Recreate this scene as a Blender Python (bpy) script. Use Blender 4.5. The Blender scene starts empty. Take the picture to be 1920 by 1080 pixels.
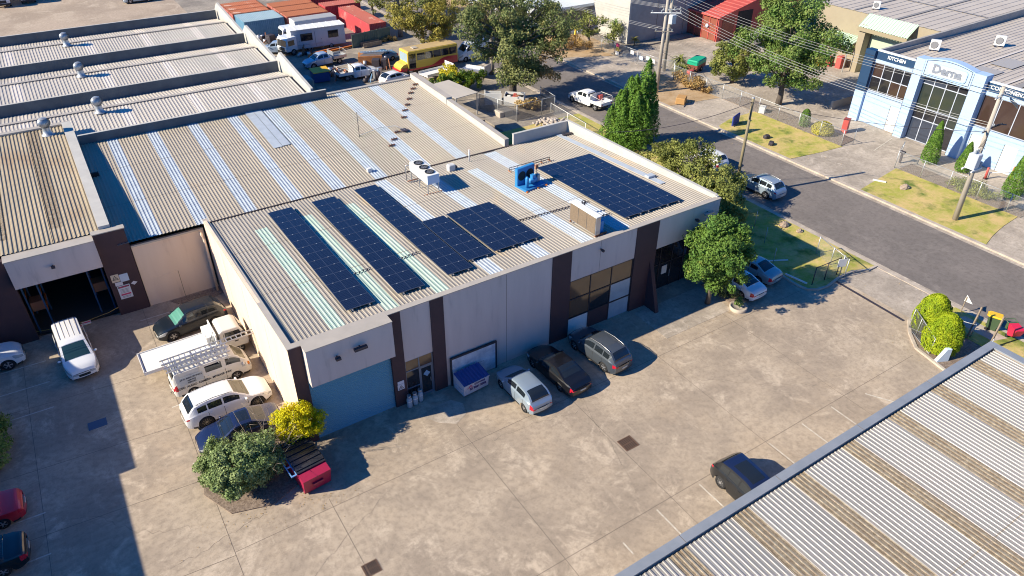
import bpy, math, random
import numpy as np
from mathutils import Vector, Matrix
R = math.radians
random.seed(7)
RNG = np.random.default_rng(11)
scene = bpy.context.scene
COL = scene.collection
# ------------------------------------------------------------------ camera
cam_d = bpy.data.cameras.new("camera")
cam = bpy.data.objects.new("camera", cam_d)
COL.objects.link(cam)
CR = Vector((0.83948203, -0.54334753, 0.00658667)); CU = Vector((0.30363413, 0.479104, 0.82356886)); CF = Vector((0.45063981, 0.68937132, -0.56717805))
cam.matrix_world = Matrix((( CR.x, CU.x, -CF.x, -7.099), (CR.y, CU.y, -CF.y, -30.69), (CR.z, CU.z, -CF.z, 31.0), (0, 0, 0, 1)))
cam_d.sensor_width = 36.0
cam_d.lens = 1351.94 / 1920 * 36.0
cam_d.clip_start = 0.5
cam_d.clip_end = 1500
scene.camera = cam
scene.cycles.filter_width = 1.05
# ------------------------------------------------------------------ sky and sun
SUND = Vector((1.57, -0.38, -1.0)).normalized()
EL = math.asin(-SUND.z)
AZ = math.atan2(-SUND.x, -SUND.y)
world = bpy.data.worlds.new("World")
scene.world = world
world.use_nodes = True
wn = world.node_tree.nodes
bgn = wn["Background"]
sky = wn.new("ShaderNodeTexSky")
sky.sky_type = 'NISHITA'
sky.sun_disc = False
sky.sun_elevation = EL
sky.sun_rotation = AZ % (2 * math.pi)
sky.air_density = 1.0
sky.dust_density = 0.3
sky.ozone_density = 4.0
tint = wn.new("ShaderNodeMix"); tint.data_type = 'RGBA'; tint.blend_type = 'MULTIPLY'; tint.inputs[0].default_value = 1.0
tint.inputs[7].default_value = (0.10, 0.78, 1.50, 1.0)
world.node_tree.links.new(sky.outputs[0], tint.inputs[6])
world.node_tree.links.new(tint.outputs[2], bgn.inputs[0])
bgn.inputs[1].default_value = 0.064
sun_d = bpy.data.lights.new("sun", 'SUN')
sun_d.energy = 5.0
sun_d.angle = R(0.5)
sun_d.color = (1.0, 0.90, 0.71)
sun = bpy.data.objects.new("sun", sun_d)
sun.rotation_euler = SUND.to_track_quat('-Z', 'Y').to_euler()
sun.location = (-60, 20, 60)
COL.objects.link(sun)
vs = scene.view_settings
vs.view_transform = 'Standard'
vs.look = 'None'
vs.exposure = 0.80
vs.gamma = 1.0
vs.use_curve_mapping = False

# ------------------------------------------------------------------ helpers: tagging
def tag(o, label=None, cat=None, group=None, kind=None):
    if label: o['label'] = label
    if cat: o['category'] = cat
    if group: o['group'] = group
    if kind: o['kind'] = kind
    return o
def thing(name, label, cat, loc=(0, 0, 0), rz=0.0, group=None):
    o = bpy.data.objects.new(name, None)
    o.empty_display_size = 0.3
    o.location = loc; o.rotation_euler = (0, 0, rz)
    COL.objects.link(o)
    return tag(o, label, cat, group)
def copy_tree(o, parent=None):
    c = o.copy(); COL.objects.link(c)
    if parent is not None: c.parent = parent
    for ch in list(o.children): copy_tree(ch, c)
    return c

# ------------------------------------------------------------------ helpers: materials
def C4(c): return (c[0], c[1], c[2], 1.0)
MATS = {}
def mat(name, col, rough=0.7, metal=0.0, col2=None, scale=1.0, detail=6.0, bump=0.0, bscale=30.0, lo=0.35, hi=0.65, spec=0.5,
        coat=0.0, col3=None, scale3=0.2, lo3=0.45, hi3=0.6, stretch=None, island=0.0, trans=0.0, rough_n=0.6):
    if name in MATS: return MATS[name]
    m = bpy.data.materials.new(name); m.use_nodes = True
    nt = m.node_tree; N = nt.nodes; Lk = nt.links
    p = N["Principled BSDF"]
    p.inputs['Base Color'].default_value = C4(col)
    p.inputs['Roughness'].default_value = rough
    p.inputs['Metallic'].default_value = metal
    p.inputs['Specular IOR Level'].default_value = spec
    p.inputs['Coat Weight'].default_value = coat
    p.inputs['Coat Roughness'].default_value = 0.05
    m.diffuse_color = C4(col)
    tc = N.new("ShaderNodeTexCoord")
    src = tc.outputs['Object']
    if stretch:
        mp = N.new("ShaderNodeMapping"); mp.inputs['Scale'].default_value = stretch
        Lk.new(src, mp.inputs[0]); src = mp.outputs[0]
    cur = None
    def noise(sc, det, rg=0.6):
        n = N.new("ShaderNodeTexNoise"); n.inputs['Scale'].default_value = sc
        n.inputs['Detail'].default_value = det; n.inputs['Roughness'].default_value = rg
        Lk.new(src, n.inputs['Vector']); return n
    def rng(sock, a, b):
        r = N.new("ShaderNodeMapRange"); r.inputs[1].default_value = a; r.inputs[2].default_value = b
        Lk.new(sock, r.inputs[0]); return r.outputs[0]
    def mix(f, a, b, mode='MIX'):
        x = N.new("ShaderNodeMix"); x.data_type = 'RGBA'; x.blend_type = mode
        if isinstance(f, float): x.inputs[0].default_value = f
        else: Lk.new(f, x.inputs[0])
        if isinstance(a, tuple): x.inputs[6].default_value = C4(a)
        else: Lk.new(a, x.inputs[6])
        if isinstance(b, tuple): x.inputs[7].default_value = C4(b)
        else: Lk.new(b, x.inputs[7])
        return x.outputs[2]
    if col2:
        n = noise(scale, detail, rough_n)
        cur = mix(rng(n.outputs[0], lo, hi), tuple(col), tuple(col2))
    if col3:
        n = noise(scale3, 8.0)
        cur = mix(rng(n.outputs[0], lo3, hi3), cur if cur is not None else tuple(col), tuple(col3))
    if island:
        g = N.new("ShaderNodeNewGeometry")
        hsv = N.new("ShaderNodeHueSaturation")
        mr = N.new("ShaderNodeMapRange"); mr.inputs[3].default_value = 1 - island; mr.inputs[4].default_value = 1 + island
        Lk.new(g.outputs['Random Per Island'], mr.inputs[0]); Lk.new(mr.outputs[0], hsv.inputs['Value'])
        if cur is None: hsv.inputs['Color'].default_value = C4(col)
        else: Lk.new(cur, hsv.inputs['Color'])
        cur = hsv.outputs[0]
    if cur is not None: Lk.new(cur, p.inputs['Base Color'])
    if bump:
        n = noise(bscale, 4.0)
        b = N.new("ShaderNodeBump"); b.inputs['Strength'].default_value = bump; b.inputs['Distance'].default_value = 0.02
        Lk.new(n.outputs[0], b.inputs['Height']); Lk.new(b.outputs[0], p.inputs['Normal'])
    if trans:
        t = N.new("ShaderNodeBsdfTranslucent")
        if cur is not None: Lk.new(cur, t.inputs[0])
        else: t.inputs[0].default_value = C4(col)
        mx = N.new("ShaderNodeMixShader"); mx.inputs[0].default_value = trans
        Lk.new(p.outputs[0], mx.inputs[1]); Lk.new(t.outputs[0], mx.inputs[2])
        Lk.new(mx.outputs[0], N["Material Output"].inputs[0])
    MATS[name] = m
    return m
def concrete_ground(name, base, dark, light, s=0.16, warm=None, streak=None):
    m = bpy.data.materials.new(name); m.use_nodes = True
    nt = m.node_tree; N = nt.nodes; L = nt.links; p = N["Principled BSDF"]
    p.inputs['Roughness'].default_value = 0.85
    p.inputs['Specular IOR Level'].default_value = 0.25
    tc = N.new("ShaderNodeTexCoord")
    def noise(sc, det, rg, vec=None, dist=0.0):
        n = N.new("ShaderNodeTexNoise"); n.inputs['Scale'].default_value = sc; n.inputs['Detail'].default_value = det
        n.inputs['Roughness'].default_value = rg; n.inputs['Distortion'].default_value = dist
        L.new(vec if vec else tc.outputs['Object'], n.inputs['Vector']); return n.outputs[0]
    def rg_(s_, a, b, c=0.0, d=1.0):
        r = N.new("ShaderNodeMapRange"); r.interpolation_type = 'SMOOTHSTEP'
        for i, v in enumerate((a, b, c, d)): r.inputs[i + 1].default_value = v
        L.new(s_, r.inputs[0]); return r.outputs[0]
    def mix(f, a, b, mode='MIX'):
        x = N.new("ShaderNodeMix"); x.data_type = 'RGBA'; x.blend_type = mode
        if isinstance(f, float): x.inputs[0].default_value = f
        else: L.new(f, x.inputs[0])
        for i, v in ((6, a), (7, b)):
            if isinstance(v, tuple): x.inputs[i].default_value = C4(v)
            else: L.new(v, x.inputs[i])
        return x.outputs[2]
    c = mix(rg_(noise(s, 10, 0.68), 0.38, 0.62), tuple(base), tuple(dark))
    c = mix(rg_(noise(s * 2.3, 9, 0.72, None, 0.6), 0.5, 0.66), c, tuple(light))
    if warm: c = mix(rg_(noise(s * 0.7, 6, 0.6), 0.52, 0.7, 0, 0.7), c, tuple(warm))
    mp = N.new("ShaderNodeMapping"); mp.inputs['Scale'].default_value = streak or (0.35, 1.6, 1); mp.inputs['Rotation'].default_value = (0, 0, 0.0 if streak else 0.12)
    L.new(tc.outputs['Object'], mp.inputs[0])
    c = mix(rg_(noise(0.9, 8, 0.7, mp.outputs[0]), 0.52, 0.75, 0, 0.4), c, tuple(x * 0.8 for x in dark))
    mp2 = N.new("ShaderNodeMapping"); mp2.inputs['Scale'].default_value = (2.2, 0.3, 1); mp2.inputs['Rotation'].default_value = (0, 0, -0.35)
    L.new(tc.outputs['Object'], mp2.inputs[0])
    c = mix(rg_(noise(0.8, 7, 0.7, mp2.outputs[0]), 0.55, 0.75, 0, 0.4), c, tuple(min(1, x * 1.2) for x in light))
    c = mix(rg_(noise(3.0, 9, 0.8), 0.42, 0.66, 0.0, 0.5), c, tuple(x * 0.58 for x in dark))
    v = N.new("ShaderNodeTexVoronoi"); v.inputs['Scale'].default_value = 0.55
    L.new(tc.outputs['Object'], v.inputs['Vector'])
    c = mix(rg_(v.outputs['Distance'], 0.02, 0.08, 0.3, 0.0), c, tuple(x * 0.4 for x in dark))
    L.new(c, p.inputs['Base Color'])
    b = N.new("ShaderNodeBump"); b.inputs['Strength'].default_value = 0.25; b.inputs['Distance'].default_value = 0.01
    L.new(noise(25, 5, 0.7), b.inputs['Height']); L.new(b.outputs[0], p.inputs['Normal'])
    return m
def link_mat(name, col=(0.45, 0.46, 0.47), cell=0.075, wire=0.075):
    """woven wire: a diamond lattice, open between the wires"""
    m = bpy.data.materials.new(name); m.use_nodes = True
    nt = m.node_tree; N = nt.nodes; L = nt.links; p = N["Principled BSDF"]
    p.inputs['Base Color'].default_value = C4(col); p.inputs['Metallic'].default_value = 0.3; p.inputs['Roughness'].default_value = 0.5
    tc = N.new("ShaderNodeTexCoord"); sp = N.new("ShaderNodeSeparateXYZ"); L.new(tc.outputs['Object'], sp.inputs[0])
    def M(op, a, b=None):
        x = N.new("ShaderNodeMath"); x.operation = op
        for i, v in ((0, a), (1, b)):
            if v is None: continue
            if isinstance(v, (int, float)): x.inputs[i].default_value = v
            else: L.new(v, x.inputs[i])
        return x.outputs[0]
    h = M('ADD', sp.outputs[0], sp.outputs[1])
    res = None
    for sgn in ('ADD', 'SUBTRACT'):
        q = M('FRACT', M('DIVIDE', M(sgn, h, sp.outputs[2]), cell))
        q = M('LESS_THAN', q, wire)
        res = q if res is None else M('MAXIMUM', res, q)
    t = N.new("ShaderNodeBsdfTransparent"); mx = N.new("ShaderNodeMixShader")
    L.new(res, mx.inputs[0]); L.new(t.outputs[0], mx.inputs[1]); L.new(p.outputs[0], mx.inputs[2])
    L.new(mx.outputs[0], N["Material Output"].inputs[0])
    return m
def solar_mat():
    m = bpy.data.materials.new("solar_glass"); m.use_nodes = True
    nt = m.node_tree; N = nt.nodes; L = nt.links; p = N["Principled BSDF"]
    tc = N.new("ShaderNodeTexCoord"); sp = N.new("ShaderNodeSeparateXYZ"); L.new(tc.outputs['Object'], sp.inputs[0])
    def M(op, a, b=None):
        x = N.new("ShaderNodeMath"); x.operation = op
        for i, v in ((0, a), (1, b)):
            if v is None: continue
            if isinstance(v, (int, float)): x.inputs[i].default_value = v
            else: L.new(v, x.inputs[i])
        return x.outputs[0]
    def line(co, cell, w):
        q = M('FRACT', M('DIVIDE', co, cell)); return M('LESS_THAN', q, w)
    g = M('MAXIMUM', line(sp.outputs[0], 0.0833, 0.09), line(sp.outputs[1], 0.166, 0.07))
    x = N.new("ShaderNodeMix"); x.data_type = 'RGBA'; L.new(g, x.inputs[0])
    x.inputs[6].default_value = (0.007, 0.010, 0.026, 1); x.inputs[7].default_value = (0.032, 0.045, 0.085, 1)
    L.new(x.outputs[2], p.inputs['Base Color'])
    p.inputs['Roughness'].default_value = 0.18; p.inputs['Specular IOR Level'].default_value = 0.5
    return m

# ------------------------------------------------------------------ helpers: meshes
class MB:
    def __init__(s): s.v = []; s.f = []; s.m = []; s.mats = []; s.sm = []
    def mi(s, m):
        if m not in s.mats: s.mats.append(m)
        return s.mats.index(m)
    def add(s, vs_, fs, m, smooth=False):
        o = len(s.v); s.v.extend(vs_); k = s.mi(m)
        for f in fs: s.f.append(tuple(i + o for i in f)); s.m.append(k); s.sm.append(smooth)
        return s
    def box(s, x0, x1, y0, y1, z0, z1, m):
        v = [(x0, y0, z0), (x1, y0, z0), (x1, y1, z0), (x0, y1, z0), (x0, y0, z1), (x1, y0, z1), (x1, y1, z1), (x0, y1, z1)]
        return s.add(v, [(0, 3, 2, 1), (4, 5, 6, 7), (0, 1, 5, 4), (1, 2, 6, 5), (2, 3, 7, 6), (3, 0, 4, 7)], m)
    def bbox(s, x0, x1, y0, y1, z0, z1, m, b=0.02):
        """box with chamfered vertical and top edges"""
        def ring(i, z): return [(x0 + i, y0 + b + i, z), (x0 + b + i, y0 + i, z), (x1 - b - i, y0 + i, z), (x1 - i, y0 + b + i, z),
                                (x1 - i, y1 - b - i, z), (x1 - b - i, y1 - i, z), (x0 + b + i, y1 - i, z), (x0 + i, y1 - b - i, z)]
        v = ring(0, z0) + ring(0, z1 - b) + ring(b * 0.9, z1)
        f = [tuple(range(7, -1, -1)), tuple(range(16, 24))]
        for r in (0, 8):
            for k in range(8): f.append((r + k, r + (k + 1) % 8, r + 8 + (k + 1) % 8, r + 8 + k))
        return s.add(v, f, m)
    def prism(s, poly, z0, z1, m, mside=None):
        n = len(poly)
        a = sum(poly[i][0] * poly[(i + 1) % n][1] - poly[(i + 1) % n][0] * poly[i][1] for i in range(n))
        if a < 0: poly = poly[::-1]
        v = [(x, y, z0) for x, y in poly] + [(x, y, z1) for x, y in poly]
        s.add(v, [tuple(range(n, 2 * n))], m)
        o = len(s.v) - 2 * n; k = s.mi(mside or m)
        for i in range(n):
            s.f.append((o + i, o + (i + 1) % n, o + n + (i + 1) % n, o + n + i)); s.m.append(k); s.sm.append(False)
        s.f.append(tuple(o + i for i in range(n - 1, -1, -1))); s.m.append(k); s.sm.append(False)
        return s
    def prism_y(s, prof, y0, y1, m):
        """profile in x,z extruded along y"""
        n = len(prof)
        a = sum(prof[i][0] * prof[(i + 1) % n][1] - prof[(i + 1) % n][0] * prof[i][1] for i in range(n))
        if a < 0: prof = prof[::-1]
        v = [(x, y0, z) for x, z in prof] + [(x, y1, z) for x, z in prof]
        f = [tuple(range(n)), tuple(range(2 * n - 1, n - 1, -1))]
        for i in range(n): f.append(((i + 1) % n, i, n + i, n + (i + 1) % n))
        return s.add(v, f, m)
    def prism_x(s, prof, x0, x1, m):
        """profile in y,z extruded along x"""
        n = len(prof)
        a = sum(prof[i][0] * prof[(i + 1) % n][1] - prof[(i + 1) % n][0] * prof[i][1] for i in range(n))
        if a < 0: prof = prof[::-1]
        v = [(x0, y, z) for y, z in prof] + [(x1, y, z) for y, z in prof]
        f = [tuple(range(n - 1, -1, -1)), tuple(range(n, 2 * n))]
        for i in range(n): f.append((i, (i + 1) % n, n + (i + 1) % n, n + i))
        return s.add(v, f, m)
    def tube(s, pts, r, m, n=8, cap=True, smooth=True):
        P = [Vector(p) for p in pts]
        rs = r if isinstance(r, (list, tuple)) else [r] * len(P)
        V = []
        up = Vector((0.13, 0.21, 0.97))
        for i, p in enumerate(P):
            d = (P[min(i + 1, len(P) - 1)] - P[max(i - 1, 0)])
            if d.length < 1e-9: d = Vector((0, 0, 1))
            d.normalize()
            a = d.cross(up)
            if a.length < 0.05: a = d.cross(Vector((1, 0, 0)))
            a.normalize(); b = d.cross(a)
            for k in range(n):
                t = 2 * math.pi * k / n
                V.append(tuple(p + (a * math.cos(t) + b * math.sin(t)) * rs[i]))
        F = []
        for i in range(len(P) - 1):
            for k in range(n): F.append((i * n + k, i * n + (k + 1) % n, (i + 1) * n + (k + 1) % n, (i + 1) * n + k))
        s.add(V, F, m, smooth)
        if cap:
            o = len(s.v) - len(V); k = s.mi(m)
            s.f.append(tuple(o + i for i in range(n - 1, -1, -1))); s.m.append(k); s.sm.append(False)
            s.f.append(tuple(o + (len(P) - 1) * n + i for i in range(n))); s.m.append(k); s.sm.append(False)
        return s
    def lathe(s, prof, c, m, n=16, axis='z', smooth=True):
        V = []
        for r, h in prof:
            for k in range(n):
                t = 2 * math.pi * k / n; a, b = r * math.cos(t), r * math.sin(t)
                V.append((c[0] + a, c[1] + b, c[2] + h) if axis == 'z' else ((c[0] + a, c[1] + h, c[2] + b) if axis == 'y' else (c[0] + h, c[1] + a, c[2] + b)))
        F = []
        for i in range(len(prof) - 1):
            for k in range(n):
                q = (i * n + k, i * n + (k + 1) % n, (i + 1) * n + (k + 1) % n, (i + 1) * n + k)
                F.append(q if axis != 'y' else q[::-1])
        return s.add(V, F, m, smooth)
    def ball(s, c, r, m, n=12, sq=(1, 1, 1)):
        prof = [(math.sin(math.pi * i / 8) * 1.0, -math.cos(math.pi * i / 8)) for i in range(9)]
        V = []; F = []
        for a, h in prof:
            for k in range(n):
                t = 2 * math.pi * k / n
                V.append((c[0] + a * math.cos(t) * r * sq[0], c[1] + a * math.sin(t) * r * sq[1], c[2] + h * r * sq[2]))
        for i in range(8):
            for k in range(n): F.append((i * n + k, i * n + (k + 1) % n, (i + 1) * n + (k + 1) % n, (i + 1) * n + k))
        return s.add(V, F, m, True)
    def build(s, name, parent=None, loc=None, rz=None):
        me = bpy.data.meshes.new(name)
        me.from_pydata([tuple(map(float, v)) for v in s.v], [], s.f)
        for m in s.mats: me.materials.append(m)
        if s.f:
            me.polygons.foreach_set("material_index", s.m)
            me.polygons.foreach_set("use_smooth", s.sm)
        me.update()
        o = bpy.data.objects.new(name, me); COL.objects.link(o)
        if parent is not None: o.parent = parent
        if loc: o.location = loc
        if rz is not None: o.rotation_euler = (0, 0, rz)
        return o
def slab(name, poly, z0, z1, m):
    return tag(MB().prism(poly, z0, z1, m).build(name), kind='structure')
def xf(v, loc, rz):
    c, s_ = math.cos(rz), math.sin(rz)
    return (loc[0] + v[0] * c - v[1] * s_, loc[1] + v[0] * s_ + v[1] * c, loc[2] + v[2])
def text(body, size, m, parent, name='lettering', loc=(0, 0, 0), rot=(R(90), 0, 0), ext=0.004, sx=1.0, bold=0.0, align='CENTER', spacing=1.0):
    cu = bpy.data.curves.new(name, 'FONT'); cu.body = body; cu.size = size; cu.extrude = ext
    cu.align_x = align; cu.align_y = 'CENTER'; cu.offset = bold; cu.resolution_u = 3; cu.space_character = spacing
    t = bpy.data.objects.new(name, cu); COL.objects.link(t)
    dg = bpy.context.evaluated_depsgraph_get(); dg.update()
    me = bpy.data.meshes.new_from_object(t.evaluated_get(dg))
    bpy.data.objects.remove(t); bpy.data.curves.remove(cu)
    me.name = name
    me.materials.clear(); me.materials.append(m)
    o = bpy.data.objects.new(name, me); COL.objects.link(o)
    o.parent = parent; o.location = loc; o.rotation_euler = rot; o.scale = (sx, 1, 1)
    return o
def corr(mb, x0, x1, pts, m, pitch=0.24, h=0.036, top=0.07, along='y', phase=0.0, mtop=None):
    """ribbed sheet; ribs run along the path pts=[(y,z),...] (or x,z when along='x'); x0..x1 is the width"""
    xs = []; k = math.floor((x0 - phase) / pitch) ; sl = 0.022
    P = [(x0, 0.0)]
    while phase + k * pitch < x1 + pitch:
        c = phase + k * pitch
        for dx, hh in ((-top / 2 - sl, 0), (-top / 2, h), (top / 2, h), (top / 2 + sl, 0)):
            if x0 < c + dx < x1: P.append((c + dx, hh))
        k += 1
    P.append((x1, 0.0))
    n = len(P); V = []; F = []
    for (a, z) in pts:
        for (x, hh) in P: V.append((x, a, z + hh) if along == 'y' else (a, x, z + hh))
    for j in range(len(pts) - 1):
        for i in range(n - 1):
            q = (j * n + i, j * n + i + 1, (j + 1) * n + i + 1, (j + 1) * n + i)
            F.append(q if along == 'y' else q[::-1])
    o = len(mb.f); mb.add(V, F, m)
    if mtop is not None:
        kt = mb.mi(mtop)
        for j in range(len(pts) - 1):
            for i in range(n - 1):
                if P[i][1] > 0 and P[i + 1][1] > 0: mb.m[o + j * (n - 1) + i] = kt
    return mb
def bar(mb, p0, p1, r, m, n=6): return mb.tube([p0, p1], r, m, n)

# ================================================================== materials
M_conc = concrete_ground("yard_concrete", (0.45, 0.362, 0.272), (0.325, 0.262, 0.202), (0.53, 0.432, 0.33), 0.19, (0.45, 0.35, 0.25))
M_conc2 = concrete_ground("pale_concrete", (0.47, 0.40, 0.33), (0.33, 0.28, 0.23), (0.55, 0.47, 0.39), 0.25)
M_rear = concrete_ground("rear_yard_concrete", (0.36, 0.31, 0.255), (0.22, 0.19, 0.16), (0.45, 0.38, 0.30), 0.12)
M_tan = concrete_ground("tan_yard", (0.47, 0.37, 0.28), (0.36, 0.28, 0.21), (0.52, 0.42, 0.32), 0.08)
M_road = concrete_ground("road_asphalt", (0.205, 0.178, 0.162), (0.175, 0.153, 0.14), (0.235, 0.205, 0.185), 0.12, None, (1.4, 0.05, 1))
M_kerb = mat("kerb_concrete", (0.50, 0.43, 0.35), 0.85, col2=(0.36, 0.30, 0.25), scale=1.2, bump=0.2)
M_grass = mat("verge_grass", (0.32, 0.33, 0.045), 0.95, col2=(0.56, 0.40, 0.17), scale=0.38, detail=11, bump=0.8, bscale=50, col3=(0.11, 0.16, 0.02), scale3=0.45, lo3=0.52, hi3=0.66, rough_n=0.8, lo=.4, hi=.6)
M_grass2 = mat("dark_grass", (0.10, 0.14, 0.03), 0.95, col2=(0.22, 0.19, 0.08), scale=0.6, detail=10, bump=0.8, bscale=60, rough_n=0.75)
M_dirt = mat("dry_dirt", (0.34, 0.22, 0.11), 0.95, col2=(0.46, 0.33, 0.2), scale=0.7, detail=10, bump=0.7, bscale=20)
M_mulch = mat("mulch", (0.14, 0.10, 0.075), 0.95, col2=(0.30, 0.23, 0.18), scale=9, detail=8, bump=1.0, bscale=40)
M_line = mat("worn_line_paint", (0.62, 0.57, 0.48), 0.8, col2=(0.42, 0.36, 0.29), scale=5, detail=8)
M_joint = mat("dark_joint", (0.17, 0.135, 0.105), 0.9)  # plain dark brown for slab joints, cracks and panel seams
M_steel_d = mat("dark_steel", (0.06, 0.05, 0.06), 0.6, 0.3)
M_steel = mat("galvanised_steel", (0.50, 0.51, 0.52), 0.45, 0.55, col2=(0.38, 0.39, 0.40), scale=3)
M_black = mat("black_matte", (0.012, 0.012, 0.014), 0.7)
M_white = mat("white_paint", (0.72, 0.71, 0.68), 0.5)
M_wood = mat("weathered_wood", (0.20, 0.155, 0.115), 0.9, col2=(0.30, 0.24, 0.18), scale=3, stretch=(4, 4, 0.5), bump=0.3)
# roofs
M_roofA = mat("tan_roof_sheet", (0.37, 0.325, 0.27), 0.62, 0.0, col2=(0.315, 0.28, 0.235), scale=0.5, detail=8, col3=(0.50, 0.36, 0.20), scale3=0.35, lo3=0.60, hi3=0.8, stretch=(1, 0.35, 1))
M_roofB = mat("buff_roof_sheet", (0.41, 0.35, 0.27), 0.62, 0.0, col2=(0.36, 0.31, 0.245), scale=0.4, detail=8, col3=(0.50, 0.33, 0.15), scale3=0.3, lo3=0.62, hi3=0.8, stretch=(1, 0.3, 1))
M_roof7 = mat("cream_roof_sheet", (0.44, 0.355, 0.235), 0.62, 0.0, col2=(0.37, 0.305, 0.21), col3=(0.33, 0.22, 0.12), scale3=0.35, lo3=0.55, hi3=0.75, scale=0.5, detail=8, stretch=(1, 0.3, 1))
M_roofC = mat("grey_white_roof_sheet", (0.52, 0.465, 0.40), 0.6, 0.0, col2=(0.44, 0.40, 0.35), scale=0.4, detail=8, stretch=(1, 0.3, 1))
M_roofS = mat("beige_roof_sheet", (0.50, 0.44, 0.375), 0.6, 0.0, col2=(0.44, 0.385, 0.33), scale=0.3, detail=8)
M_roofR = mat("silver_grey_roof_sheet", (0.39, 0.362, 0.33), 0.55, 0.1, col2=(0.34, 0.315, 0.285), scale=0.5, detail=8, stretch=(1, 0.3, 1))
M_sky_w = mat("pale_skylight_sheet", (0.44, 0.485, 0.53), 0.6, col2=(0.37, 0.41, 0.46), scale=1.5)
M_sky_g = mat("green_skylight_sheet", (0.37, 0.49, 0.40), 0.6, col2=(0.44, 0.52, 0.43), scale=1.5, stretch=(1, 0.4, 1))
M_sky_p = mat("faded_skylight_sheet", (0.62, 0.55, 0.48), 0.45)
M_moss = mat("lichen_covered_sheet", (0.21, 0.155, 0.10), 0.95, col2=(0.40, 0.33, 0.23), scale=5, detail=12, lo=0.46, hi=0.62, bump=1.0, bscale=30, rough_n=0.8)
M_flash = mat("roof_flashing", (0.48, 0.42, 0.35), 0.55, 0.1, col2=(0.42, 0.37, 0.31), scale=1)
M_flashR = mat("grey_blue_flashing", (0.30, 0.32, 0.335), 0.45, 0.3, col2=(0.36, 0.37, 0.38), scale=1.2)
M_gut = mat("dark_gutter", (0.10, 0.075, 0.07), 0.7)  # plain dark brown of the roof gutters
# walls
M_taupe = mat("taupe_render", (0.60, 0.505, 0.455), 0.85, col2=(0.545, 0.455, 0.41), scale=0.8, detail=8, stretch=(1.4, 1.4, 0.22), col3=(0.43, 0.36, 0.325), scale3=1.6, lo3=0.58, hi3=0.8, bump=0.15, bscale=60)
M_peach = mat("peach_render", (0.78, 0.61, 0.455), 0.85, col2=(0.73, 0.56, 0.41), scale=0.7, detail=8, stretch=(1.4, 1.4, 0.22), col3=(0.58, 0.43, 0.31), scale3=1.4, lo3=0.58, hi3=0.8, bump=0.15, bscale=60)
M_plum = mat("plum_brown_paint", (0.062, 0.032, 0.036), 0.75, col2=(0.05, 0.027, 0.032), scale=1.0, bump=0.1, bscale=60)
M_ups = mat("weathered_shaded_upstand", (0.12, 0.135, 0.145), 0.85, col2=(0.09, 0.10, 0.11), scale=0.8, detail=9)  # weathered concrete, darkened and blued to carry the shade on its faces
M_tilt = mat("tilt_panel_concrete", (0.36, 0.34, 0.32), 0.85, col2=(0.29, 0.275, 0.26), scale=0.8, detail=9, bump=0.2)
M_tiltw = mat("whitewashed_concrete", (0.50, 0.475, 0.43), 0.85, col2=(0.43, 0.41, 0.375), scale=0.9, detail=9, bump=0.2)
M_roller = mat("blue_grey_roller_door", (0.14, 0.32, 0.39), 0.5, 0.0)
M_glassD = mat("tinted_window_glass", (0.02, 0.02, 0.024), 0.06, spec=0.8)
M_glassB = mat("brown_film_glass", (0.13, 0.075, 0.04), 0.1, spec=0.8)
M_glassW = mat("frosted_panel", (0.34, 0.44, 0.50), 0.25, col2=(0.28, 0.37, 0.43), scale=1.2)
M_alum = mat("dark_window_frame", (0.05, 0.05, 0.06), 0.45, 0.4)
M_alum2 = mat("blue_grey_door_frame", (0.18, 0.22, 0.28), 0.4, 0.4)
M_showblue = mat("pale_blue_facade", (0.38, 0.51, 0.70), 0.6, col2=(0.35, 0.48, 0.67), scale=0.8)
M_deepblue = mat("deep_blue_facade", (0.012, 0.045, 0.11), 0.5)
M_khaki = mat("khaki_render", (0.33, 0.275, 0.19), 0.85, col2=(0.30, 0.25, 0.175), scale=0.6)
M_mint = mat("mint_metal", (0.44, 0.58, 0.44), 0.5)
M_redp = mat("red_metal", (0.50, 0.09, 0.075), 0.55, col2=(0.42, 0.075, 0.065), scale=0.5)
M_rustdoor = mat("red_brown_steel_door", (0.26, 0.075, 0.045), 0.6, col2=(0.20, 0.06, 0.04), scale=1)
M_text_w = mat("white_lettering", (0.80, 0.80, 0.78), 0.5)
M_text_k = mat("black_lettering", (0.02, 0.02, 0.03), 0.6)
M_orange = mat("orange_steel", (0.55, 0.16, 0.03), 0.6)
M_rustpipe = mat("rusty_pipe", (0.30, 0.12, 0.06), 0.8)

# ================================================================== ground
slab("ground", [(-400, -300), (700, -300), (700, 900), (-400, 900)], -0.6, -0.20, M_rear)
slab("yard_concrete", [(-80, -70), (43.6, -70), (43.6, 19.4), (-80, 19.4)], -0.19, 0.0, M_conc)
slab("rear_yard", [(15.8, 37.2), (33.4, 37.2), (33.4, 19.4), (43.6, 19.4), (43.6, 150), (15.8, 150)], -0.19, 0.0, M_rear)
slab("tan_yard", [(-120, 60), (15.79, 60), (15.79, 220), (-120, 220)], -0.19, -0.004, M_tan)
slab("road", [(44.0, -120), (54.1, -120), (54.1, 260), (44.0, 260)], -0.19, -0.11, M_road)
slab("road_gutter", [(43.98, -120), (44.45, -120), (44.45, 260), (43.98, 260)], -0.109, -0.104, M_conc2)
slab("road_gutter", [(53.65, -120), (54.12, -120), (54.12, 260), (53.65, 260)], -0.109, -0.104, M_conc2)
slab("kerb", [(43.6, -120), (44.0, -120), (44.0, 260), (43.6, 260)], -0.19, 0.045, M_kerb)
slab("kerb", [(54.1, -120), (54.5, -120), (54.5, 260), (54.1, 260)], -0.19, 0.045, M_kerb)
slab("driveway", [(39.6, -12.0), (43.6, -12.6), (43.6, -5.6), (39.6, -5.5)], 0.0, 0.006, M_conc2)
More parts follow.
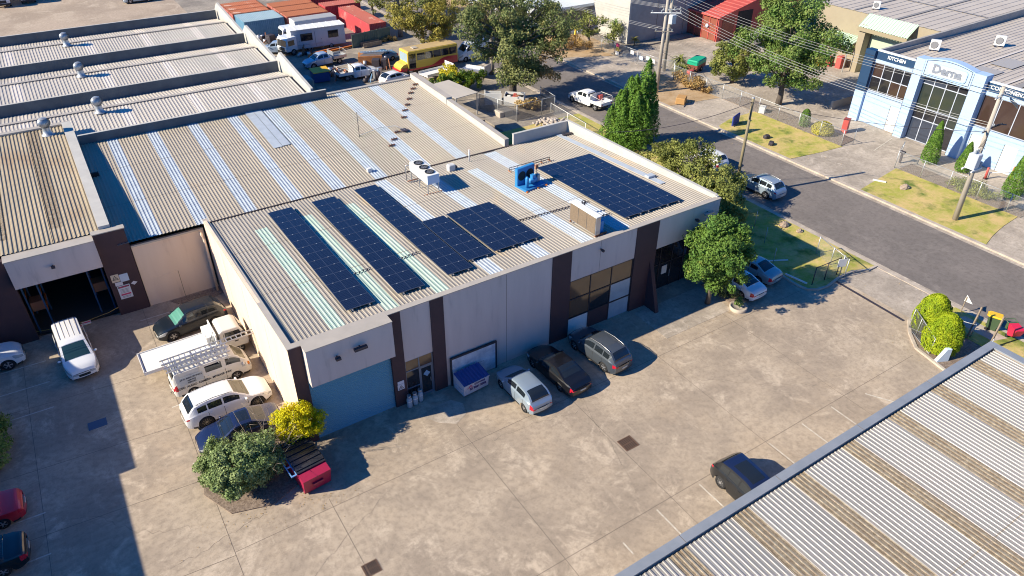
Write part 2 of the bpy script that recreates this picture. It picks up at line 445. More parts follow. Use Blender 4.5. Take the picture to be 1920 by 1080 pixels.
slab("grass_verge", [(31.1, 33), (43.6, 33), (43.6, -6.0), (42.6, -6.0), (41.3, -5.45), (39.7, -5.45), (37.9, -5.75), (36.9, -5.6), (36.35, -5.2), (36.15, -4.5), (36.2, -2.6), (36.2, 2.2), (31.1, 2.2)], 0.0, 0.05, M_grass)
mb = MB()
kp = [(36.2, 2.2), (36.2, -2.6), (36.12, -4.5), (36.32, -5.2), (36.87, -5.62), (37.9, -5.78), (39.7, -5.47), (41.3, -5.47), (42.6, -6.03), (43.6, -6.03)]
for a, b in zip(kp, kp[1:]):
    d = Vector((b[0] - a[0], b[1] - a[1])).normalized(); nn = Vector((-d.y, d.x)) * 0.09
    mb.prism([(a[0] - nn.x - d.x * .04, a[1] - nn.y - d.y * .04), (b[0] - nn.x + d.x * .04, b[1] - nn.y + d.y * .04), (b[0] + nn.x + d.x * .04, b[1] + nn.y + d.y * .04), (a[0] + nn.x - d.x * .04, a[1] + nn.y - d.y * .04)], 0.0, 0.12 + random.random() * .004, M_kerb)
tag(mb.build("kerb"), kind='structure')
isl = [(43.6, -12.6), (41.2, -11.6), (39.2, -11.7), (37.9, -12.6), (36.75, -13.8), (36.2, -16.2), (34.6, -18.4), (33.2, -20.5), (33.2, -70), (43.6, -70)]
slab("garden_bed", [p for p in isl[1:9]] + [(40.7, -70), (40.7, -12.0)], 0.0, 0.06, M_mulch)
slab("grass_verge", [(40.71, -12.3), (41.3, -11.7), (43.59, -12.6), (43.59, -70), (40.71, -70)], 0.0, 0.075, M_grass)
slab("footpath", [(41.9, -13.2), (43.1, -13.6), (43.1, -16.6), (41.9, -16.2)], 0.07, 0.082, M_kerb)
mb = MB()
for a, b in zip(isl[1:8], isl[2:9]):
    d = Vector((b[0] - a[0], b[1] - a[1])).normalized(); nn = Vector((-d.y, d.x)) * 0.1
    mb.prism([(a[0] - nn.x - d.x * .04, a[1] - nn.y - d.y * .04), (b[0] - nn.x + d.x * .04, b[1] - nn.y + d.y * .04), (b[0] + nn.x + d.x * .04, b[1] + nn.y + d.y * .04), (a[0] + nn.x - d.x * .04, a[1] + nn.y - d.y * .04)], 0.0, 0.13 + random.random() * .004, M_kerb)
tag(mb.build("kerb"), kind='structure')
# far side of the road
slab("driveway", [(54.5, 3.1), (61.7, 4.1), (61.7, 10.4), (58.5, 10.7), (54.5, 11.3)], -0.19, 0.01, M_conc2)
slab("grass_verge", [(54.5, 3.09), (61.7, 4.09), (61.7, -7.8), (59.0, -8.0), (56.5, -8.4), (54.5, -8.9)], -0.19, 0.04, M_grass)
slab("driveway", [(54.5, -8.91), (56.5, -8.41), (59, -8.01), (61.7, -7.81), (61.7, -60), (54.5, -60)], -0.19, 0.0, M_conc2)
slab("grass_verge", [(54.5, 11.31), (58.5, 10.71), (61.7, 10.41), (61.7, 22.5), (57.5, 22.4), (54.9, 21.6), (54.5, 21.0)], -0.19, 0.04, M_grass)
slab("driveway", [(54.5, 21.01), (54.9, 21.61), (57.5, 22.41), (61.7, 22.51), (61.7, 28), (54.5, 29.2)], -0.19, 0.005, M_conc2)
slab("dirt_verge", [(54.5, 29.21), (61.7, 28.01), (61.7, 39.0), (58.5, 38.2), (54.5, 36.5)], -0.19, 0.03, M_dirt)
slab("driveway", [(54.5, 36.51), (58.5, 38.21), (61.7, 39.01), (61.7, 48.2), (54.5, 51.5)], -0.19, 0.0, M_conc2)
slab("dirt_verge", [(54.5, 51.51), (61.7, 48.21), (64.5, 50), (64.5, 90), (54.5, 90)], -0.19, 0.03, M_dirt)
slab("forecourt", [(61.71, -60), (90, -60), (90, 50), (61.71, 48.2)], -0.19, -0.01, M_conc2)
slab("garden_bed", [(61.72, -8), (63.6, -8), (64.0, 3.9), (61.72, 3.9)], -0.01, 0.05, M_mulch)
slab("garden_bed", [(61.72, 10.6), (64.6, 10.9), (64.8, 26.5), (61.72, 27.4)], -0.01, 0.05, M_mulch)
slab("far_yard", [(64.51, 50.0), (160, 50.01), (160, 200), (64.51, 200)], -0.19, -0.02, M_rear)
# garden strip at the end of the peach wall, left shrub bed and entry slabs
slab("garden_bed", [(-6.3, 2.0), (-0.9, 2.0), (-0.6, -0.2), (-2.0, -2.4), (-4.0, -3.2), (-6.0, -2.6), (-6.9, -0.6)], 0.0, 0.07, M_mulch)
slab("garden_bed", [(30.0, -0.4), (31.2, -0.4), (31.2, -3.2), (30.0, -3.7)], 0.0, 0.1, M_mulch)
slab("garden_bed", [(-4.6, 19.0), (-1.0, 19.0), (-1.0, 18.0), (-2.2, 17.7), (-4.2, 18.3)], 0.0, 0.03, M_mulch)
slab("entry_path", [(23.2, -0.5), (29.6, -0.5), (29.6, -3.9), (23.2, -3.9)], 0.0, 0.012, M_conc2)
slab("patched_concrete", [(5.4, -1.4), (7.7, -1.2), (8.2, -1.9), (7.9, -2.8), (7.0, -3.2), (6.2, -2.6)], 0.0, 0.009, M_conc2)
# slab joints, bay lines
mb = MB()
def gl(mb, a, b, w, m, z=0.004):
    d = Vector((b[0] - a[0], b[1] - a[1])).normalized(); nn = Vector((-d.y, d.x)) * w / 2
    mb.add([(a[0] - nn.x, a[1] - nn.y, z), (b[0] - nn.x, b[1] - nn.y, z), (b[0] + nn.x, b[1] + nn.y, z), (a[0] + nn.x, a[1] + nn.y, z)], [(0, 1, 2, 3)], m)
for x in (-14.2, -6.5, 7.0, 14.0, 21.4, 28.6): gl(mb, (x, -3.2 if x > 0 else 19), (x, -60), 0.026, M_joint)
for x in (-1.4,): gl(mb, (x, -4.4), (x, -60), 0.026, M_joint)
for y in (-14.1, -5.0): gl(mb, (-6.5, y), (36, y), 0.026, M_joint, 0.0052)
for y in (11.2, 5.5, 0.5, -5.2): gl(mb, (-20, y + 1.1), (-6.5, y), 0.03, M_joint, 0.0056)
rr = random.Random(3)
def crack(a, b, n=24, amp=0.16):
    p = [Vector((a[0] + (b[0] - a[0]) * i / n, a[1] + (b[1] - a[1]) * i / n)) for i in range(n + 1)]
    off = 0
    for i in range(1, n):
        off = off * 0.8 + rr.uniform(-amp, amp); p[i] += Vector((off * .7, off))
    for u, v in zip(p, p[1:]): gl(mb, u, v, rr.uniform(0.006, 0.02), M_joint, 0.0048)
crack((-9.5, -4.2), (-4.5, -3.6)); crack((-5, -9.3), (1.5, -5.6)); crack((8, -5.5), (13.8, -6.2)); crack((22, -8), (28, -12.5)); crack((15, -3.8), (13, -12), 30)
crack((29, -6), (34, -9.5)); crack((-13, 1.5), (-8, -2.5))
tag(mb.build("slab_joints"), kind='structure')
mb = MB()
for x in (12.8, 15.9, 18.7, 21.5, 24.4, 27.1): gl(mb, (x, -14.3), (x, -18.9), 0.09, M_line, 0.0085)
gl(mb, (29.9, -14.7), (31.4, -17.2), 0.1, M_line, 0.0085); gl(mb, (10.0, -14.9), (10.0, -15.7), 0.09, M_line, 0.0085)
for y in (16.3, 13.9, 11.2, 2.7, -0.2, -3.0): gl(mb, (-18, y + .15), (-12.9 - (y < 5) * 1.2, y), 0.09, M_line, 0.0085)
for y in (17.6, 13.2, 7.3, 2.0): gl(mb, (-6.9, y), (-4.2, y), 0.09, M_line, 0.0085)
for y in (1.2, 4.6, 8.0): gl(mb, (64.5, y - 6), (69.0, y - 6), 0.09, M_line, 0.0085)
gl(mb, (63.7, 8.0), (68.5, 9.0), 0.1, M_line, 0.0085)
tag(mb.build("parking_lines"), kind='structure')
# drains
def grate(label, x, y, w, d, blue=False):
    t = thing("drain_grate", label, "drain", (x, y, 0))
    mb = MB(); m = M_steel_d if not blue else mat("blue_cover", (0.06, 0.10, 0.17), 0.6)
    if blue:
        mb.bbox(-w / 2, w / 2, -d / 2, d / 2, 0.0, 0.018, m, 0.008); mb.build("cover", t)
    else:
        rm = mat("rusty_grate", (0.13, 0.075, 0.05), 0.8)
        for k in range(2): mb.box(-w / 2, w / 2, -d / 2 + k * (d - .05), -d / 2 + k * (d - .05) + .05, 0, 0.02, rm); mb.box(-w / 2 + k * (w - .05), -w / 2 + k * (w - .05) + .05, -d / 2 + .051, d / 2 - .051, 0, 0.0205, rm)
        mb.build("frame", t)
        mb = MB(); n = int(w / 0.075)
        for k in range(1, n): mb.box(-w / 2 + k * w / n - .012, -w / 2 + k * w / n + .012, -d / 2 + .051, d / 2 - .051, 0.002, 0.016, rm)
        mb.box(-w / 2 + .051, w / 2 - .051, -.015, .015, .003, .018, rm)
        mb.add([(-w / 2 + .05, -d / 2 + .05, .0015), (w / 2 - .05, -d / 2 + .05, .0015), (w / 2 - .05, d / 2 - .05, .0015), (-w / 2 + .05, d / 2 - .05, .0015)], [(0, 1, 2, 3)], M_black)
        mb.build("grate", t)
    return t
grate("rusty square drain grate in the open yard, right of the long joint", 14.6, -9.9, 0.95, 0.9)
grate("dark square drain grate at the bottom edge of the yard", -1.2, -9.45, 0.8, 0.75)
grate("flat blue-grey rectangular pit cover in the shaded yard on the left", -10.9, 8.2, 1.0, 0.7, True)
# long dark strip across the driveway entrance
mb = MB(); mb.box(-0.11, 0.11, -2.9, 2.9, 0.0, 0.02, M_steel_d)
tag(mb.build("driveway_strip", loc=(39.05, -8.6, 0.006), rz=R(-2)), "long dark steel strip lying across the concrete driveway entrance", "gate track")

# ================================================================== main warehouse
A = thing("warehouse", "taupe and plum-brown warehouse with solar panels on its tan ribbed roof", "warehouse")
XL, XR, YB = -1.0, 30.85, 18.2
def zA(y): return 6.86 - 1.1 * y / 18.2
# left wall sunlit
mb = MB()
mb.prism_x([(0.0, 0), (18.9, 0), (18.9, 5.75), (18.2, 5.95), (0.0, 7.02)], XL, XL + 0.18, M_peach)
for y in (4.7, 9.5, 14.2): mb.box(XL - 0.004, XL, y - .012, y + .012, 0, 5.6, M_joint)
mb.build("wall", A)
mb = MB()   # rear and right walls
mb.box(XL + .19, XR - .19, YB - .18, YB, 0, 5.74, M_tilt)
mb.build("wall", A)
mb = MB()
mb.prism_x([(0.2, 0), (18.4, 0), (18.4, 6.75), (17.9, 6.75), (0.2, 7.12)], XR - .18, XR, M_tiltw)
mb.build("wall", A)
mb = MB(); mb.box(24.9, XR - .19, YB + .002, YB + .2, 5.0, 6.72, M_tiltw); mb.build("parapet", A)
# front wall pieces. (plum piers project a little, taupe panels between)
def fr(x0, x1, z0, z1, m, y0=0.0, y1=0.2, name="wall_panel"):
    mb = MB(); mb.box(x0, x1, y0, y1, z0, z1, m); return mb.build(name, A)
PZ = 6.99
for x0, x1 in ((-0.995, -0.28), (4.62, 5.42), (7.3, 8.16), (16.0, 17.5), (23.0, 24.98)):
    fr(x0, x1, 0, PZ - .012, M_plum, -0.06, 0.18, "pier")
fr(5.422, 7.298, 3.2, PZ - .015, M_taupe)
mbp = MB(); mbp.box(8.162, 15.998, 0.0, 0.2, 0, PZ - .015, M_taupe); mbp.box(12.55, 12.575, -0.003, 0, 0, PZ - .1, M_joint)
mbp.build("wall_panel", A)
mbp = MB(); mbp.box(17.502, 22.998, 0.0, 0.2, 4.55, PZ - .015, M_taupe); mbp.box(19.9, 19.92, -0.003, 0, 4.56, PZ - .1, M_joint); mbp.build("wall_panel", A)
mbp = MB(); mbp.box(24.982, 30.84, -0.02, 0.18, 4.62, PZ - .018, M_taupe); mbp.build("wall_panel", A)
# canopy box over the roller door
mb = MB(); mb.box(-0.279, 4.618, -0.75, 0.1, 4.55, PZ + .004, M_taupe); mb.build("door_canopy", A)
# flat roof capping
mb = MB()
mb.box(-0.30, 4.64, -0.78, 0.33, PZ + .005, PZ + .05, M_flash)
mb.box(4.641, XR + .02, -0.08, 0.33, PZ + .003, PZ + .047, M_flash)
mb.box(XL - .04, -0.301, -0.08, 0.33, PZ + .002, PZ + .046, M_flash)
mb.build("roof_capping", A)
mb = MB()
def slopebox(mb, x0, x1, y0, z0, y1, z1, th, m): mb.prism_x([(y0, z0), (y1, z1), (y1, z1 - th), (y0, z0 - th)], x0, x1, m)
slopebox(mb, XL - .03, XL + .32, 0.331, PZ + .04, 18.9, 5.83, 0.05, M_flash)
mb.build("roof_capping", A); mb = MB()
slopebox(mb, XR - .22, XR + .05, 0.331, 7.16, 18.42, 6.80, 0.06, M_tiltw)
mb.box(24.88, XR - .221, YB - .02, YB + .24, 6.72, 6.78, M_tiltw)
mb.build("roof_capping", A)
# roof sheets and skylights
ROOF = None
skyl = [(1.62, 2.45, 0.5, 15.1, M_sky_g), (4.86, 5.72, 0.5, 15.3, M_sky_g), (8.1, 8.98, 0.5, 15.3, M_sky_g),
        (11.75, 12.7, 0.34, 17.9, M_sky_w), (15.25, 16.25, 0.34, 17.9, M_sky_w), (18.75, 19.75, 0.34, 15.6, M_sky_w), (21.75, 22.85, 0.34, 17.9, M_sky_w)]
mb = MB(); cx = XL + .30
for (a, b, y0, y1, m) in skyl:
    corr(mb, cx, a, [(0.3, zA(.3)), (YB - .05, zA(YB))], M_roofA)
    if y0 > .35: corr(mb, a, b, [(0.3, zA(.3)), (y0, zA(y0))], M_roofA)
    if y1 < 17.8: corr(mb, a, b, [(y1, zA(y1)), (YB - .05, zA(YB))], M_roofA)
    cx = b
corr(mb, cx, XR - .2, [(0.3, zA(.3)), (YB - .05, zA(YB))], M_roofA)
ROOF = mb.build("roof", A)
for (a, b, y0, y1, m) in skyl:
    s_ = MB(); corr(s_, a, b, [(y0, zA(y0)), (y1, zA(y1))], m); s_.build("skylight", ROOF)
M_lap = mat("sheet_lap_line", (0.27, 0.225, 0.175), 0.7)
def lap(x0, x1, y, zf_, parent, w=.05, **k):
    m_ = MB(); corr(m_, x0, x1, [(y, zf_(y) + .005), (y + w, zf_(y + w) + .005)], M_lap, **k); m_.build("sheet_lap", parent)
for y_ in (6.3, 12.4): lap(XL + .3, XR - .2, y_, zA, ROOF)
mb = MB(); slopebox(mb, 29.2, 29.75, 4.5, zA(4.5) + .075, 18.0, zA(18.0) + .075, .01, M_sky_w); mb.build("valley_flashing", ROOF)
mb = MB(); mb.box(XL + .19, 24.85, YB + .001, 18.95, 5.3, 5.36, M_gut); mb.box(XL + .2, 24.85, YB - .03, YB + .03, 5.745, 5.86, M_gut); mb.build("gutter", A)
# roller door, ribbed
mb = MB(); n = 30; V = []; F = []
for i in range(n * 2 + 1):
    z = 4.55 * i / (n * 2); y = 0.10 + (0.05 if i % 2 else 0)
    V += [(-0.28, y, z), (4.62, y, z)]
for i in range(n * 2): F.append((2 * i, 2 * i + 1, 2 * i + 3, 2 * i + 2))
mb.add(V, F, M_roller); rd = mb.build("roller_door", A)
# office door group, under the second panel
mb = MB(); z0, z1 = 0.0, 3.2
for x0, x1 in ((5.424, 5.50), (6.32, 6.40), (7.22, 7.296)): mb.box(x0, x1, 0.06, 0.14, 0, 3.195, M_alum2)
for a, b in ((5.501, 6.319), (6.401, 7.219)):
    mb.box(a, b, 0.062, 0.138, 2.28, 2.36, M_alum2)
    mb.box(a, b, 0.062, 0.138, 3.11, 3.19, M_alum2)
mb.box(5.501, 6.319, 0.062, 0.138, 0.95, 1.02, M_alum2); mb.box(5.501, 6.319, 0.062, 0.138, 0.0, 0.08, M_alum2)
W1 = mb.build("window_frame", A)
for a, b, c, d, m in ((5.501, 6.319, 2.361, 3.109, M_glassB), (6.401, 7.219, 2.361, 3.109, M_glassB), (5.501, 6.319, 1.021, 2.279, M_glassD), (5.501, 6.319, .081, .949, M_glassD)):
    s_ = MB(); s_.box(a, b, 0.09, 0.10, c, d, m); s_.build("pane", W1)
D1 = MB(); D1.box(6.401, 6.48, .07, .13, 0.0, 2.27, M_alum2); D1.box(7.14, 7.219, .07, .13, 0.0, 2.27, M_alum2); D1.box(6.481, 7.139, .071, .129, 0, .18, M_alum2); D1.box(6.481, 7.139, .071, .129, 2.17, 2.27, M_alum2)
D1.box(6.481, 7.139, .09, .10, .181, 2.169, M_glassD); D1.box(7.05, 7.08, .03, .07, .95, 1.25, M_steel)
D1o = D1.build("door", A)
nt_ = MB(); nt_.add([(6.6, .083, 1.65), (6.85, .083, 1.4), (7.08, .083, 1.62), (6.83, .083, 1.9)], [(0, 1, 2, 3)], mat("blue_paper", (0.18, 0.33, 0.5), .6)); nt_.build("notice", D1o)
# big window bay
wx = [17.52, 19.28, 21.1, 22.96]; wz = [0.0, 1.45, 3.0, 4.53]
mb = MB()
for x in (17.52, 19.26, 21.08, 22.94): mb.box(x, x + .06, 0.02, 0.12, 0, 4.53, M_alum)
for i in range(3):
    for z in (1.40, 2.96, 4.47): mb.box(wx[i] + .061, wx[i + 1] - .021, 0.022, 0.118, z, z + .06, M_alum)
W2 = mb.build("window_frame", A)
for i in range(3):
    for j in range(3):
        m = (M_glassB if j == 2 or (j == 1 and i == 0) else M_glassD)
        if i == 2 and j < 2: m = M_glassW
        if i == 0 and j == 0: m = M_white
        if i == 1 and j == 0: m = M_plum
        s_ = MB(); s_.box(wx[i] + .06, wx[i + 1] - .02, 0.06, 0.075, wz[j] + .05 * (j > 0), wz[j + 1] - .05, m)
        if i < 2 and j == 1:
            s_.prism_y([(wx[i] + .1, 2.1), (wx[i + 1] - .1, 2.6), (wx[i + 1] - .1, 2.9), (wx[i] + .1, 2.9)], .052, .059, M_glassB)
        s_.build("pane", W2)
# recessed entry at the right end
mb = MB()
mb.box(24.98, 25.15, 0.19, 3.4, 0, 4.6, M_plum); mb.box(25.15, 30.65, 3.2, 3.38, 0, 4.6, M_plum); mb.box(30.66, 30.84, 0.1, 3.2, 0, 4.6, M_plum)
mb.box(25.15, 30.65, 0.19, 3.2, 4.5, 4.61, M_plum)
mb.build("entry_recess", A)
mb = MB(); mb.prism_x([(-0.061, 0), (-1.3, 0), (-0.061, 3.9)], 24.5, 24.8, M_plum); mb.build("entry_fin", A)
mb = MB(); mb.box(30.55, 30.84, -.02, .25, 0, 4.619, M_plum); mb.build("pier", A)
mb = MB()
for x in (25.5, 26.6, 27.8, 29.0, 30.3): mb.box(x, x + .07, 1.0, 1.1, 0, 4.49, M_alum)
for z in (2.2, 4.4): mb.box(25.571, 30.3, 1.005, 1.095, z, z + .07, M_alum)
W3 = mb.build("window_frame", A)
for a, b in ((25.57, 26.6), (26.67, 27.8), (27.87, 29.0), (29.07, 30.3)):
    for c, d in ((0.0, 2.2), (2.27, 4.4)):
        s_ = MB(); s_.box(a, b, 1.04, 1.05, c, d, M_glassD); s_.build("pane", W3)
s_ = MB(); s_.box(26.9, 27.4, .95, 1.0, 1.3, 2.0, M_white); s_.build("notice", W3)
s_ = MB(); s_.box(27.7, 27.74, .93, .97, 0.9, 1.5, M_steel); s_.build("door_handle", W3)
s_ = MB(); s_.box(25.2, 25.23, -.02, .6, 1.2, 2.2, M_white); s_.build("sign_board", A)
# downpipe at the back left corner of the court
mb = MB(); mb.tube([(-1.35, 18.85, 4.9), (-1.35, 18.6, 4.75), (-1.3, 18.55, 4.4), (-1.3, 18.55, 0.0)], 0.09, M_peach, 10); tag(mb.build("downpipe"), "peach-painted downpipe running down the corner beside the sunlit side wall", "downpipe")
# lean-on board with dark frame on the taupe wall
B = thing("notice_board", "large white board in a dark frame against the taupe wall behind the blue-lidded skip", "board", (10.05, -0.12, 0))
mb = MB(); mb.box(-1.58, 1.58, -.03, .03, 0.05, 2.1, mat("board_white", (0.68, 0.70, 0.72), .6, col2=(.40, .43, .48), scale=1.5)); mb.box(-1.0, .7, -.034, -.03, 1.02, 1.035, M_text_k); mb.build("board", B)
mb = MB(); mb.box(-1.68, 1.68, -.06, .05, 2.101, 2.22, M_alum); mb.box(-1.68, -1.581, -.055, .05, 0, 2.1, M_alum); mb.box(1.581, 1.68, -.055, .05, 0, 2.1, M_alum); mb.build("frame", B)
# fascia lights
def floodlight(label, x, y, z, w=0.5, s=1):
    t = thing("floodlight", label, "light", (x, y, z))
    mb = MB(); mb.box(-.03, .03, -.12, 0, -.05, .05, M_steel_d); mb.build("bracket", t)
    mb = MB(); mb.box(-w / 2, w / 2, -.34, -.12, -.08, .06, M_steel_d if s else M_steel); mb.build("lamp_head", t)
    return t
floodlight("short dark floodlight on the canopy above the blue roller door", 1.3, -.751, 6.05, .28)
floodlight("long thin tube light fitting on the canopy above the blue roller door", 2.6, -.751, 6.2, .75)
floodlight("small dark camera light on the taupe panel above the nine-pane window", 19.9, -.001, 6.3, .12)
floodlight("small security light on the right-hand taupe fascia beside the round tree", 28.5, -.021, 6.0, .2)
floodlight("thin strip light on the right-hand taupe fascia near the corner", 29.6, -.021, 6.25, .8, 0)

# ================================================================== hall behind (B)
Bh = thing("hall", "long low hall with buff ribbed roof and pale blue-white skylight stripes behind the solar roof", "warehouse")
def zB(y): return 5.45 + 0.85 * (y - 19.0) / 18.1
mb = MB(); mb.box(-5.9, -1.1, 19.15, 19.35, 0, 5.05, M_peach)
mb.box(-5.9, -1.1, 19.08, 19.149, 4.95, 5.08, M_flash)
mb.build("wall", Bh)
mb = MB(); mb.box(-5.2, -3.5, 19.125, 19.149, 0, 2.2, M_peach); mb.box(-3.499, -3.47, 19.13, 19.149, 0, 2.22, M_joint); mb.build("wall_panel", Bh)
mb = MB(); mb.box(24.7, 24.9, 18.96, 37.1, 0, 5.4, M_tilt); mb.box(15.9, 24.69, 36.9, 37.1, 0, 6.1, M_tilt); mb.box(-1.0, 24.69, 18.97, 19.14, 0, 5.2, M_tilt); mb.build("wall", Bh)
mb = MB(); slopebox(mb, 24.5, 24.92, 19.0, 6.05, 29.4, 6.45, .65, M_tiltw); slopebox(mb, 24.45, 25.05, 29.41, 6.62, 37.2, 6.85, .75, M_tiltw); mb.build("parapet", Bh)
mb = MB(); slopebox(mb, 24.48, 24.95, 19.0, 6.09, 29.39, 6.49, .04, M_flash); slopebox(mb, 24.43, 25.08, 29.4, 6.66, 37.22, 6.89, .04, M_flash); mb.build("roof_capping", Bh)
sk = [(-4.6, -3.75), (-1.45, -.55), (1.95, 2.9), (5.45, 6.4), (8.75, 9.85), (12.3, 13.4), (16.1, 17.25), (19.65, 20.75)]
mb = MB(); cx = -6.65
P0, P1 = (18.95, zB(18.95)), (37.1, zB(37.1))
for a, b in sk: corr(mb, cx, a, [P0, P1], M_roofB); cx = b
corr(mb, cx, 24.5, [P0, P1], M_roofB)
RB_ = mb.build("roof", Bh)
for a, b in sk: s_ = MB(); corr(s_, a, b, [P0, P1], M_sky_w); s_.build("skylight", RB_)
for y_ in (24.6, 30.7): lap(-6.65, 24.5, y_, zB, RB_)
mb = MB(); slopebox(mb, 7.1, 7.86, 28.1, zB(28.1) + .08, 37.0, zB(37.) + .08, .012, M_sky_w); slopebox(mb, 7.9, 8.6, 28.2, zB(28.2) + .08, 37.0, zB(37.) + .08, .012, M_sky_w); mb.build("patch_sheet", RB_)
mb = MB(); mb.box(-5.9, 24.5, 37.08, 37.5, zB(37.1) - .05, zB(37.1) + .12, M_flash); mb.build("ridge_capping", Bh)
# roof brackets and old aerial on B
for i, (x, y) in enumerate([(25.2, 35.4), (24.5, 34.5), (23.8, 33.6), (23.0, 32.3), (22.2, 31.1), (21.4, 30.0), (20.6, 28.6), (18.7, 26.0), (17.8, 24.8), (17.1, 23.8)]):
    x -= 1.1
    mb = MB(); mb.box(-.3, .3, -.05, .05, 0, .09, M_rustpipe); mb.box(-.04, .04, -.12, .12, .09, .14, M_steel_d); mb.box(-.25, -.2, -.1, .1, .09, .16, M_steel_d)
    tag(mb.build("roof_bracket", loc=(x, y, zB(y) + .05), rz=R(10)), "small rusty bracket, one of the line of ten running down the buff roof", "bracket", "rusty roof brackets on the buff roof")
mb = MB(); bar(mb, (0, 0, 0), (0, 0, 2.3), .025, M_steel_d); 
for k in range(5): bar(mb, (-.4 + k * .02, 0, 2.25 - k * .18), (.4 - k * .02, 0, 2.25 - k * .18), .012, M_steel)
bar(mb, (0, 0, .1), (.6, .6, .02), .02, M_steel_d); tag(mb.build("antenna", loc=(14.3, 26.8, zB(26.8))), "thin grey television aerial standing on the buff roof between skylight stripes", "antenna")
mb = MB(); mb.tube([(0, 0, .12), (2.2, .6, .16), (3.6, .3, .16), (4.0, -.9, .12)], .03, M_steel); mb.box(3.7, 4.2, -1.2, -.5, .05, .12, M_steel_d)
tag(mb.build("conduit", loc=(14.3, 26.8, zB(26.8) + .03)), "loose grey conduit with dark bracket lying by the aerial on the buff roof", "conduit")
mb = MB(); mb.bbox(-.18, .18, -.15, .15, 0, .3, M_white, .03); tag(mb.build("roof_vent", loc=(12.4, 20.4, zB(20.4) + .04)), "small white box vent near the gutter of the buff roof", "vent")

# ================================================================== unit 7 (left)
U = thing("workshop_unit", "plum and taupe workshop unit numbered 7 with cream ribbed roof and open dark doorway", "workshop")
zf = 6.5
mb = MB(); mb.box(-7.9, -5.95, 19.05, 19.5, 0, 6.55, M_plum); mb.build("pier", U)
mb = MB(); mb.box(-7.95, -5.9, 19.0, 19.55, 6.551, 6.61, M_flash); mb.build("roof_capping", U)
mb = MB(); mb.box(-15.3, -13.05, 19.05, 19.5, 0, 6.3, M_plum); mb.build("pier", U)
text("7", .55, M_text_w, U, loc=(-14.55, 19.04, 3.0))
mb = MB(); mb.box(-13.049, -7.901, 18.6, 19.5, 4.35, 6.35, M_taupe); mb.build("door_canopy", U)
mb = MB(); mb.box(-13.1, -7.9, 18.57, 19.6, 6.351, 6.41, M_flash); mb.build("roof_capping", U)
mb = MB()
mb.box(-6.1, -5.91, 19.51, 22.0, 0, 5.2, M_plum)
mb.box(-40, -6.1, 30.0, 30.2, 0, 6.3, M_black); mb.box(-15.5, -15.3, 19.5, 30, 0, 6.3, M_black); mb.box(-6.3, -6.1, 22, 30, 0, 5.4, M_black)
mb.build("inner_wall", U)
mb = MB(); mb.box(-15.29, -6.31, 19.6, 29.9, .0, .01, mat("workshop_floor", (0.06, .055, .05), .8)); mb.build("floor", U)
mb = MB(); mb.box(-40, -15.31, 19.05, 19.5, 0, 6.3, M_taupe); mb.build("wall", U)
mb = MB(); mb.box(-22, -16.4, 18.9, 19.049, 0, 4.3, M_roller); mb.build("roller_door", U)
Q0, Q1 = (19.55, 6.45), (40.2, 6.95)
def z7(y): return 6.45 + .5 * (y - 19.55) / 20.65
s7 = [(-10.15, -9.3), (-13.4, -12.6), (-17, -16.2)]
mb = MB(); cx = -40
for a, b in sorted(s7): corr(mb, cx, a, [Q0, Q1], M_roof7, pitch=.26, h=.05); cx = b
corr(mb, cx, -7.35, [Q0, Q1], M_roof7, pitch=.26, h=.05)
R7 = mb.build("roof", U)
for a, b in s7: s_ = MB(); corr(s_, a, b, [(21.5, z7(21.5)), Q1], M_moss, pitch=.26, h=.05); corr(s_, a, b, [Q0, (21.5, z7(21.5))], M_roof7, pitch=.26, h=.05); s_.build("skylight", R7)
mb = MB(); slopebox(mb, -7.4, -6.68, 19.56, 6.83, 40.2, 7.2, 2.2, M_tiltw); mb.build("parapet", U)
mb = MB(); mb.box(-40, -6.7, 40.05, 40.6, 6.98, 7.12, M_flash); mb.build("ridge_capping", U)
floodlight("dark lamp on the taupe canopy over the open doorway of unit 7", -10.6, 18.59, 5.4, .22)
# signs on the pier
SG = thing("warning_signs", "cluster of white warning signs screwed to the plum pier beside the dark doorway", "sign", (-7.1, 19.045, 1.15))
mcream = mat("sign_cream", (.62, .52, .38), .6); mpb = mat("sign_pale_blue", (.50, .60, .72), .6); msw = mat("sign_white", (.62, .62, .66), .6); mmag = mat("sign_red", (.5, .04, .12), .6)
def panel(x0, x1, z0, z1, m, d=.0, nm="panel"):
    mb = MB(); mb.box(x0, x1, -.02 - d, -.003 - d, z0, z1, m); return mb.build(nm, SG)
panel(-.62, -.12, 1.55, 2.15, mcream); panel(-.1, .45, 1.45, 2.05, mpb); panel(-.5, -.02, 1.22, 1.5, msw); p_ = panel(-.45, .35, .1, 1.18, msw)
mb = MB(); mb.add([(-.58, -.024, 1.72), (-.17, -.024, 1.72), (-.375, -.024, 2.08)], [(0, 1, 2)], M_text_k); mb.add([(-.51, -.028, 1.76), (-.24, -.028, 1.76), (-.375, -.028, 2.0)], [(0, 1, 2)], mcream); mb.box(-.44, -.31, -.033, -.028, 1.8, 1.86, M_text_k); mb.build("hazard_triangle", SG)
mb = MB(); mb.box(-.4, .3, -.025, -.02, 1.0, 1.12, M_text_k); mb.box(-.36, .26, -.029, -.025, 1.03, 1.09, mmag); mb.box(-.36, .28, -.026, -.02, .38, .5, mmag)
for k in range(4): mb.box(-.32, .22, -.024, -.02, .58 + k * .09, .6 + k * .09, M_text_k)
for k in range(2): mb.box(-.3, .2, -.024, -.02, .2 + k * .08, .22 + k * .08, M_text_k)
mb.build("printed_lines", SG)
mb = MB(); mb.add([(.45, -.02, 1.15), (.65, -.02, .98), (.88, -.02, 1.15), (.66, -.02, 1.3)], [(0, 1, 2, 3)], msw); mb.build("diamond_placard", SG)
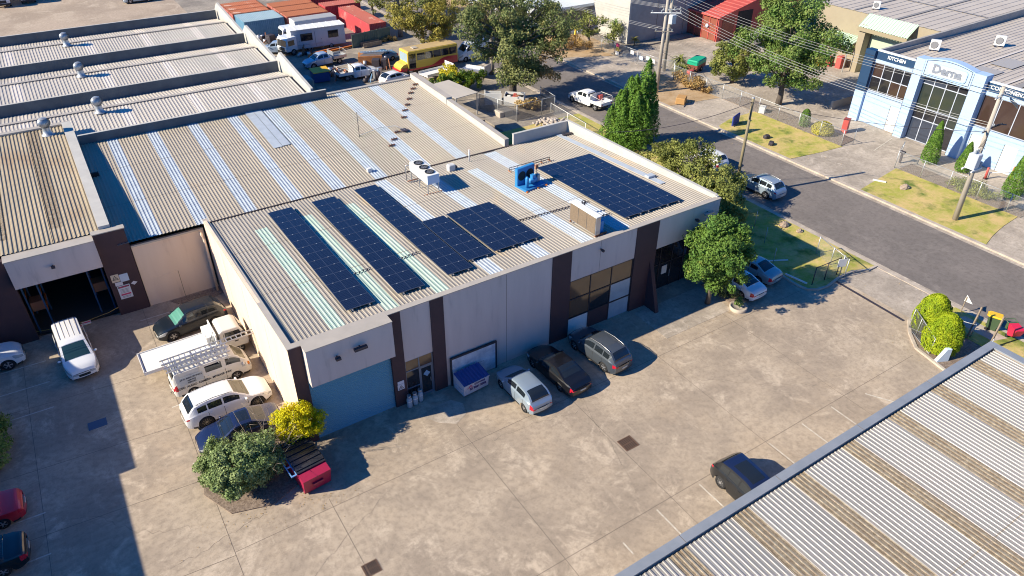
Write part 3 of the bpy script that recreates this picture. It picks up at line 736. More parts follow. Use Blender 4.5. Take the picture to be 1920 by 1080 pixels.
# chain and tag across the doorway, racks inside
mb = MB(); mb.tube([(-13.0, 18.9, .75), (-11.5, 18.9, .52), (-10, 18.9, .45), (-8.6, 18.9, .6), (-7.9, 18.9, .8)], .018, mat("yellow_chain", (.45, .3, .08), .6), 6)
ch = tag(mb.build("barrier_chain"), "thin yellowish chain strung low across the open dark doorway with a small tag", "chain")
mb = MB(); mb.box(-10.35, -9.8, 18.86, 18.885, .2, .45, msw); mb.box(-10.33, -9.82, 18.855, 18.86, .34, .42, mmag); mb.build("tag", ch)
def rack(x, y, label, n=1):
    t = thing("pallet_rack", label, "rack", (x, y, .01))
    for dx in (0, .9 * n): 
        for dy in (0, 2.6): mb = MB(); mb.box(dx - .05, dx + .05, dy - .05, dy + .05, 0, 3.8, mat("rack_blue", (.02, .07, .16), .5)); mb.build("upright", t)
    mb = MB()
    for z in (1.4, 2.7):
        for dx in (0, .9 * n): mb = MB(); mb.box(dx - .045, dx + .045, .06, 2.54, z, z + .1, M_orange); mb.build("beam", t)
    mb = MB(); mb.bbox(.06, .84, .3, 1.2, 1.51, 2.2, M_rustpipe, .02); mb.build("carton", t)
    return t
rack(-12.9, 19.9, "blue and orange pallet rack just inside the left of the dark doorway"); rack(-9.0, 20.2, "blue pallet rack in the gloom inside the right of the dark doorway")

# ================================================================== sawtooth factory (C)
Cc = thing("sawtooth_factory", "grey factory roof in stepped bays divided by dark concrete upstands", "factory")
XRs = 14.2
bays = [(36.7, 48.0), (48.0, 60.6), (60.6, 73.6)]
mr = MB(); mg = MB(); mu = []
sk2 = {}
for bi, (ya, yb) in enumerate(bays):
    prof = [(ya + .15, 5.95), ((ya + yb) / 2 + 1.8, 6.5), (yb - .05, 5.95)]
    xr = XRs - .3
    strips = [(-10.6, -9.7), (-2.5, -1.6), (3.6, 4.5), (9.4, 10.3)]
    cx = -60
    x_from = -60
    for a, b in strips:
        corr(mr, cx, a, prof if bi else prof, M_roofC, pitch=.3, h=.038, top=.09); cx = b
    corr(mr, cx, xr, prof, M_roofC, pitch=.3, h=.038, top=.09)
    for a, b in strips: s_ = MB(); corr(s_, a, b, prof, M_sky_p, pitch=.3, h=.038, top=.09); sk2.setdefault(bi, []).append(s_)
    ym = (ya + yb) / 2 + 1.8
    mg.box(-60, xr, ym - .22, ym + .22, 6.56, 6.6, M_flash)
rc = mr.build("roof", Cc)
for bi in sk2:
    for s_ in sk2[bi]: s_.build("skylight", rc)
mg.build("ridge_capping", Cc)
for y, x0 in ((36.65, -6.6), (48.0, -60), (60.6, -60), (73.6, -60)):
    x1 = XRs + (.9 if y < 40 else -.2)
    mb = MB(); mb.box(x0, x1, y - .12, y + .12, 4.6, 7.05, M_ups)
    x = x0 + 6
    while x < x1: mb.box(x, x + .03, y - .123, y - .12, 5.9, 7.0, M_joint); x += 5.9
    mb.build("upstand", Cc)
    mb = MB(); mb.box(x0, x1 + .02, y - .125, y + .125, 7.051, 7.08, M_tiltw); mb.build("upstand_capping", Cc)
for (ya, yb) in bays:
    mb = MB(); mb.prism_x([(ya + 1.2 if ya > 40 else ya + 1.8, 0), (yb + 1.2, 0), (yb + 1.2, 6.9), (yb - .4, 8.0), (ya + (1.2 if ya > 40 else 1.8), 6.75)], XRs + .0, XRs + .28, M_tiltw); mb.build("gable_wall", Cc)
mb = MB(); mb.box(-60, 14, 73.75, 74.0, 0, 6.9, M_tilt); mb.build("wall", Cc)
# spinning roof vents
def turbine(x, y, z, label):
    t = thing("roof_ventilator", label, "roof ventilator", (x, y, z), 0, "round metal ventilators along the left roofs"); t.scale = (.86, .86, .86)
    mb = MB(); mb.lathe([(.62, 0), (.42, .12), (.34, .5), (.34, .75)], (0, 0, 0), M_steel, 16); mb.build("base", t)
    mb = MB(); N_ = 24
    for k in range(N_):
        a = 2 * math.pi * k / N_; ring = []
        for i in range(9):
            th = math.pi * (0.12 + .78 * i / 8); r_ = .52 * math.sin(th) + .05
            ring.append((r_, 1.22 - .46 * math.cos(th)))
        V = []
        for (r_, h) in ring:
            V.append((r_ * math.cos(a), r_ * math.sin(a), h)); V.append((r_ * .9 * math.cos(a + .3), r_ * .9 * math.sin(a + .3), h))
        mb.add(V, [(2 * i, 2 * i + 1, 2 * i + 3, 2 * i + 2) for i in range(8)], M_steel, True)
    mb.lathe([(.001, .76), (.34, .76), (.36, .8)], (0, 0, 0), M_steel, 16); mb.lathe([(.36, 1.62), (.2, 1.7), (.001, 1.72)], (0, 0, 0), M_steel, 16)
    mb.build("turbine_head", t)
turbine(-8.6, 38.6, z7(38.6) + .02, "nearest round metal ventilator, by the ridge of the cream roof")
turbine(-4.1, 43.2, 6.5, "second round metal ventilator up the grey roofs, on the nearest bay")
turbine(-4.2, 55.2, 6.5, "third round metal ventilator, on the middle grey bay")
turbine(-4.2, 68.0, 6.5, "farthest round metal ventilator, on the last grey bay")

# ================================================================== bottom right building
D = thing("neighbour_warehouse", "foreground warehouse roof of silver ribbed sheets striped with brown lichen", "warehouse")
mb = MB(); mb.box(3.0, 32.15, -19.35, -19.15, 0, 5.85, M_taupe); mb.box(31.95, 32.15, -80, -19.36, 0, 5.85, M_taupe); mb.box(2.6, 2.8, -80, -19.2, 0, 5.8, M_taupe); mb.build("wall", D)
mb = MB(); mb.box(2.6, 32.4, -19.36, -18.95, 5.98, 6.06, M_flashR); mb.box(2.6, 32.4, -19.0, -18.93, 5.6, 5.979, M_flashR); mb.box(31.9, 32.4, -80, -19.361, 5.975, 6.055, M_flashR)
for x in (8.8, 14.6, 20.4, 26.2): mb.box(x, x + .02, -19.37, -18.94, 6.06, 6.066, M_joint)
mb.build("roof_capping", D)
mb = MB(); mb.box(2.6, 31.9, -19.5, -19.37, 5.7, 5.76, M_gut); mb.build("gutter", D)
st = [(11.45 + 3.62 * k - 3.62 * 2, 12.4 + 3.62 * k - 3.62 * 2) for k in range(8)]
E0, E1 = (-80.0, 6.9), (-19.42, 5.88)
mb = MB(); cx = 2.6; sks = []
for a, b in st:
    if b > 31.8: break
    if a > cx: corr(mb, cx, a, [E0, E1], M_roofR, pitch=.243, h=.036, top=.06)
    sks.append((max(a, 2.6), b)); cx = b
corr(mb, cx, 31.95, [E0, E1], M_roofR, pitch=.243, h=.036, top=.06)
rD = mb.build("roof", D)
zD = lambda y: 5.88 + (-19.42 - y) * 1.02 / 60.58
for y_ in (-26.0, -33.2, -40.4): lap(2.6, 31.95, y_, zD, rD, pitch=.243, h=.036, top=.06)
M_mrib = mat('lichen_rib', (.38, .34, .27), .8, col2=(.27, .22, .16), scale=4, detail=10)
for a, b in sks: s_ = MB(); corr(s_, a, b, [E0, E1], M_moss, pitch=.243, h=.036, top=.06, mtop=M_mrib); s_.build("skylight", rD)
# low canopy at the bottom edge
mb = MB(); mb.box(-.8, 3.0, -.9, .9, 2.9, 3.0, M_steel); mb.bbox(-.75, 2.6, -.85, .85, 3.001, 3.06, M_flashR, .02)
cp = tag(MB().box(-.8, 1.1, -2.5, 0, 2.55, 2.65, M_flashR).build("awning", loc=(3.95, -16.4, 0)), "small grey metal awning at the bottom edge of the yard beside the ribbed roof", "awning")
for dx, dy in ((-.7, -.1), (1.0, -.1), (-.7, -2.4)): s_ = MB(); s_.box(dx - .03, dx + .03, dy - .03, dy + .03, 0, 2.549, M_steel); s_.build("post", cp)
# off-frame unit on the left whose shadow falls over the yard
LB = thing("side_warehouse", "grey warehouse at the left edge whose shadow crosses the yard", "warehouse")
mb = MB(); mb.box(-45, -21.3, 6.3, 18.5, 0, 7.3, M_taupe); mb.box(-45, -22.2, -40, 6.29, 0, 7.35, M_taupe); mb.build("wall", LB)
mb = MB(); mb.box(-45.1, -21.2, 6.2, 18.6, 7.301, 7.4, M_flash); mb.box(-45.1, -22.1, -40, 6.19, 7.351, 7.43, M_flash); mb.build("roof", LB)

# ================================================================== showroom (pale blue) across the road
S = thing("showroom", "pale blue and white showroom with raised portal sign and dark gridded windows across the road", "showroom")
FX = 69.8
def sb(x0, x1, y0, y1, z0, z1, m, name="wall_panel"):
    mb = MB(); mb.box(x0, x1, y0, y1, z0, z1, m); return mb.build(name, S)
sb(FX, FX + .3, 9.5, 15.0, 0, 3.55, M_showblue, "wall"); sb(FX, FX + .3, -4.6, 2.2, 0, 3.5, M_showblue, "wall")
sb(FX - .35, FX + .6, 14.3, 15.45, 0, 7.9, M_deepblue if False else M_showblue, "pier")
sb(FX - .36, FX + .61, 14.29, 15.46, 3.5, 7.95, M_deepblue, "pier")
sb(FX + .02, FX + .3, 9.5, 14.29, 7.1, 7.95, M_deepblue, "fascia"); sb(FX - .02, FX + .3, 9.5, 14.29, 7.951, 8.1, M_white, "fascia_capping")
sb(FX + .0, FX + .3, 9.5, 14.29, 6.75, 7.09, M_showblue, "fascia_band")
sb(FX + .02, FX + .3, -4.8, 2.2, 7.1, 7.95, M_deepblue, "fascia"); sb(FX - .02, FX + .3, -4.8, 2.2, 7.951, 8.1, M_white, "fascia_capping"); sb(FX, FX + .3, -4.8, 2.2, 6.75, 7.09, M_showblue, "fascia_band")
sb(FX - .7, FX + .6, 8.5, 9.5, 0, 8.6, M_showblue, "pier"); sb(FX - .7, FX + .6, 2.2, 3.4, 0, 8.6, M_showblue, "pier")
sb(FX - .3, FX + .6, -6.0, -4.8, 0, 8.0, M_showblue, "pier")
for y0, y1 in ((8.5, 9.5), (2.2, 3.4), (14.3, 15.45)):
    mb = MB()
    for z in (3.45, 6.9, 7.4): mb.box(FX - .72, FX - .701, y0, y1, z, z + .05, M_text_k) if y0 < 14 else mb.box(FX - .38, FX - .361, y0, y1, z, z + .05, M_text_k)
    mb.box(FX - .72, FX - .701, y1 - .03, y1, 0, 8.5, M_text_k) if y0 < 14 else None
    mb.build("shadow_line", S)  # thin black strips laid on as painted shadow lines of the facade
# portal head with a gently arched top
mb = MB(); n = 12
prof = [(3.401, 7.0), (8.499, 7.0)] + [(8.499 - (5.098) * i / n, 8.62 + .45 * math.sin(math.pi * i / n)) for i in range(n + 1)]
mb.prism_x(prof, FX - .66, FX + .4, M_showblue); mb.build("portal_head", S)
mb = MB()
mb.tube([(FX - .68, 8.3, 7.15), (FX - .68, 3.6, 7.15)], .025, M_text_k, 4); mb.tube([(FX - .68, 8.3, 7.15), (FX - .68, 8.3, 8.6)], .025, M_text_k, 4); mb.tube([(FX - .68, 3.6, 7.15), (FX - .68, 3.6, 8.6)], .025, M_text_k, 4)
mb.tube([(FX - .68, 8.3 - 4.7 * i / 10, 8.6 + .32 * math.sin(math.pi * i / 10)) for i in range(11)], .025, M_text_k, 4); mb.build("portal_outline", S)
# sign plaque, rounded
def rrect(y0, y1, z0, z1, r, n=5):
    P = []
    for cy, cz, a0 in ((y1 - r, z1 - r, 0), (y0 + r, z1 - r, 90), (y0 + r, z0 + r, 180), (y1 - r, z0 + r, 270)):
        for i in range(n + 1): a = R(a0 + 90 * i / n); P.append((cy + r * math.cos(a), cz + r * math.sin(a)))
    return P
pl = MB(); pl.prism_x(rrect(3.95, 8.0, 7.32, 8.52, .3), FX - .76, FX - .661, M_showblue); pl.prism_x(rrect(4.08, 7.87, 7.44, 8.40, .22), FX - .78, FX - .761, M_white); plo = pl.build("sign_plaque", S)
text("Derna", 1.15, mat("sign_grey", (.20, .22, .27), .5), S, loc=(FX - .80, 5.97, 7.98), rot=(R(90), 0, R(-90)), ext=.03, bold=.05, sx=1.05)
text("KITCHEN", .50, M_text_w, S, loc=(FX + .0, 11.9, 7.55), rot=(R(90), 0, R(-90)), ext=.02, bold=.008)
text("COMPONENTS", .50, M_text_w, S, loc=(FX + .0, .05, 7.55), rot=(R(90), 0, R(-90)), ext=.02, bold=.008, sx=1.05)
def grid(y0, y1, z0, z1, cols, rows, x, glass, fm=M_alum):
    f = MB(); w = .08
    ys = [y0 + (y1 - y0) * i / cols for i in range(cols + 1)]
    for y in ys: f.box(x - .05, x + .05, y - w / 2, y + w / 2, z0, z1, fm)
    for z in rows:
        for a, b in zip(ys, ys[1:]): f.box(x - .045, x + .045, a + w / 2, b - w / 2, z - w / 2, z + w / 2, fm)
    fo = f.build("window_frame", S)
    for a, b in zip(ys, ys[1:]):
        for c, d in zip(rows, rows[1:]):
            g = MB(); g.box(x + .0, x + .02, a + w / 2, b - w / 2, c + w / 2, d - w / 2, glass[int(a * 7 + c * 3) % len(glass)] if isinstance(glass, list) else glass); g.build("pane", fo)
M_fw = mat("white_window_frame", (.45, .48, .55), .4)
grid(9.55, 14.25, 3.6, 6.74, 4, [3.64, 5.2, 6.7], FX + .15, [M_glassD, mat("dark_brown_glass", (.05, .03, .025), .08, spec=.8)], M_fw)
grid(3.42, 8.48, 0.0, 7.0, 4, [.05, 2.4, 3.6, 6.1, 6.9], FX + .1, [M_glassD, mat("green_glass", (.028, .036, .03), .08, spec=.8), mat("slate_glass", (.035, .045, .07), .08, spec=.8)], M_fw)
grid(-4.75, 2.15, 3.55, 6.74, 4, [3.6, 6.7], FX + .15, mat("dark_brown_glass", (.05, .03, .025), .08), M_fw)
for y in (10.2, 1.1, -2.2):
    mb = MB(); mb.box(FX - .03, FX - .001, y - .55, y + .75, 0, 2.7, M_white); mb.box(FX - .04, FX - .031, y + .6, y + .66, 1.1, 1.2, M_steel_d); mb.build("door", S)
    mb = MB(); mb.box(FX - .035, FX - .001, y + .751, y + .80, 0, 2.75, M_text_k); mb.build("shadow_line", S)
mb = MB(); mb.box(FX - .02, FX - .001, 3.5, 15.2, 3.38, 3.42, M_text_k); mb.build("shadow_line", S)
mb = MB(); mb.box(FX + .31, 110, 15.2, 15.45, 0, 6.9, M_tilt); mb.box(FX + .31, 110, 18.1, 18.35, 0, 1.0, M_tilt); mb.build("wall", S)
mb = MB(); slopebox(mb, 0, 1, 0, 0, 1, 0, .01, M_white) if False else None
pr = MB()
for k, (xa, xb) in enumerate([(70.15, 140)]):
    corr(pr, -60, 15.2, [(xa, 6.3), (xb, 7.9)], M_roofS, pitch=.6, h=.05, top=.12, along='x')
rs_ = pr.build("roof", S)
mb = MB(); slp = lambda x: 6.3 + 1.6 * (x - 70.15) / 69.85
for y in (1.8, -7.5): mb.add([(70.2, y - .35, slp(70.2) + .09), (139, y - .35, slp(139) + .09), (139, y + .35, slp(139) + .09), (70.2, y + .35, slp(70.2) + .09)], [(0, 1, 2, 3)], M_joint if False else mat("mid_grey_flashing", (.27, .25, .235), .6))
for y in (7.8, 2.9, -3.5): mb.add([(74, y - .12, slp(74) + .1), (130, y - .12, slp(130) + .1), (130, y + .12, slp(130) + .1), (74, y + .12, slp(74) + .1)], [(0, 1, 2, 3)], M_sky_p)
mb.build("roof_flashing", rs_)
for (x0, x1, y0, y1) in ((76, 79, 5, 7.4), (76, 79, -.2, 2.4 - .9), (80.5, 84, 5, 7.4), (80.5, 84, -.2, 1.3), (85.5, 89, -.2, 1.3), (85.5, 89, 4, 6.4), (91, 95, 3, 6.4), (91, 95, -1, 1.2)):
    mb = MB(); mb.add([(x0, y0, slp(x0) + .11), (x1, y0, slp(x1) + .11), (x1, y1, slp(x1) + .11), (x0, y1, slp(x0) + .11)], [(0, 1, 2, 3)], mat("dull_skylight", (.36, .335, .31), .5)); mb.build("skylight", rs_)
mb = MB(); mb.prism_y([(70.4, 0), (140, 0), (140, 8.7), (70.4, 7.3)], 15.46, 15.75, M_tilt); mb.build("parapet", S)
def split_ac(label, x, y, z, s=1.0, rz=0):
    t = thing("air_conditioner", label, "air conditioner", (x, y, z), rz)
    mb = MB(); mb.bbox(-.45 * s, .45 * s, -.2 * s, .2 * s, .15, .15 + .9 * s, M_white, .03); bo = mb.build("casing", t)
    mb = MB(); mb.lathe([(.30 * s, 0), (.32 * s, -.02), (.33 * s, -.03)], (-.08 * s, -.2 * s, .15 + .45 * s), M_steel_d, 18, 'y'); mb.lathe([(.001, -.022), (.30 * s, -.022)], (-.08 * s, -.2 * s, .15 + .45 * s), mat('fan_mid_grey', (.22, .22, .23), .6), 18, 'y'); mb.build("fan_grille", bo)
    mb = MB(); mb.box(-.4 * s, -.34 * s, -.3 * s, .3 * s, 0, .15, M_steel_d); mb.box(.34 * s, .4 * s, -.3 * s, .3 * s, 0, .15, M_steel_d); mb.build("foot", t)
split_ac("white air conditioner with dark grille on the showroom roof, nearer the blue facade", 80.0, 13.6, 6.56, 1.2, R(-60))
split_ac("white air conditioner with round fan on the showroom roof, farther from the facade", 87.5, 10.2, 6.74, 1.2, R(-60))
split_ac("small white unit on the beige factory roof edge behind the mint canopy", 88.5, 27.2, 7.3, 1.0, R(-60))

# ================================================================== beige factory
K = thing("beige_factory", "beige rendered factory with mint green canopy over a tall loading door", "factory")
mb = MB(); mb.box(86.0, 86.3, 15.8, 34, 0, 7.2, M_khaki); mb.box(86.31, 130, 33.7, 34, 0, 7.2, M_khaki); mb.build("wall", K)
mb = MB(); corr(mb, 15.8, 34.1, [(85.9, 7.22), (170, 9.4)], M_roofS, pitch=1.1, h=.05, top=.2, along='x'); rk = mb.build("roof", K)
kz = lambda x: 7.22 + 2.18 * (x - 85.9) / 84.1
mb = MB()
for x in (96, 112): mb.add([(x, 15.8, kz(x) + .09), (x + .35, 15.8, kz(x) + .09), (x + .35, 34, kz(x) + .09), (x, 34, kz(x) + .09)], [(0, 1, 2, 3)], mat("mid_grey_flashing", (.2, .2, .2)))
for y in (22.5, 28.5): mb.add([(86, y, kz(86) + .095), (168, y, kz(168) + .095), (168, y + .35, kz(168) + .095), (86, y + .35, kz(86) + .095)], [(0, 1, 2, 3)], mat("mid_grey_flashing", (.2, .2, .2)))
mb.build("roof_flashing", rk)
mb = MB(); mb.box(85.9, 85.99, 19.7, 25.2, 0, 5.6, mat("mint_door", (.40, .47, .36), .6)); mb.build("roller_door", K)
mb = MB(); mb.box(84.5, 85.9, 25.3, 26.2, 0, 6.2, M_khaki); mb.build("pier", K)
mb = MB(); corr(mb, 19.4, 26.4, [(84.2, 5.9), (85.98, 7.3)], M_mint, pitch=.4, h=.07, top=.12, along='x'); mb.box(84.2, 84.26, 19.4, 26.4, 5.4, 5.88, mat("canopy_edge", (.30, .25, .16), .7)); mb.build("canopy", K)
mb = MB(); corr(mb, 26.3, 31.5, [(83.2, 3.4), (85.98, 4.2)], M_mint, pitch=.4, h=.06, top=.12, along='x'); mb.box(83.2, 83.3, 26.3, 26.4, 0, 3.4, M_steel); mb.box(83.2, 83.3, 31.4, 31.5, 0, 3.4, M_steel); mb.build("side_awning", K)
floodlight("dark lamp on the beige factory wall beside the mint canopy", 85.95, 18.8, 5.6, .4)

# ================================================================== grey factory and red shed
Gy = thing("grey_factory", "tall grey concrete factory with a white-roofed front office behind the power poles", "factory")
mb = MB(); mb.box(67.2, 140, 51.8, 52.1, 0, 12, M_tilt)
x = 72.5
while x < 139: mb.box(x, x + .06, 51.78, 51.799, 0, 12, M_joint); x += 5.6
mb.build("wall", Gy)
mb = MB(); mb.box(66.9, 67.19, 51.75, 120, 0, 12, M_tiltw); mb.build("wall", Gy)
mb = MB(); mb.box(66.9, 140, 52.1, 120, 12.0, 12.1, M_roofC); mb.build("roof", Gy)
mb = MB(); mb.box(59.5, 66.89, 61.0, 100, 0, 3.6, mat("pale_grey_wall", (.36, .38, .41), .7)); mb.build("office_wall", Gy)
mb = MB(); mb.box(58.6, 66.89, 60.0, 101, 3.9, 4.3, mat("blue_white_fascia", (.50, .56, .62), .5)); mb.build("office_roof", Gy)
for k in range(6): mb = MB(); mb.box(59.44, 59.499, 62.5 + k * 5, 66 + k * 5, 1.2, 2.6, M_glassD); mb.build("window", Gy)
mb = MB(); mb.box(59.4, 66.89, 60.93, 60.99, .5, 3.2, mat("dark_office_front", (.11, .10, .10), .5)); mb.build("shopfront", Gy)
Rd = thing("red_shed", "red steel shed with sloping red roof and red-brown sliding doors", "shed")
mb = MB(); mb.prism_y([(79.25, 0), (79.25, 3.45), (98, 7.6), (98, 0)], 45.6, 45.75, M_redp); mb.build("wall", Rd)
mb = MB(); mb.prism_y([(78.8, 3.45), (78.8, 3.6), (98.2, 7.95), (98.2, 7.8)], 45.2, 51.75, M_redp)
for k in range(20): mb.prism_y([(78.8 + k * .95, 3.6 + k * .2131), (78.86 + k * .95, 3.68 + k * .2131), (78.92 + k * .95, 3.63 + k * .2131)], 45.2, 51.75, M_redp)
mb.build("roof", Rd)
for k in range(4):
    mb = MB(); mb.box(79.2, 79.24, 45.95 + k * 1.45, 47.3 + k * 1.45, 0.05, 3.3, M_rustdoor); mb.build("sliding_door", Rd)
mb = MB()
for k in range(5): mb.box(79.12, 79.2, 45.8 + k * 1.45, 45.94 + k * 1.45, 0, 3.44, M_redp)
mb.box(79.13, 79.199, 45.95, 51.7, 1.15, 1.25, M_redp); mb.build("door_frame", Rd)
mb = MB(); mb.box(80.0, 82.6, 45.55, 45.599, 0, 3.2, M_rustdoor); mb.build("side_door", Rd)
mb = MB(); mb.box(83.2, 86.4, 45.56, 45.599, 0.0, 3.9, M_black); mb.build("doorway", Rd)
mb = MB(); mb.lathe([(.01, 0), (.25, -.02), (.3, -.12), (.25, -.22), (.01, -.24)], (79.1, 47.6, 2.0), mat("pale_drum", (.5, .58, .7), .4), 12, 'x'); mb.build("sign_disc", Rd)

# ================================================================== shipping containers
def container(label, x0, x1, y0, y1, m, mtop, h=2.6, group="shipping containers in the back yard"):
    t = thing("shipping_container", label, "container", ((x0 + x1) / 2, (y0 + y1) / 2, 0), 0, group)
    a, b = (x1 - x0) / 2, (y1 - y0) / 2
    mb = MB()
    def wall(n, L0, L1, fx, out):
        pts = []; k = 0; s_ = L0 + .12; p = .28
        while s_ < L1 - .12: pts += [(s_, 0), (s_ + .1, 0), (s_ + .14, 1), (s_ + .24, 1)]; s_ += p
        pts.append((L1 - .1, 0)); V = []
        for z in (.15, h - .12):
            for (u, d) in pts: V.append(fx(u, out - d * .04) + (z,))
        nn = len(pts); mb.add(V, [(i, i + 1, nn + i + 1, nn + i) for i in range(nn - 1)], m)
    wall(0, -a, a, lambda u, d: (u, -b + .04 - d + 0.0), 0.0); wall(0, -a, a, lambda u, d: (-u, b - .04 + d), 0.0)
    wall(0, -b, b, lambda u, d: (a - .04 + d, u), 0.0); wall(0, -b, b, lambda u, d: (-a + .04 - d, -u), 0.0)
    mb.build("side_wall", t)
    mb = MB()
    for sx in (-a, a - .14):
        for sy in (-b, b - .14): mb.box(sx, sx + .14, sy, sy + .14, 0, h - .13, m)
    for sy in (-b, b - .12): mb.box(-a + .14, a - .14, sy, sy + .12, 0, .15, m); mb.box(-a + .14, a - .14, sy, sy + .12, h - .13, h - .01, m)
    for sx in (-a, a - .12): mb.box(sx, sx + .12, -b + .14, b - .14, 0, .15, m); mb.box(sx, sx + .12, -b + .14, b - .14, h - .13, h - .01, m)
    mb.build("corner_frame", t)
    mb = MB(); corr(mb, -a, a, [(-b, h - .01), (b, h - .01)], mtop, pitch=.3, h=.02, top=.12); mb.build("roof", t)
    return t
M_cr = mat("faded_red_container", (.46, .12, .09), .7, col2=(.56, .30, .24), scale=.7, detail=8, lo=.5, hi=.62)
M_crt = mat("rusty_container_roof", (.42, .13, .055), .85, col2=(.56, .42, .34), scale=.45, detail=9, lo=.55, hi=.62)
M_brt = mat("brown_rust_roof", (.36, .115, .045), .85, col2=(.50, .30, .20), scale=.4, detail=9, lo=.6, hi=.66)
M_cb = mat("blue_container", (.10, .24, .36), .6, col2=(.13, .28, .40), scale=.6)
M_cbt = mat("blue_grey_container_roof", (.30, .40, .44), .7, col2=(.25, .35, .40), scale=.6)
M_crr = mat("bright_red_container", (.50, .07, .08), .6, col2=(.56, .22, .20), scale=.5, detail=8, lo=.55, hi=.64)
M_crd = mat("red_roof_worn", (.40, .11, .08), .8, col2=(.5, .3, .24), scale=.6, detail=8, lo=.6, hi=.66)
container("faded orange-red container at the back, left of the row, roof flaking white", 19.45, 25.3, 88.8, 91.2, M_cr, M_crt)
container("faded orange-red container second from the front, behind the flaking one", 19.45, 25.3, 91.35, 93.8, M_cr, M_crt)
container("faded orange-red container farthest back at the left of the row", 19.45, 25.3, 93.95, 96.4, M_cr, M_crt)
container("blue container with pale blue-grey roof beside the white box truck", 19.6, 25.6, 83.2, 88.4, M_cb, M_cbt)
container("brown-roofed rusty container nearest behind the white box truck", 26.0, 32.6, 83.0, 86.2, M_cr, M_brt)
container("brown-roofed rusty container in the middle of the rusty block", 26.0, 32.6, 86.4, 89.6, M_cr, M_brt)
container("brown-roofed rusty container at the rear of the rusty block", 26.0, 32.6, 89.8, 93.0, M_cr, M_brt)
container("long bright red container reaching toward the green fence beside the trees", 34.9, 37.6, 72.6, 84.8, M_crr, M_crd, 2.6)
container("bright red container set crossways behind the rusty block", 33.2, 39.2, 86.0, 89.0, M_crr, M_crd)
container("bright red container farthest right behind the others", 33.0, 39.0, 92.0, 94.6, M_crr, M_crd)

# ================================================================== vehicles
M_tyre = mat("tyre_rubber", (0.018, 0.018, 0.02), .85)
M_rim = mat("alloy_rim", (.50, .50, .52), .35, .7)
M_rimd = mat("dark_alloy_rim", (.25, .24, .22), .35, .7)
M_gap = mat("rim_gap", (.02, .02, .022), .7)
M_glass = mat("car_glass", (.014, .018, .022), .04, spec=.9)
M_glassg = mat("car_glass_sunlit_screen", (.16, .15, .10), .1, spec=.8)  # paler copy of the car glass, sun on the screen put into its colour
M_trim = mat("black_trim", (.02, .02, .022), .55)
M_tail = mat("tail_light_red", (.50, .01, .03), .15, spec=.8)
M_head = mat("head_light_glass", (.55, .58, .60), .1, .3, spec=.8)
M_plate = mat("number_plate_pale", (.55, .55, .50), .5)
M_ind = mat("indicator_orange", (.75, .22, .02), .2)
def paint(name, c, metal=0.0, rough=.32, coat=.8):
    return mat(name, c, rough, metal, coat=coat)
WHEELS = {}
def wheel_mesh(r, rim, w=.21, spokes=5):
    key = (round(r, 3), rim.name, spokes)
    if key in WHEELS: return WHEELS[key]
    mb = MB(); R_ = r * .66
    mb.lathe([(R_, -w / 2), (r * .94, -w / 2), (r, -w / 2 + .03), (r, w / 2 - .03), (r * .94, w / 2), (R_, w / 2)], (0, 0, 0), M_tyre, 22, 'y')
    a = mb.build("wheel"); me1 = a.data; bpy.data.objects.remove(a)
    mb = MB()
    for s_ in (-1, 1):
        y = s_ * (w / 2 - .035)
        V = [(0, y + s_ * .02, 0)]; n = 22
        for k in range(n): t = 2 * math.pi * k / n; V.append((R_ * math.cos(t), y, R_ * math.sin(t)))
        mb.add(V, [(0, 1 + k, 1 + (k + 1) % n) if s_ < 0 else (0, 1 + (k + 1) % n, 1 + k) for k in range(n)], rim)
        for k in range(spokes):
            t = 2 * math.pi * (k + .5) / spokes; d = math.pi / spokes * .62
            q = [(.30 * R_, t - d * .6), (.9 * R_, t - d), (.95 * R_, t), (.9 * R_, t + d), (.30 * R_, t + d * .6)]
            V = [(a_ * math.cos(b_), y + s_ * .024, a_ * math.sin(b_)) for a_, b_ in q]
            mb.add(V, [tuple(range(5)) if s_ < 0 else tuple(range(4, -1, -1))], M_gap)
    a = mb.build("rim"); me2 = a.data; bpy.data.objects.remove(a)
    WHEELS[key] = (me1, me2); return WHEELS[key]
def add_wheels(t, xs, half, r, rim=M_rim, w=.21, spokes=5, dual=()):
    m1, m2 = wheel_mesh(r, rim, w, spokes)
    for x in xs:
        for s_ in (-1, 1):
            o = bpy.data.objects.new("wheel", m1); COL.objects.link(o); o.parent = t; o.location = (x, s_ * (half - w / 2 - .01), r)
            p = bpy.data.objects.new("rim", m2); COL.objects.link(p); p.parent = o
def sm(xs, pts, k=3):
    y = np.interp(xs, [p[0] for p in pts], [p[1] for p in pts])
    for _ in range(k):
        y2 = y.copy(); y2[1:-1] = .25 * y[:-2] + .5 * y[1:-1] + .25 * y[2:]; y = y2
    return y
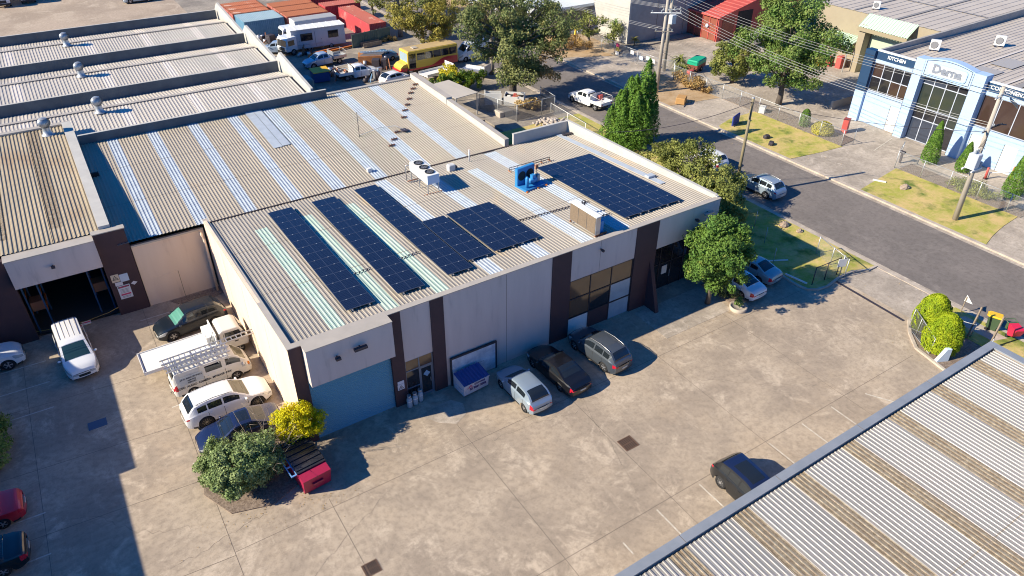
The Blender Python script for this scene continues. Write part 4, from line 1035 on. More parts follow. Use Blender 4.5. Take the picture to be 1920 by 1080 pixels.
def car(name, label, cat, x, y, deg, L, W, top, sh, whl, r, pm, ws, rw, sw, seams=(), tumble=.38, roofm=None, rim=M_rim, spokes=5, sunroof=None,
        rails=False, cover=None, clad=None, group=None, bed=None, nose=.9, tailr=.7, glass=M_glass, screen=None, lights=True, z=0.0, grille=True, tail_z=(.62, .92), head_t=.62):
    """ws/rw: (start,end) distance from the nose of windscreen / rear window; sw: side window intervals; top/sh profiles along the length"""
    t = thing(name, label, cat, (x, y, z), R(deg), group)
    S_ = sorted(set([round(v, 3) for v in list(np.arange(0, L + .001, .085)) + [0.02, 0.05, L - .02, L - .05, L] + [q + e for q in seams for e in (-.012, .012)] + [ws[0], ws[1], rw[0], rw[1]] + [q for a in sw for q in a]]))
    S_ = np.array([v for v in S_ if 0 <= v <= L])
    T = sm(S_, top); SH = sm(S_, sh); SH = np.minimum(SH, T - .02)
    hw = W / 2
    def wd(s):
        f = 1.0
        if s < nose: f -= .30 * ((nose - s) / nose) ** 2.4
        if s > L - tailr: f -= .20 * ((s - (L - tailr)) / tailr) ** 2.4
        return hw * f
    Rr = r + .07
    rings = []
    nL, nU, nT = 6, 5, 6
    for i, s in enumerate(S_):
        w = wd(s); zb = .20 + (.10 * max(0, (.35 - s) / .35)) + .14 * max(0, (s - L + .4) / .4)
        for c in whl:
            if abs(s - c) < Rr: zb = max(zb, r * .98 + math.sqrt(Rr * Rr - (s - c) ** 2) * .98)
        zs = SH[i]; zt = T[i]; zb = min(zb, zs - .05)
        P = []
        for j in range(nL + 1):
            u = j / nL; zz = zb + (zs - zb) * u; ab = (zz - .2) / max(.1, zs - .2)
            P.append((w * (.93 + .07 * math.sin(math.pi * min(1, ab * .62 + .22)) if True else w), zz))
        drop = min(.055, (zt - zs) * .6); ze = zt - drop
        w0 = P[-1][0]
        for j in range(1, nU + 1):
            u = j / nU; zz = zs + (ze - zs) * u; P.append((w0 - .012 - tumble * (zz - zs) - .02 * u, zz))
        w1 = P[-1][0]
        for j in range(1, nT + 1):
            u = j / nT; yy = w1 * (1 - u); P.append((yy, zt - drop * (yy / w1) ** 3.0))
        rings.append(P)
    n = len(rings[0])
    parts = {}
    def mbp(k):
        if k not in parts: parts[k] = MB()
        return parts[k]
    def V3(i, j, sg): p = rings[i][j]; return (L / 2 - S_[i], sg * p[0], p[1])
    def quad(key, m, a, b, c, d, flip): mbp(key).add([a, b, c, d], [(0, 1, 2, 3) if not flip else (3, 2, 1, 0)], m, True)
    inn = lambda v, a: a[0] <= v <= a[1]
    for i in range(len(S_) - 1):
        s = (S_[i] + S_[i + 1]) / 2; gh = (T[i] + T[i + 1]) / 2 - (SH[i] + SH[i + 1]) / 2
        for j in range(n - 1):
            reg = 'L' if j < nL else ('U' if j < nL + nU else 'T')
            zc = (rings[i][j][1] + rings[i][j + 1][1] + rings[i + 1][j][1] + rings[i + 1][j + 1][1]) / 4
            key, m = 'body', pm
            if reg == 'T' and roofm is not None and ws[1] < s < rw[0]: key, m = 'roof', roofm
            if reg == 'T' and j > nL + nU:
                if inn(s, ws): key, m = 'windscreen', (screen or glass)
                elif inn(s, rw): key, m = 'rear_window', glass
            if reg == 'T' and sunroof and inn(s, sunroof) and j > nL + nU + 1: key, m = 'sunroof', M_glass
            if reg == 'U' and gh > .12:
                u = (j - nL + .5) / nU
                if .1 < u < .9:
                    for q in sw:
                        if inn(s, q): key, m = 'side_window', glass
            if reg == 'L' and j < 1 and (clad or True): m = clad if clad else (M_trim if zc < .3 else pm)
            if reg == 'L' and clad and any(abs(s - c) < Rr + .06 for c in whl) and j < 2: m = clad
            if any(abs(s - q) < .013 for q in seams) and reg == 'L': m = M_trim
            if lights and reg == 'L' and j >= nL - 2 and .04 < s < head_t: key, m = 'headlight', M_head
            if lights and reg == 'L' and s > L - .26 and tail_z[0] < zc < tail_z[1]: key, m = 'tail_light', M_tail
            for sg in (1, -1):
                kk = key + ('+' if sg > 0 else '-') if key in ('headlight', 'tail_light', 'side_window') else key
                if key == 'side_window': kk += str([inn(s, q) for q in sw].index(True))
                quad(kk, m, V3(i, j, sg), V3(i + 1, j, sg), V3(i + 1, j + 1, sg), V3(i, j + 1, sg), sg > 0)
    # end caps
    for end in (0, len(S_) - 1):
        fl = end == 0; zt = T[end]
        for j in range(nL + nU):
            for c in range(8):
                def pt(jj, cc):
                    yy, zz = rings[end][jj]; f = 1 - 2 * cc / 8
                    bx = (1 if fl else -1) * .07 * (1 - f * f)
                    return (L / 2 - S_[end] + bx, yy * f, zz)
                zc = (rings[end][j][1] + rings[end][j + 1][1]) / 2; f = abs(1 - 2 * (c + .5) / 8)
                key, m = 'body', pm
                if fl and grille and j in (2, 3, 4) and f < .6: key, m = 'grille', M_trim
                if fl and lights and j >= nL - 2 and f > .6: key, m = 'headlight' + ('+' if c < 4 else '-'), M_head
                if not fl and lights and tail_z[0] < zc < tail_z[1] and f > .7: key, m = 'tail_light' + ('+' if c < 4 else '-'), M_tail
                if j == 0: m = M_trim if key == 'body' else m
                quad(key, m, pt(j, c), pt(j, c + 1), pt(j + 1, c + 1), pt(j + 1, c), fl is False)
        P = [V3(end, j, 1) for j in range(nL + nU, n)] + [V3(end, j, -1) for j in range(n - 2, nL + nU - 1, -1)]
        mbp('body').add(P, [tuple(range(len(P))) if fl else tuple(range(len(P) - 1, -1, -1))], pm)
    b = parts.pop('body')
    # dark underbody inside the arches
    b.box(-L / 2 + .35, L / 2 - .35, -hw + .26, hw - .26, .2, min(SH.min(), .62), M_trim)
    body = b.build("body", t)
    for k, v in parts.items():
        nm = k.rstrip('0123456789').rstrip('+-'); v.build(nm, t)
    add_wheels(t, [L / 2 - c for c in whl], hw - .01, r, rim, .22, spokes)
    xs_ = L / 2 - ws[0] - .15; zi = np.interp(ws[0] + .15, S_, SH)
    for sg in (-1, 1):
        mb = MB(); mb.ball((xs_ - .12, sg * (hw + .09), zi + .06), .1, pm, 10, (.8, 1.1, .75)); mb.build("mirror", t)
    for q in seams[1:]:
        for sg in (-1, 1):
            mb = MB(); zz = np.interp(q, S_, SH) - .12; mb.box(L / 2 - q + .08, L / 2 - q + .26, sg * (hw - .012) - .015, sg * (hw - .012) + .015, zz, zz + .03, pm if not clad else M_steel); mb.build("door_handle", t)
    mb = MB(); mb.box(-L / 2 - .085, -L / 2 - .06, -.22, .22, .55 if tail_z[0] > .5 else .5, .66, M_plate); mb.build("number_plate", t)
    if rails:
        for sg in (-1, 1):
            a0, a1 = ws[1] + .1, rw[0] - .1; zc = lambda q: np.interp(q, S_, T)
            yy = sg * (rings[int(len(S_) / 2)][nL + nU][0] - .03)
            mb = MB(); mb.tube([(L / 2 - a0, yy, zc(a0) - .02), (L / 2 - a0 - .1, yy, zc(a0) + .035), (L / 2 - (a0 + a1) / 2, yy, zc((a0 + a1) / 2) + .04), (L / 2 - a1 + .1, yy, zc(a1) + .035), (L / 2 - a1, yy, zc(a1) - .02)], .018, M_rim if rails is True else rails, 6)
            mb.build("roof_rail", t)
    return t
SUV = dict(top=[(0, .66), (.12, .80), (.4, .94), (1.25, 1.08), (2.0, 1.60), (2.4, 1.68), (3.4, 1.67), (4.15, 1.58), (4.45, 1.18), (4.62, 1.0), (4.68, .72)], sh=[(0, .60), (.5, .88), (1.2, 1.0), (4.2, 1.08), (4.68, .9)])
SED = dict(top=[(0, .58), (.12, .68), (.5, .80), (1.35, .94), (2.15, 1.38), (2.6, 1.44), (3.2, 1.42), (4.1, 1.06), (4.7, 1.02), (4.85, .72)], sh=[(0, .54), (.6, .76), (1.4, .88), (4.0, .95), (4.85, .86)])
HAT = dict(top=[(0, .60), (.12, .72), (.4, .83), (1.0, .97), (1.75, 1.45), (2.2, 1.52), (3.1, 1.49), (3.7, 1.38), (4.05, .98), (4.2, .70)], sh=[(0, .56), (.5, .78), (1.1, .92), (3.9, 1.0), (4.2, .86)])
def scale(p, k, kz=1.0): return [(a * k, b * kz) for a, b in p]
P_silver = paint("silver_blue_paint", (.34, .42, .50), .45)
P_brown = paint("black_brown_paint", (.008, .008, .01), .1)
P_grey = paint("slate_grey_paint", (.085, .10, .12), .4)
P_whitec = paint("white_car_paint", (.74, .74, .75), 0.0)
P_pale = paint("pale_green_silver_paint", (.30, .40, .42), .4)
P_navy = paint("navy_paint", (.015, .025, .075), .3)
P_dark = paint("charcoal_paint", (.012, .02, .032), .3)
P_black = paint("black_car_paint", (.006, .008, .011), .1)
P_red = paint("bright_red_paint", (.50, .012, .03), 0.1)
P_blue = paint("pale_blue_car_paint", (.40, .50, .62), .3)
P_aged = paint("aged_cream_white_paint", (.62, .60, .55), 0, .5, .1)
car("hatchback", "silver-blue hatchback parked nose-in, leftmost of the three at the taupe wall", "car", 11.75, -3.2, 91, 4.2, 1.76, HAT['top'], HAT['sh'], (.85, 3.4), .31, P_silver, (1.05, 1.72), (3.25, 3.95), ((1.55, 2.4), (2.5, 3.35)), (1.15, 2.45, 3.3), tumble=.36, tail_z=(.6, .98))
car("sedan", "black-brown sedan parked nose-in between the silver hatchback and the grey car", "car", 14.65, -2.85, 93, 4.9, 1.86, SED['top'], SED['sh'], (.95, 3.75), .33, P_brown, (1.35, 2.15), (3.15, 3.95), ((1.85, 2.62), (2.72, 3.5)), (1.45, 2.67, 3.6))
car("wagon", "slate grey four-wheel-drive wagon with roof rails parked right of the black-brown sedan", "car", 18.1, -2.75, 95, 4.65, 1.88, SUV['top'], SUV['sh'], (.9, 3.7), .36, P_grey, (1.2, 1.95), (4.05, 4.45), ((1.75, 2.6), (2.7, 3.4), (3.48, 4.0)), (1.4, 2.65, 3.5), rails=True, tail_z=(.78, 1.0))
car("sedan", "white sedan half hidden under the round green tree by the entry", "car", 31.95, -2.0, 92, 4.55, 1.78, scale(SED['top'], .938), scale(SED['sh'], .938), (.9, 3.5), .32, P_whitec, (1.3, 2.0), (2.95, 3.75), ((1.75, 2.45), (2.55, 3.2)), (1.4, 2.5, 3.4))
car("sedan", "pale green-silver sedan beside the white one, next to the grass", "car", 34.5, -1.3, 96, 4.5, 1.74, scale(SED['top'], .928), scale(SED['sh'], .928), (.85, 3.45), .31, P_pale, (1.25, 1.95), (2.9, 3.7), ((1.7, 2.4), (2.5, 3.15)), (1.35, 2.45, 3.3))
car("wagon", "silver-grey seven-seat wagon with roof rails parked on the road by the kerb", "car", 46.3, 8.15, 92, 4.7, 1.82, SUV['top'], SUV['sh'], (.9, 3.65), .36, P_silver, (1.2, 1.95), (4.05, 4.45), ((1.75, 2.6), (2.7, 3.4), (3.48, 4.0)), (1.4, 2.65, 3.5), rails=True, tail_z=(.8, 1.05), z=-.11)
car("wagon", "white car mostly hidden behind the olive shrub on the road", "car", 46.4, 15.2, 90, 4.5, 1.8, scale(SUV['top'], .96), scale(SUV['sh'], .96), (.9, 3.55), .35, P_whitec, (1.2, 1.9), (3.9, 4.25), ((1.7, 2.5), (2.6, 3.3)), (1.4, 2.55), z=-.11)
car("wagon", "black wagon with glass roof and silver wheels beside the foreground roof edge", "car", 17.5, -16.45, -93, 4.7, 1.9, SUV['top'], SUV['sh'], (.95, 3.75), .37, P_black, (1.2, 1.95), (4.05, 4.45), ((1.75, 2.6), (2.7, 3.4), (3.48, 4.0)), (1.4, 2.65, 3.5), roofm=P_navy, sunroof=(2.1, 3.5), tail_z=(.82, 1.05), spokes=10)
car("wagon", "large white wagon with black roof rails parked nose to the sunlit side wall", "car", -4.0, 5.45, 2, 5.05, 1.98, scale(SUV['top'], 1.08, 1.02), scale(SUV['sh'], 1.08, 1.02), (.98, 4.0), .4, P_whitec, (1.3, 2.1), (4.4, 4.82), ((1.9, 2.8), (2.9, 3.7), (3.78, 4.3)), (1.5, 2.85, 3.75), rails=M_trim, tail_z=(.85, 1.08), rim=M_rimd, spokes=10, screen=M_glassg)
car("sedan", "navy blue sedan with a sunroof, its tail behind the shrubs", "car", -4.0, 2.75, 178, 4.7, 1.82, scale(SED['top'], .97), scale(SED['sh'], .97), (.92, 3.6), .33, P_navy, (1.3, 2.05), (3.05, 3.85), ((1.8, 2.55), (2.65, 3.3)), (1.4, 2.6), sunroof=(2.3, 2.95))
car("wagon", "charcoal wagon with a green sunshade in its windscreen beside the tray truck", "car", -3.95, 15.0, 186, 4.7, 1.86, SUV['top'], SUV['sh'], (.9, 3.7), .36, P_dark, (1.2, 1.95), (4.05, 4.45), ((1.75, 2.6), (2.7, 3.4), (3.48, 4.0)), (1.4, 2.65, 3.5), rails=M_trim, screen=mat("green_sunshade", (.09, .28, .22), .4, .1), tail_z=(.8, 1.0))
car("pickup", "white utility seen from its bonnet at the left edge of the shaded yard", "utility", -16.55, 17.3, 3, 5.2, 1.88, [(0, .74), (.12, .92), (.4, 1.04), (1.35, 1.16), (2.1, 1.68), (2.5, 1.78), (3.4, 1.76), (3.8, 1.2), (5.1, 1.18), (5.2, .8)], [(0, .7), (.5, .98), (1.3, 1.08), (3.6, 1.12), (5.2, 1.1)], (1.0, 4.05), .39, P_whitec, (1.3, 2.05), (3.45, 3.75), ((1.9, 2.7), (2.8, 3.35)), (1.5, 2.75, 3.5))
car("coupe", "bright red car nosed in from the left edge of the shaded yard", "car", -17.15, 3.55, 180, 4.6, 1.82, scale(SED['top'], .94, .95), scale(SED['sh'], .94, .98), (.9, 3.55), .33, P_red, (1.3, 2.0), (2.95, 3.7), ((1.75, 2.45), (2.55, 3.2)), (1.4, 2.5), tail_z=(.68, .9))
car("sedan", "black car below the red one at the left edge", "car", -17.25, .45, 178, 4.7, 1.84, scale(SED['top'], .97), scale(SED['sh'], .97), (.9, 3.6), .33, P_black, (1.3, 2.05), (3.05, 3.85), ((1.8, 2.55), (2.65, 3.3)), (1.4, 2.6))
# people mover
pm_ = car("people_mover", "white people mover with ribbed roof standing in the shaded court", "van", -11.05, 15.35, -86, 5.1, 1.92, [(0, .70), (.12, .92), (.35, 1.05), (.95, 1.22), (1.9, 1.84), (2.2, 1.92), (4.7, 1.90), (4.98, 1.75), (5.1, .9)], [(0, .66), (.4, .95), (1.0, 1.1), (4.9, 1.15), (5.1, .9)], (.95, 4.1), .34, P_whitec, (.95, 1.85), (4.85, 5.02), ((1.5, 2.4), (2.5, 3.5), (3.6, 4.6)), (1.4, 2.45, 3.55), tumble=.2, tail_z=(.9, 1.5), screen=mat("people_mover_screen", (.02, .05, .06), .05, spec=.8), head_t=.75)
mb = MB()
for k in range(5): mb.box(-2.2, .1, -.56 + k * .28 - .012, -.56 + k * .28 + .012, 1.905, 1.93, M_flash)
mb.build("roof_rib", pm_)
# lettered van
HI = dict(top=[(0, .72), (.08, 1.0), (.22, 1.15), (.85, 1.82), (1.15, 1.96), (4.45, 1.94), (4.62, 1.8), (4.7, .9)], sh=[(0, .68), (.25, 1.02), (.6, 1.15), (4.6, 1.2), (4.7, .9)])
vn = car("lettered_van", "aged white service van with black lettering and ladders on its roof", "van", -4.15, 8.55, 2, 4.75, 1.72, HI['top'], HI['sh'], (1.05, 3.7), .31, P_aged, (.25, .85), (4.5, 4.66), ((.62, 1.5), (1.75, 2.75)), (1.62, 2.9), tumble=.14, tail_z=(.75, 1.1), screen=M_glassg, nose=.45, tailr=.3, grille=False)
L2 = 4.75 / 2
def vtext(s_, size, x, z, **k): text(s_, size, M_text_k, vn, loc=(x, -.88, z), rot=(R(84), 0, 0), ext=.003, **k)
vtext("TV  VIDEO  AUDIO  CAMERA  M/WAVE  FAX", .20, -.75, .86, sx=.93, bold=.004)
mb = MB(); mb.box(-1.95, -.55, -.885, -.875, 1.0, 1.62, mat("pale_blue_panel", (.42, .46, .50), .5)); pbx = mb.build("side_panel", vn)
pbx.rotation_euler = (R(0), 0, 0); pbx.location = (0, .03, 0)
def vt2(s_, size, x, z, **k): text(s_, size, M_text_k, vn, loc=(x, -.865, z), rot=(R(90), 0, 0), ext=.003, **k)
vt2("J.P.G. ELECTRONICS", .145, -1.25, 1.47, bold=.003); vt2("SERVICE", .135, -1.25, 1.28, bold=.003); vt2("REPAIRS", .135, -1.25, 1.12, bold=.003)
vt2("J.P.G. 9312", .075, 1.42, 1.0) if False else None
mb = MB(); mb.box(L2 - .30, L2 - .12, -.80, -.76, .82, 1.02, M_ind); mb.build("indicator", vn)
mb = MB()
for xr_ in (-1.9, -.7, .5, 1.1): mb.box(xr_ - .03, xr_ + .03, -.82, .82, 2.02, 2.06, M_rim); mb.box(xr_ - .03, xr_ + .03, -.84, -.80, 1.75, 2.019, M_rim); mb.box(xr_ - .03, xr_ + .03, .80, .84, 1.75, 2.019, M_rim)
mb.build("roof_rack", vn)
def ladder(label, x, y, z, L, w, rz, n, m=M_rim, double=False):
    t = thing("ladder", label, "ladder", (x, y, z), R(rz))
    for sy in (-w / 2, w / 2): mb = MB(); mb.box(-L / 2, L / 2, sy - .022, sy + .022, 0, .08, m); mb.build("rail", t)
    for k in range(n): xx = -L / 2 + L * (k + .5) / n; mb = MB(); mb.box(xx - .025, xx + .025, -w / 2 + .022, w / 2 - .022, .02, .06, m); mb.build("rung", t)
    return t
ladder("longest aluminium ladder on the lettered van, sticking out over its bonnet toward the wall", -3.5, 9.2, 2.07, 6.4, .42, 2, 20)
ladder("middle aluminium extension ladder on the lettered van roof", -4.7, 8.7, 2.07, 3.9, .38, 2, 13)
ladder("near-side aluminium ladder on the lettered van roof, above the lettering", -4.7, 8.2, 2.07, 3.8, .40, 2, 13)
# tray truck
tt = thing("tray_truck", "white tray truck with an empty flat deck parked against the sunlit wall", "truck", (-4.2, 11.1, 0), R(1))
mb = MB(); mb.box(-3.5, 1.0, -1.08, 1.08, 1.02, 1.14, M_white); mb.box(-3.54, -3.5, -1.1, 1.1, .95, 1.22, M_white); mb.box(-3.5, 1.0, -1.12, -1.081, .98, 1.2, M_white); mb.box(-3.5, 1.0, 1.081, 1.12, .98, 1.2, M_white); mb.box(-3.35, 1.0, -1.06, -1.03, 1.141, 1.15, M_steel_d); mb.box(-3.4, -3.37, -1.03, 1.03, 1.141, 1.15, M_steel_d); mb.build("tray", tt)
mb = MB(); mb.box(1.001, 1.08, -1.0, 1.0, 1.0, 2.1, M_white); mb.box(.5, 1.0, -.5, 1.0, 1.15, 1.75, M_white); mb.build("headboard", tt)
mb = MB(); bar(mb, (.5, -.7, 1.2), (1.0, -.4, 2.0), .02, M_steel_d); bar(mb, (.5, -.2, 1.8), (1.0, -.7, 1.2), .02, M_steel_d); mb.build("tie_strap", tt)
mb = MB(); mb.box(-3.3, 2.3, -.42, -.30, .62, .9, M_steel_d); mb.box(-3.3, 2.3, .30, .42, .62, .9, M_steel_d); mb.build("chassis", tt)
cabp = [(1.25, .55), (2.95, .55), (3.02, .9), (2.95, 1.25), (2.62, 1.98), (2.4, 2.12), (1.45, 2.14), (1.25, 2.0)]
mb = MB(); mb.prism_y(cabp, -.86, .86, P_aged); cb = mb.build("cab", tt)
bv = cb.modifiers.new("b", 'BEVEL'); bv.width = .09; bv.segments = 3
for sy, nm in ((-.875, 'side_window'), (.875, 'side_window')):
    mb = MB(); mb.prism_y([(1.6, 1.3), (2.75, 1.3), (2.5, 1.9), (1.6, 1.93)], min(sy, sy * .975), max(sy, sy * .975), M_glass); mb.build(nm, tt)
mb = MB(); mb.add([(2.985, -.72, 1.3), (2.985, .72, 1.3), (2.68, .68, 1.95), (2.68, -.68, 1.95)], [(0, 1, 2, 3)], M_glass); mb.build("windscreen", tt)
mb = MB(); mb.box(2.1, 2.35, -.885, -.872, 1.05, 1.12, M_trim); mb.box(1.5, 1.52, -.88, -.868, .65, 1.9, M_trim); mb.build("door_seam", tt)
for sy in (-1, 1): mb = MB(); mb.box(2.7, 2.78, sy * 1.0 - .09, sy * 1.0 + .09, 1.4, 1.75, M_trim); mb.build("mirror", tt)
add_wheels(tt, [2.3, -1.9], .86, .36, M_steel, .24, 5)
# white ute on the road with load tray
def ute(label, x, y, deg, pm, z=0, traym=M_white, load=None, dual=False):
    t = car("tray_utility", label, "utility", x, y, deg, 3.55 if not dual else 3.9, 1.84, [(0, .72), (.12, .9), (.4, 1.0), (1.2, 1.12), (1.95, 1.66), (2.3, 1.76), (3.2, 1.74), (3.45, 1.3), (3.55 if not dual else 3.9, 1.1)], [(0, .68), (.5, .95), (1.2, 1.05), (3.9, 1.08)], (.95,), .37, pm, (1.2, 1.9), (3.3, 3.5), ((1.75, 2.5), (2.6, 3.2)), (1.4, 2.55), z=z, lights=True, tail_z=(9, 9.1))
    Lh = (3.55 if not dual else 3.9) / 2
    mb = MB(); x1 = -Lh - .05; x0 = x1 - 1.9
    mb.box(x0, x1, -.92, .92, .78, .86, traym)
    for a in ((x0, x1, -.95, -.921), (x0, x1, .921, .95)): mb.box(*a, .78, 1.15, traym)
    mb.box(x0 - .03, x0 - .001, -.95, .95, .78, 1.15, traym); mb.box(x1 + .001, x1 + .03, -.9, .9, .78, 1.7, traym)
    mb.build("tray", t)
    mb = MB()
    for xx in (x0 + .03, x1 - .03):
        for yy in (-.9, .9): bar(mb, (xx, yy, .86), (xx, yy, 1.72), .025, traym)
        bar(mb, (xx, -.9, 1.72), (xx, .9, 1.72), .025, traym)
    for yy in (-.9, .9): bar(mb, (x0 + .03, yy, 1.72 if yy < 0 else 1.5), (x1 - .03, yy, 1.72), .025, traym)
    mb.build("rack", t)
    mb = MB(); mb.box(x0 + .1, Lh - .6, -.4, .4, .45, .7, M_trim); mb.build("chassis", t)
    for sg in (-1, 1): mb = MB(); mb.box(x0 - .05, x0 - .031, sg * .8 - .1, sg * .8 + .1, .84, .98, M_tail); mb.build("tail_light", t)
    m1, m2 = wheel_mesh(.37, M_rim, .22, 5)
    for sg in (-1, 1):
        o = bpy.data.objects.new("wheel", m1); COL.objects.link(o); o.parent = t; o.location = ((x0 + x1) / 2 + .1, sg * .79, .37)
        p = bpy.data.objects.new("rim", m2); COL.objects.link(p); p.parent = o
    if load: load(t, x0, x1)
    return t
def redload(t, x0, x1): mb = MB(); mb.box(x1 - .45, x1 - .05, -.9, -.3, .87, 1.45, M_redp); mb.build("tool_box", t)
ute("white tray utility with a rack and red box parked on the road under tree shadow", 46.5, 35.9, 97, P_whitec, -.11, M_white, redload, True)
ute("pale blue tray utility with a black roof frame, behind the blue bin and tow truck", 24.2, 65.9, 186, P_blue, 0, M_steel, None, True)
# tow truck
def crane(t, x0, x1):
    mb = MB(); mb.tube([(x0 + .4, 0, .9), (x0 - .3, 0, 1.7), (x0 - 1.0, 0, 1.2)], .09, M_rustpipe); mb.tube([(x1 - .4, .4, .9), (x0 + .4, .4, 1.5)], .07, M_steel_d); mb.lathe([(.22, -.3), (.22, .3)], (x1 - .7, 0, 1.05), M_rustpipe, 12, 'y'); mb.build("winch", t)
ute("white tow truck with a cluttered winch deck beside the blue bin", 27.9, 58.6, -2, P_whitec, 0, M_white, crane)
# bus
bs = thing("bus", "old yellow bus with a red swoosh and dark windows parked in the back yard", "bus", (36.2, 57.15, 0), R(182))
P_yel = paint("bus_yellow", (.62, .43, .06), 0, .5, .2); P_busroof = mat("bus_roof_faded", (.50, .36, .16), .7, col2=(.42, .30, .15), scale=1)
mb = MB(); mb.prism_y([(-4.3, .55), (3.3, .55), (3.32, 2.9), (3.2, 3.02), (-4.2, 3.0), (-4.3, 2.9)], -1.2, 1.2, P_yel); bb = mb.build("body", bs); bv = bb.modifiers.new("b", 'BEVEL'); bv.width = .1; bv.segments = 3
mb = MB(); mb.prism_y([(3.25, .6), (4.35, .6), (4.35, 1.0), (3.9, 1.35), (3.28, 1.5)], -1.0, 1.0, P_yel); mb.build("bonnet", bs)
mb = MB(); mb.box(4.3, 4.5, -1.1, 1.1, .5, .75, P_red); mb.box(3.3, 4.3, -1.1, -1.001, .55, .95, P_red); mb.box(3.3, 4.3, 1.001, 1.1, .55, .95, P_red); mb.build("bumper", bs)
mb = MB(); mb.box(-4.15, 3.1, -1.08, 1.08, 3.021, 3.05, P_busroof); mb.box(1.3, 2.0, -.4, .4, 3.051, 3.15, M_flash); mb.build("roof", bs)
mb = MB(); mb.add([(3.335, -1.05, 1.65), (3.335, 1.05, 1.65), (3.325, 1.0, 2.75), (3.325, -1.0, 2.75)], [(0, 1, 2, 3)], M_glassW); mb.build("windscreen", bs)
for sy in (-1.21, 1.195):
    for k in range(5):
        x0 = -4.1 + k * 1.22
        mb = MB(); mb.box(x0, x0 + 1.15, sy, sy + .015, 1.75, 2.65, M_glassD); mb.build("side_window", bs)
mb = MB(); mb.box(2.15, 3.1, 1.195, 1.212, .75, 2.7, M_glassD); mb.box(2.6, 2.64, 1.213, 1.22, .75, 2.7, M_alum); mb.build("door", bs)
for sy in (-1.212, 1.2):
    mb = MB(); P = [(3.3, .56)] + [(3.3 - 7.5 * i / 20, .75 + (.85 / (1 + math.exp(-(i - 12) * .9))) - max(0, i - 15) * .02) for i in range(21)] + [(-4.25, .56)]
    mb.prism_y(P, sy, sy + .012, P_red); mb.build("swoosh", bs)
add_wheels(bs, [3.0, -2.2], 1.22, .45, M_steel, .28, 6)
# high white van
HV = [(0, .75), (.1, 1.05), (.8, 1.35), (1.5, 2.1), (1.8, 2.35), (5.4, 2.35), (5.55, 2.2), (5.6, 1.0)]
car("cargo_van", "white high-roofed cargo van nose-left behind the bus, under the big gum tree", "van", 43.9, 57.9, 184, 5.6, 1.98, HV, [(0, .7), (.4, 1.05), (1.1, 1.25), (5.5, 1.35), (5.6, 1.0)], (1.0, 4.3), .36, P_whitec, (.85, 1.5), (5.5, 5.58), ((1.3, 2.1),), (1.25, 2.2, 3.6), tumble=.1, tail_z=(.9, 1.4))
car("sedan", "blue car behind the yellow bus with only its roof showing", "car", 32.6, 63.5, 185, 4.4, 1.75, scale(SED['top'], .9), scale(SED['sh'], .9), (.85, 3.4), .31, paint("mid_blue_paint", (.05, .18, .36), .2), (1.2, 1.9), (2.8, 3.6), ((1.7, 2.3), (2.4, 3.0)), (1.3, 2.35))
car("wagon", "dark car in shade on the street behind the cluster of gum trees", "car", 46.8, 73.5, 90, 4.5, 1.8, scale(SUV['top'], .96), scale(SUV['sh'], .96), (.9, 3.55), .35, P_navy, (1.2, 1.9), (3.9, 4.25), ((1.7, 2.5), (2.6, 3.3)), (1.4, 2.55), z=-.11)
car("pickup", "silver pickup on the tan yard at the top of the picture", "utility", 10.4, 117.0, 182, 5.1, 1.85, [(0, .74), (.12, .92), (.4, 1.04), (1.35, 1.16), (2.1, 1.68), (2.5, 1.78), (3.4, 1.76), (3.8, 1.2), (5.0, 1.18), (5.1, .8)], [(0, .7), (.5, .98), (1.3, 1.08), (3.6, 1.12), (5.1, 1.1)], (1.0, 4.0), .39, P_silver, (1.3, 2.05), (3.45, 3.75), ((1.9, 2.7), (2.8, 3.35)), (1.5, 2.75, 3.5))
def hilly_truck(label, x, y, deg, boxm, L=7.5, box=True, cabm=None, h=3.2, ck=0):
    cabm = cabm or P_whitec
    t = thing("truck", label, "truck", (x, y, 0), R(deg))
    c = [(L / 2 - 1.9, .6), (L / 2, .6), (L / 2, 1.3), (L / 2 - .15, 2.2), (L / 2 - .35, 2.5), (L / 2 - 1.9, 2.5)]
    mb = MB(); mb.prism_y(c, -1.08, 1.08, cabm); o = mb.build("cab", t); bv = o.modifiers.new("b", 'BEVEL'); bv.width = .1; bv.segments = 3
    mb = MB(); mb.add([(L / 2 + .012, -.95, 1.35), (L / 2 + .012, .95, 1.35), (L / 2 - .13, .9, 2.2), (L / 2 - .13, -.9, 2.2)], [(0, 1, 2, 3)], M_glass); mb.build("windscreen", t)
    for sy in (-1, 1):
        mb = MB(); mb.box(L / 2 - 1.4, L / 2 - .35, sy * 1.09 - .008, sy * 1.09 + .008, 1.4, 2.1, M_glass); mb.build("side_window", t)
        mb = MB(); mb.box(L / 2 + .001, L / 2 + .03, sy * .8 - .18, sy * .8 + .18, .75, 1.0, M_head); mb.build("headlight", t)
    mb = MB(); mb.box(L / 2 + .001, L / 2 + .06, -1.05, 1.05, .4, .7, M_trim); mb.box(L / 2 + .002, L / 2 + .03, -.55, .55, .75, 1.2, M_trim); mb.build("grille", t)
    if box:
        mb = MB(); mb.box(-L / 2, L / 2 - 2.0, -1.2, 1.2, .9, h, boxm); b_ = mb.build("cargo_box", t)
        mb = MB(); mb.box(-L / 2 + .1, L / 2 - 2.1, -1.1, 1.1, h + .001, h + .03, mat("grey_box_roof", (.36, .36, .36), .6)); mb.build("roof", b_)
    mb = MB(); mb.box(-L / 2, L / 2 - 1.0, -.5, .5, .5, .89, M_trim); mb.build("chassis", t)
    add_wheels(t, [L / 2 - 1.1, -L / 2 + 1.5], 1.15, .45, M_steel, .3, 6)
    return t
hilly_truck("white box truck with a grey roof parked behind the white site cabin", 27.4, 78.2, 180, M_white, 8.4, True, P_whitec, 3.3)
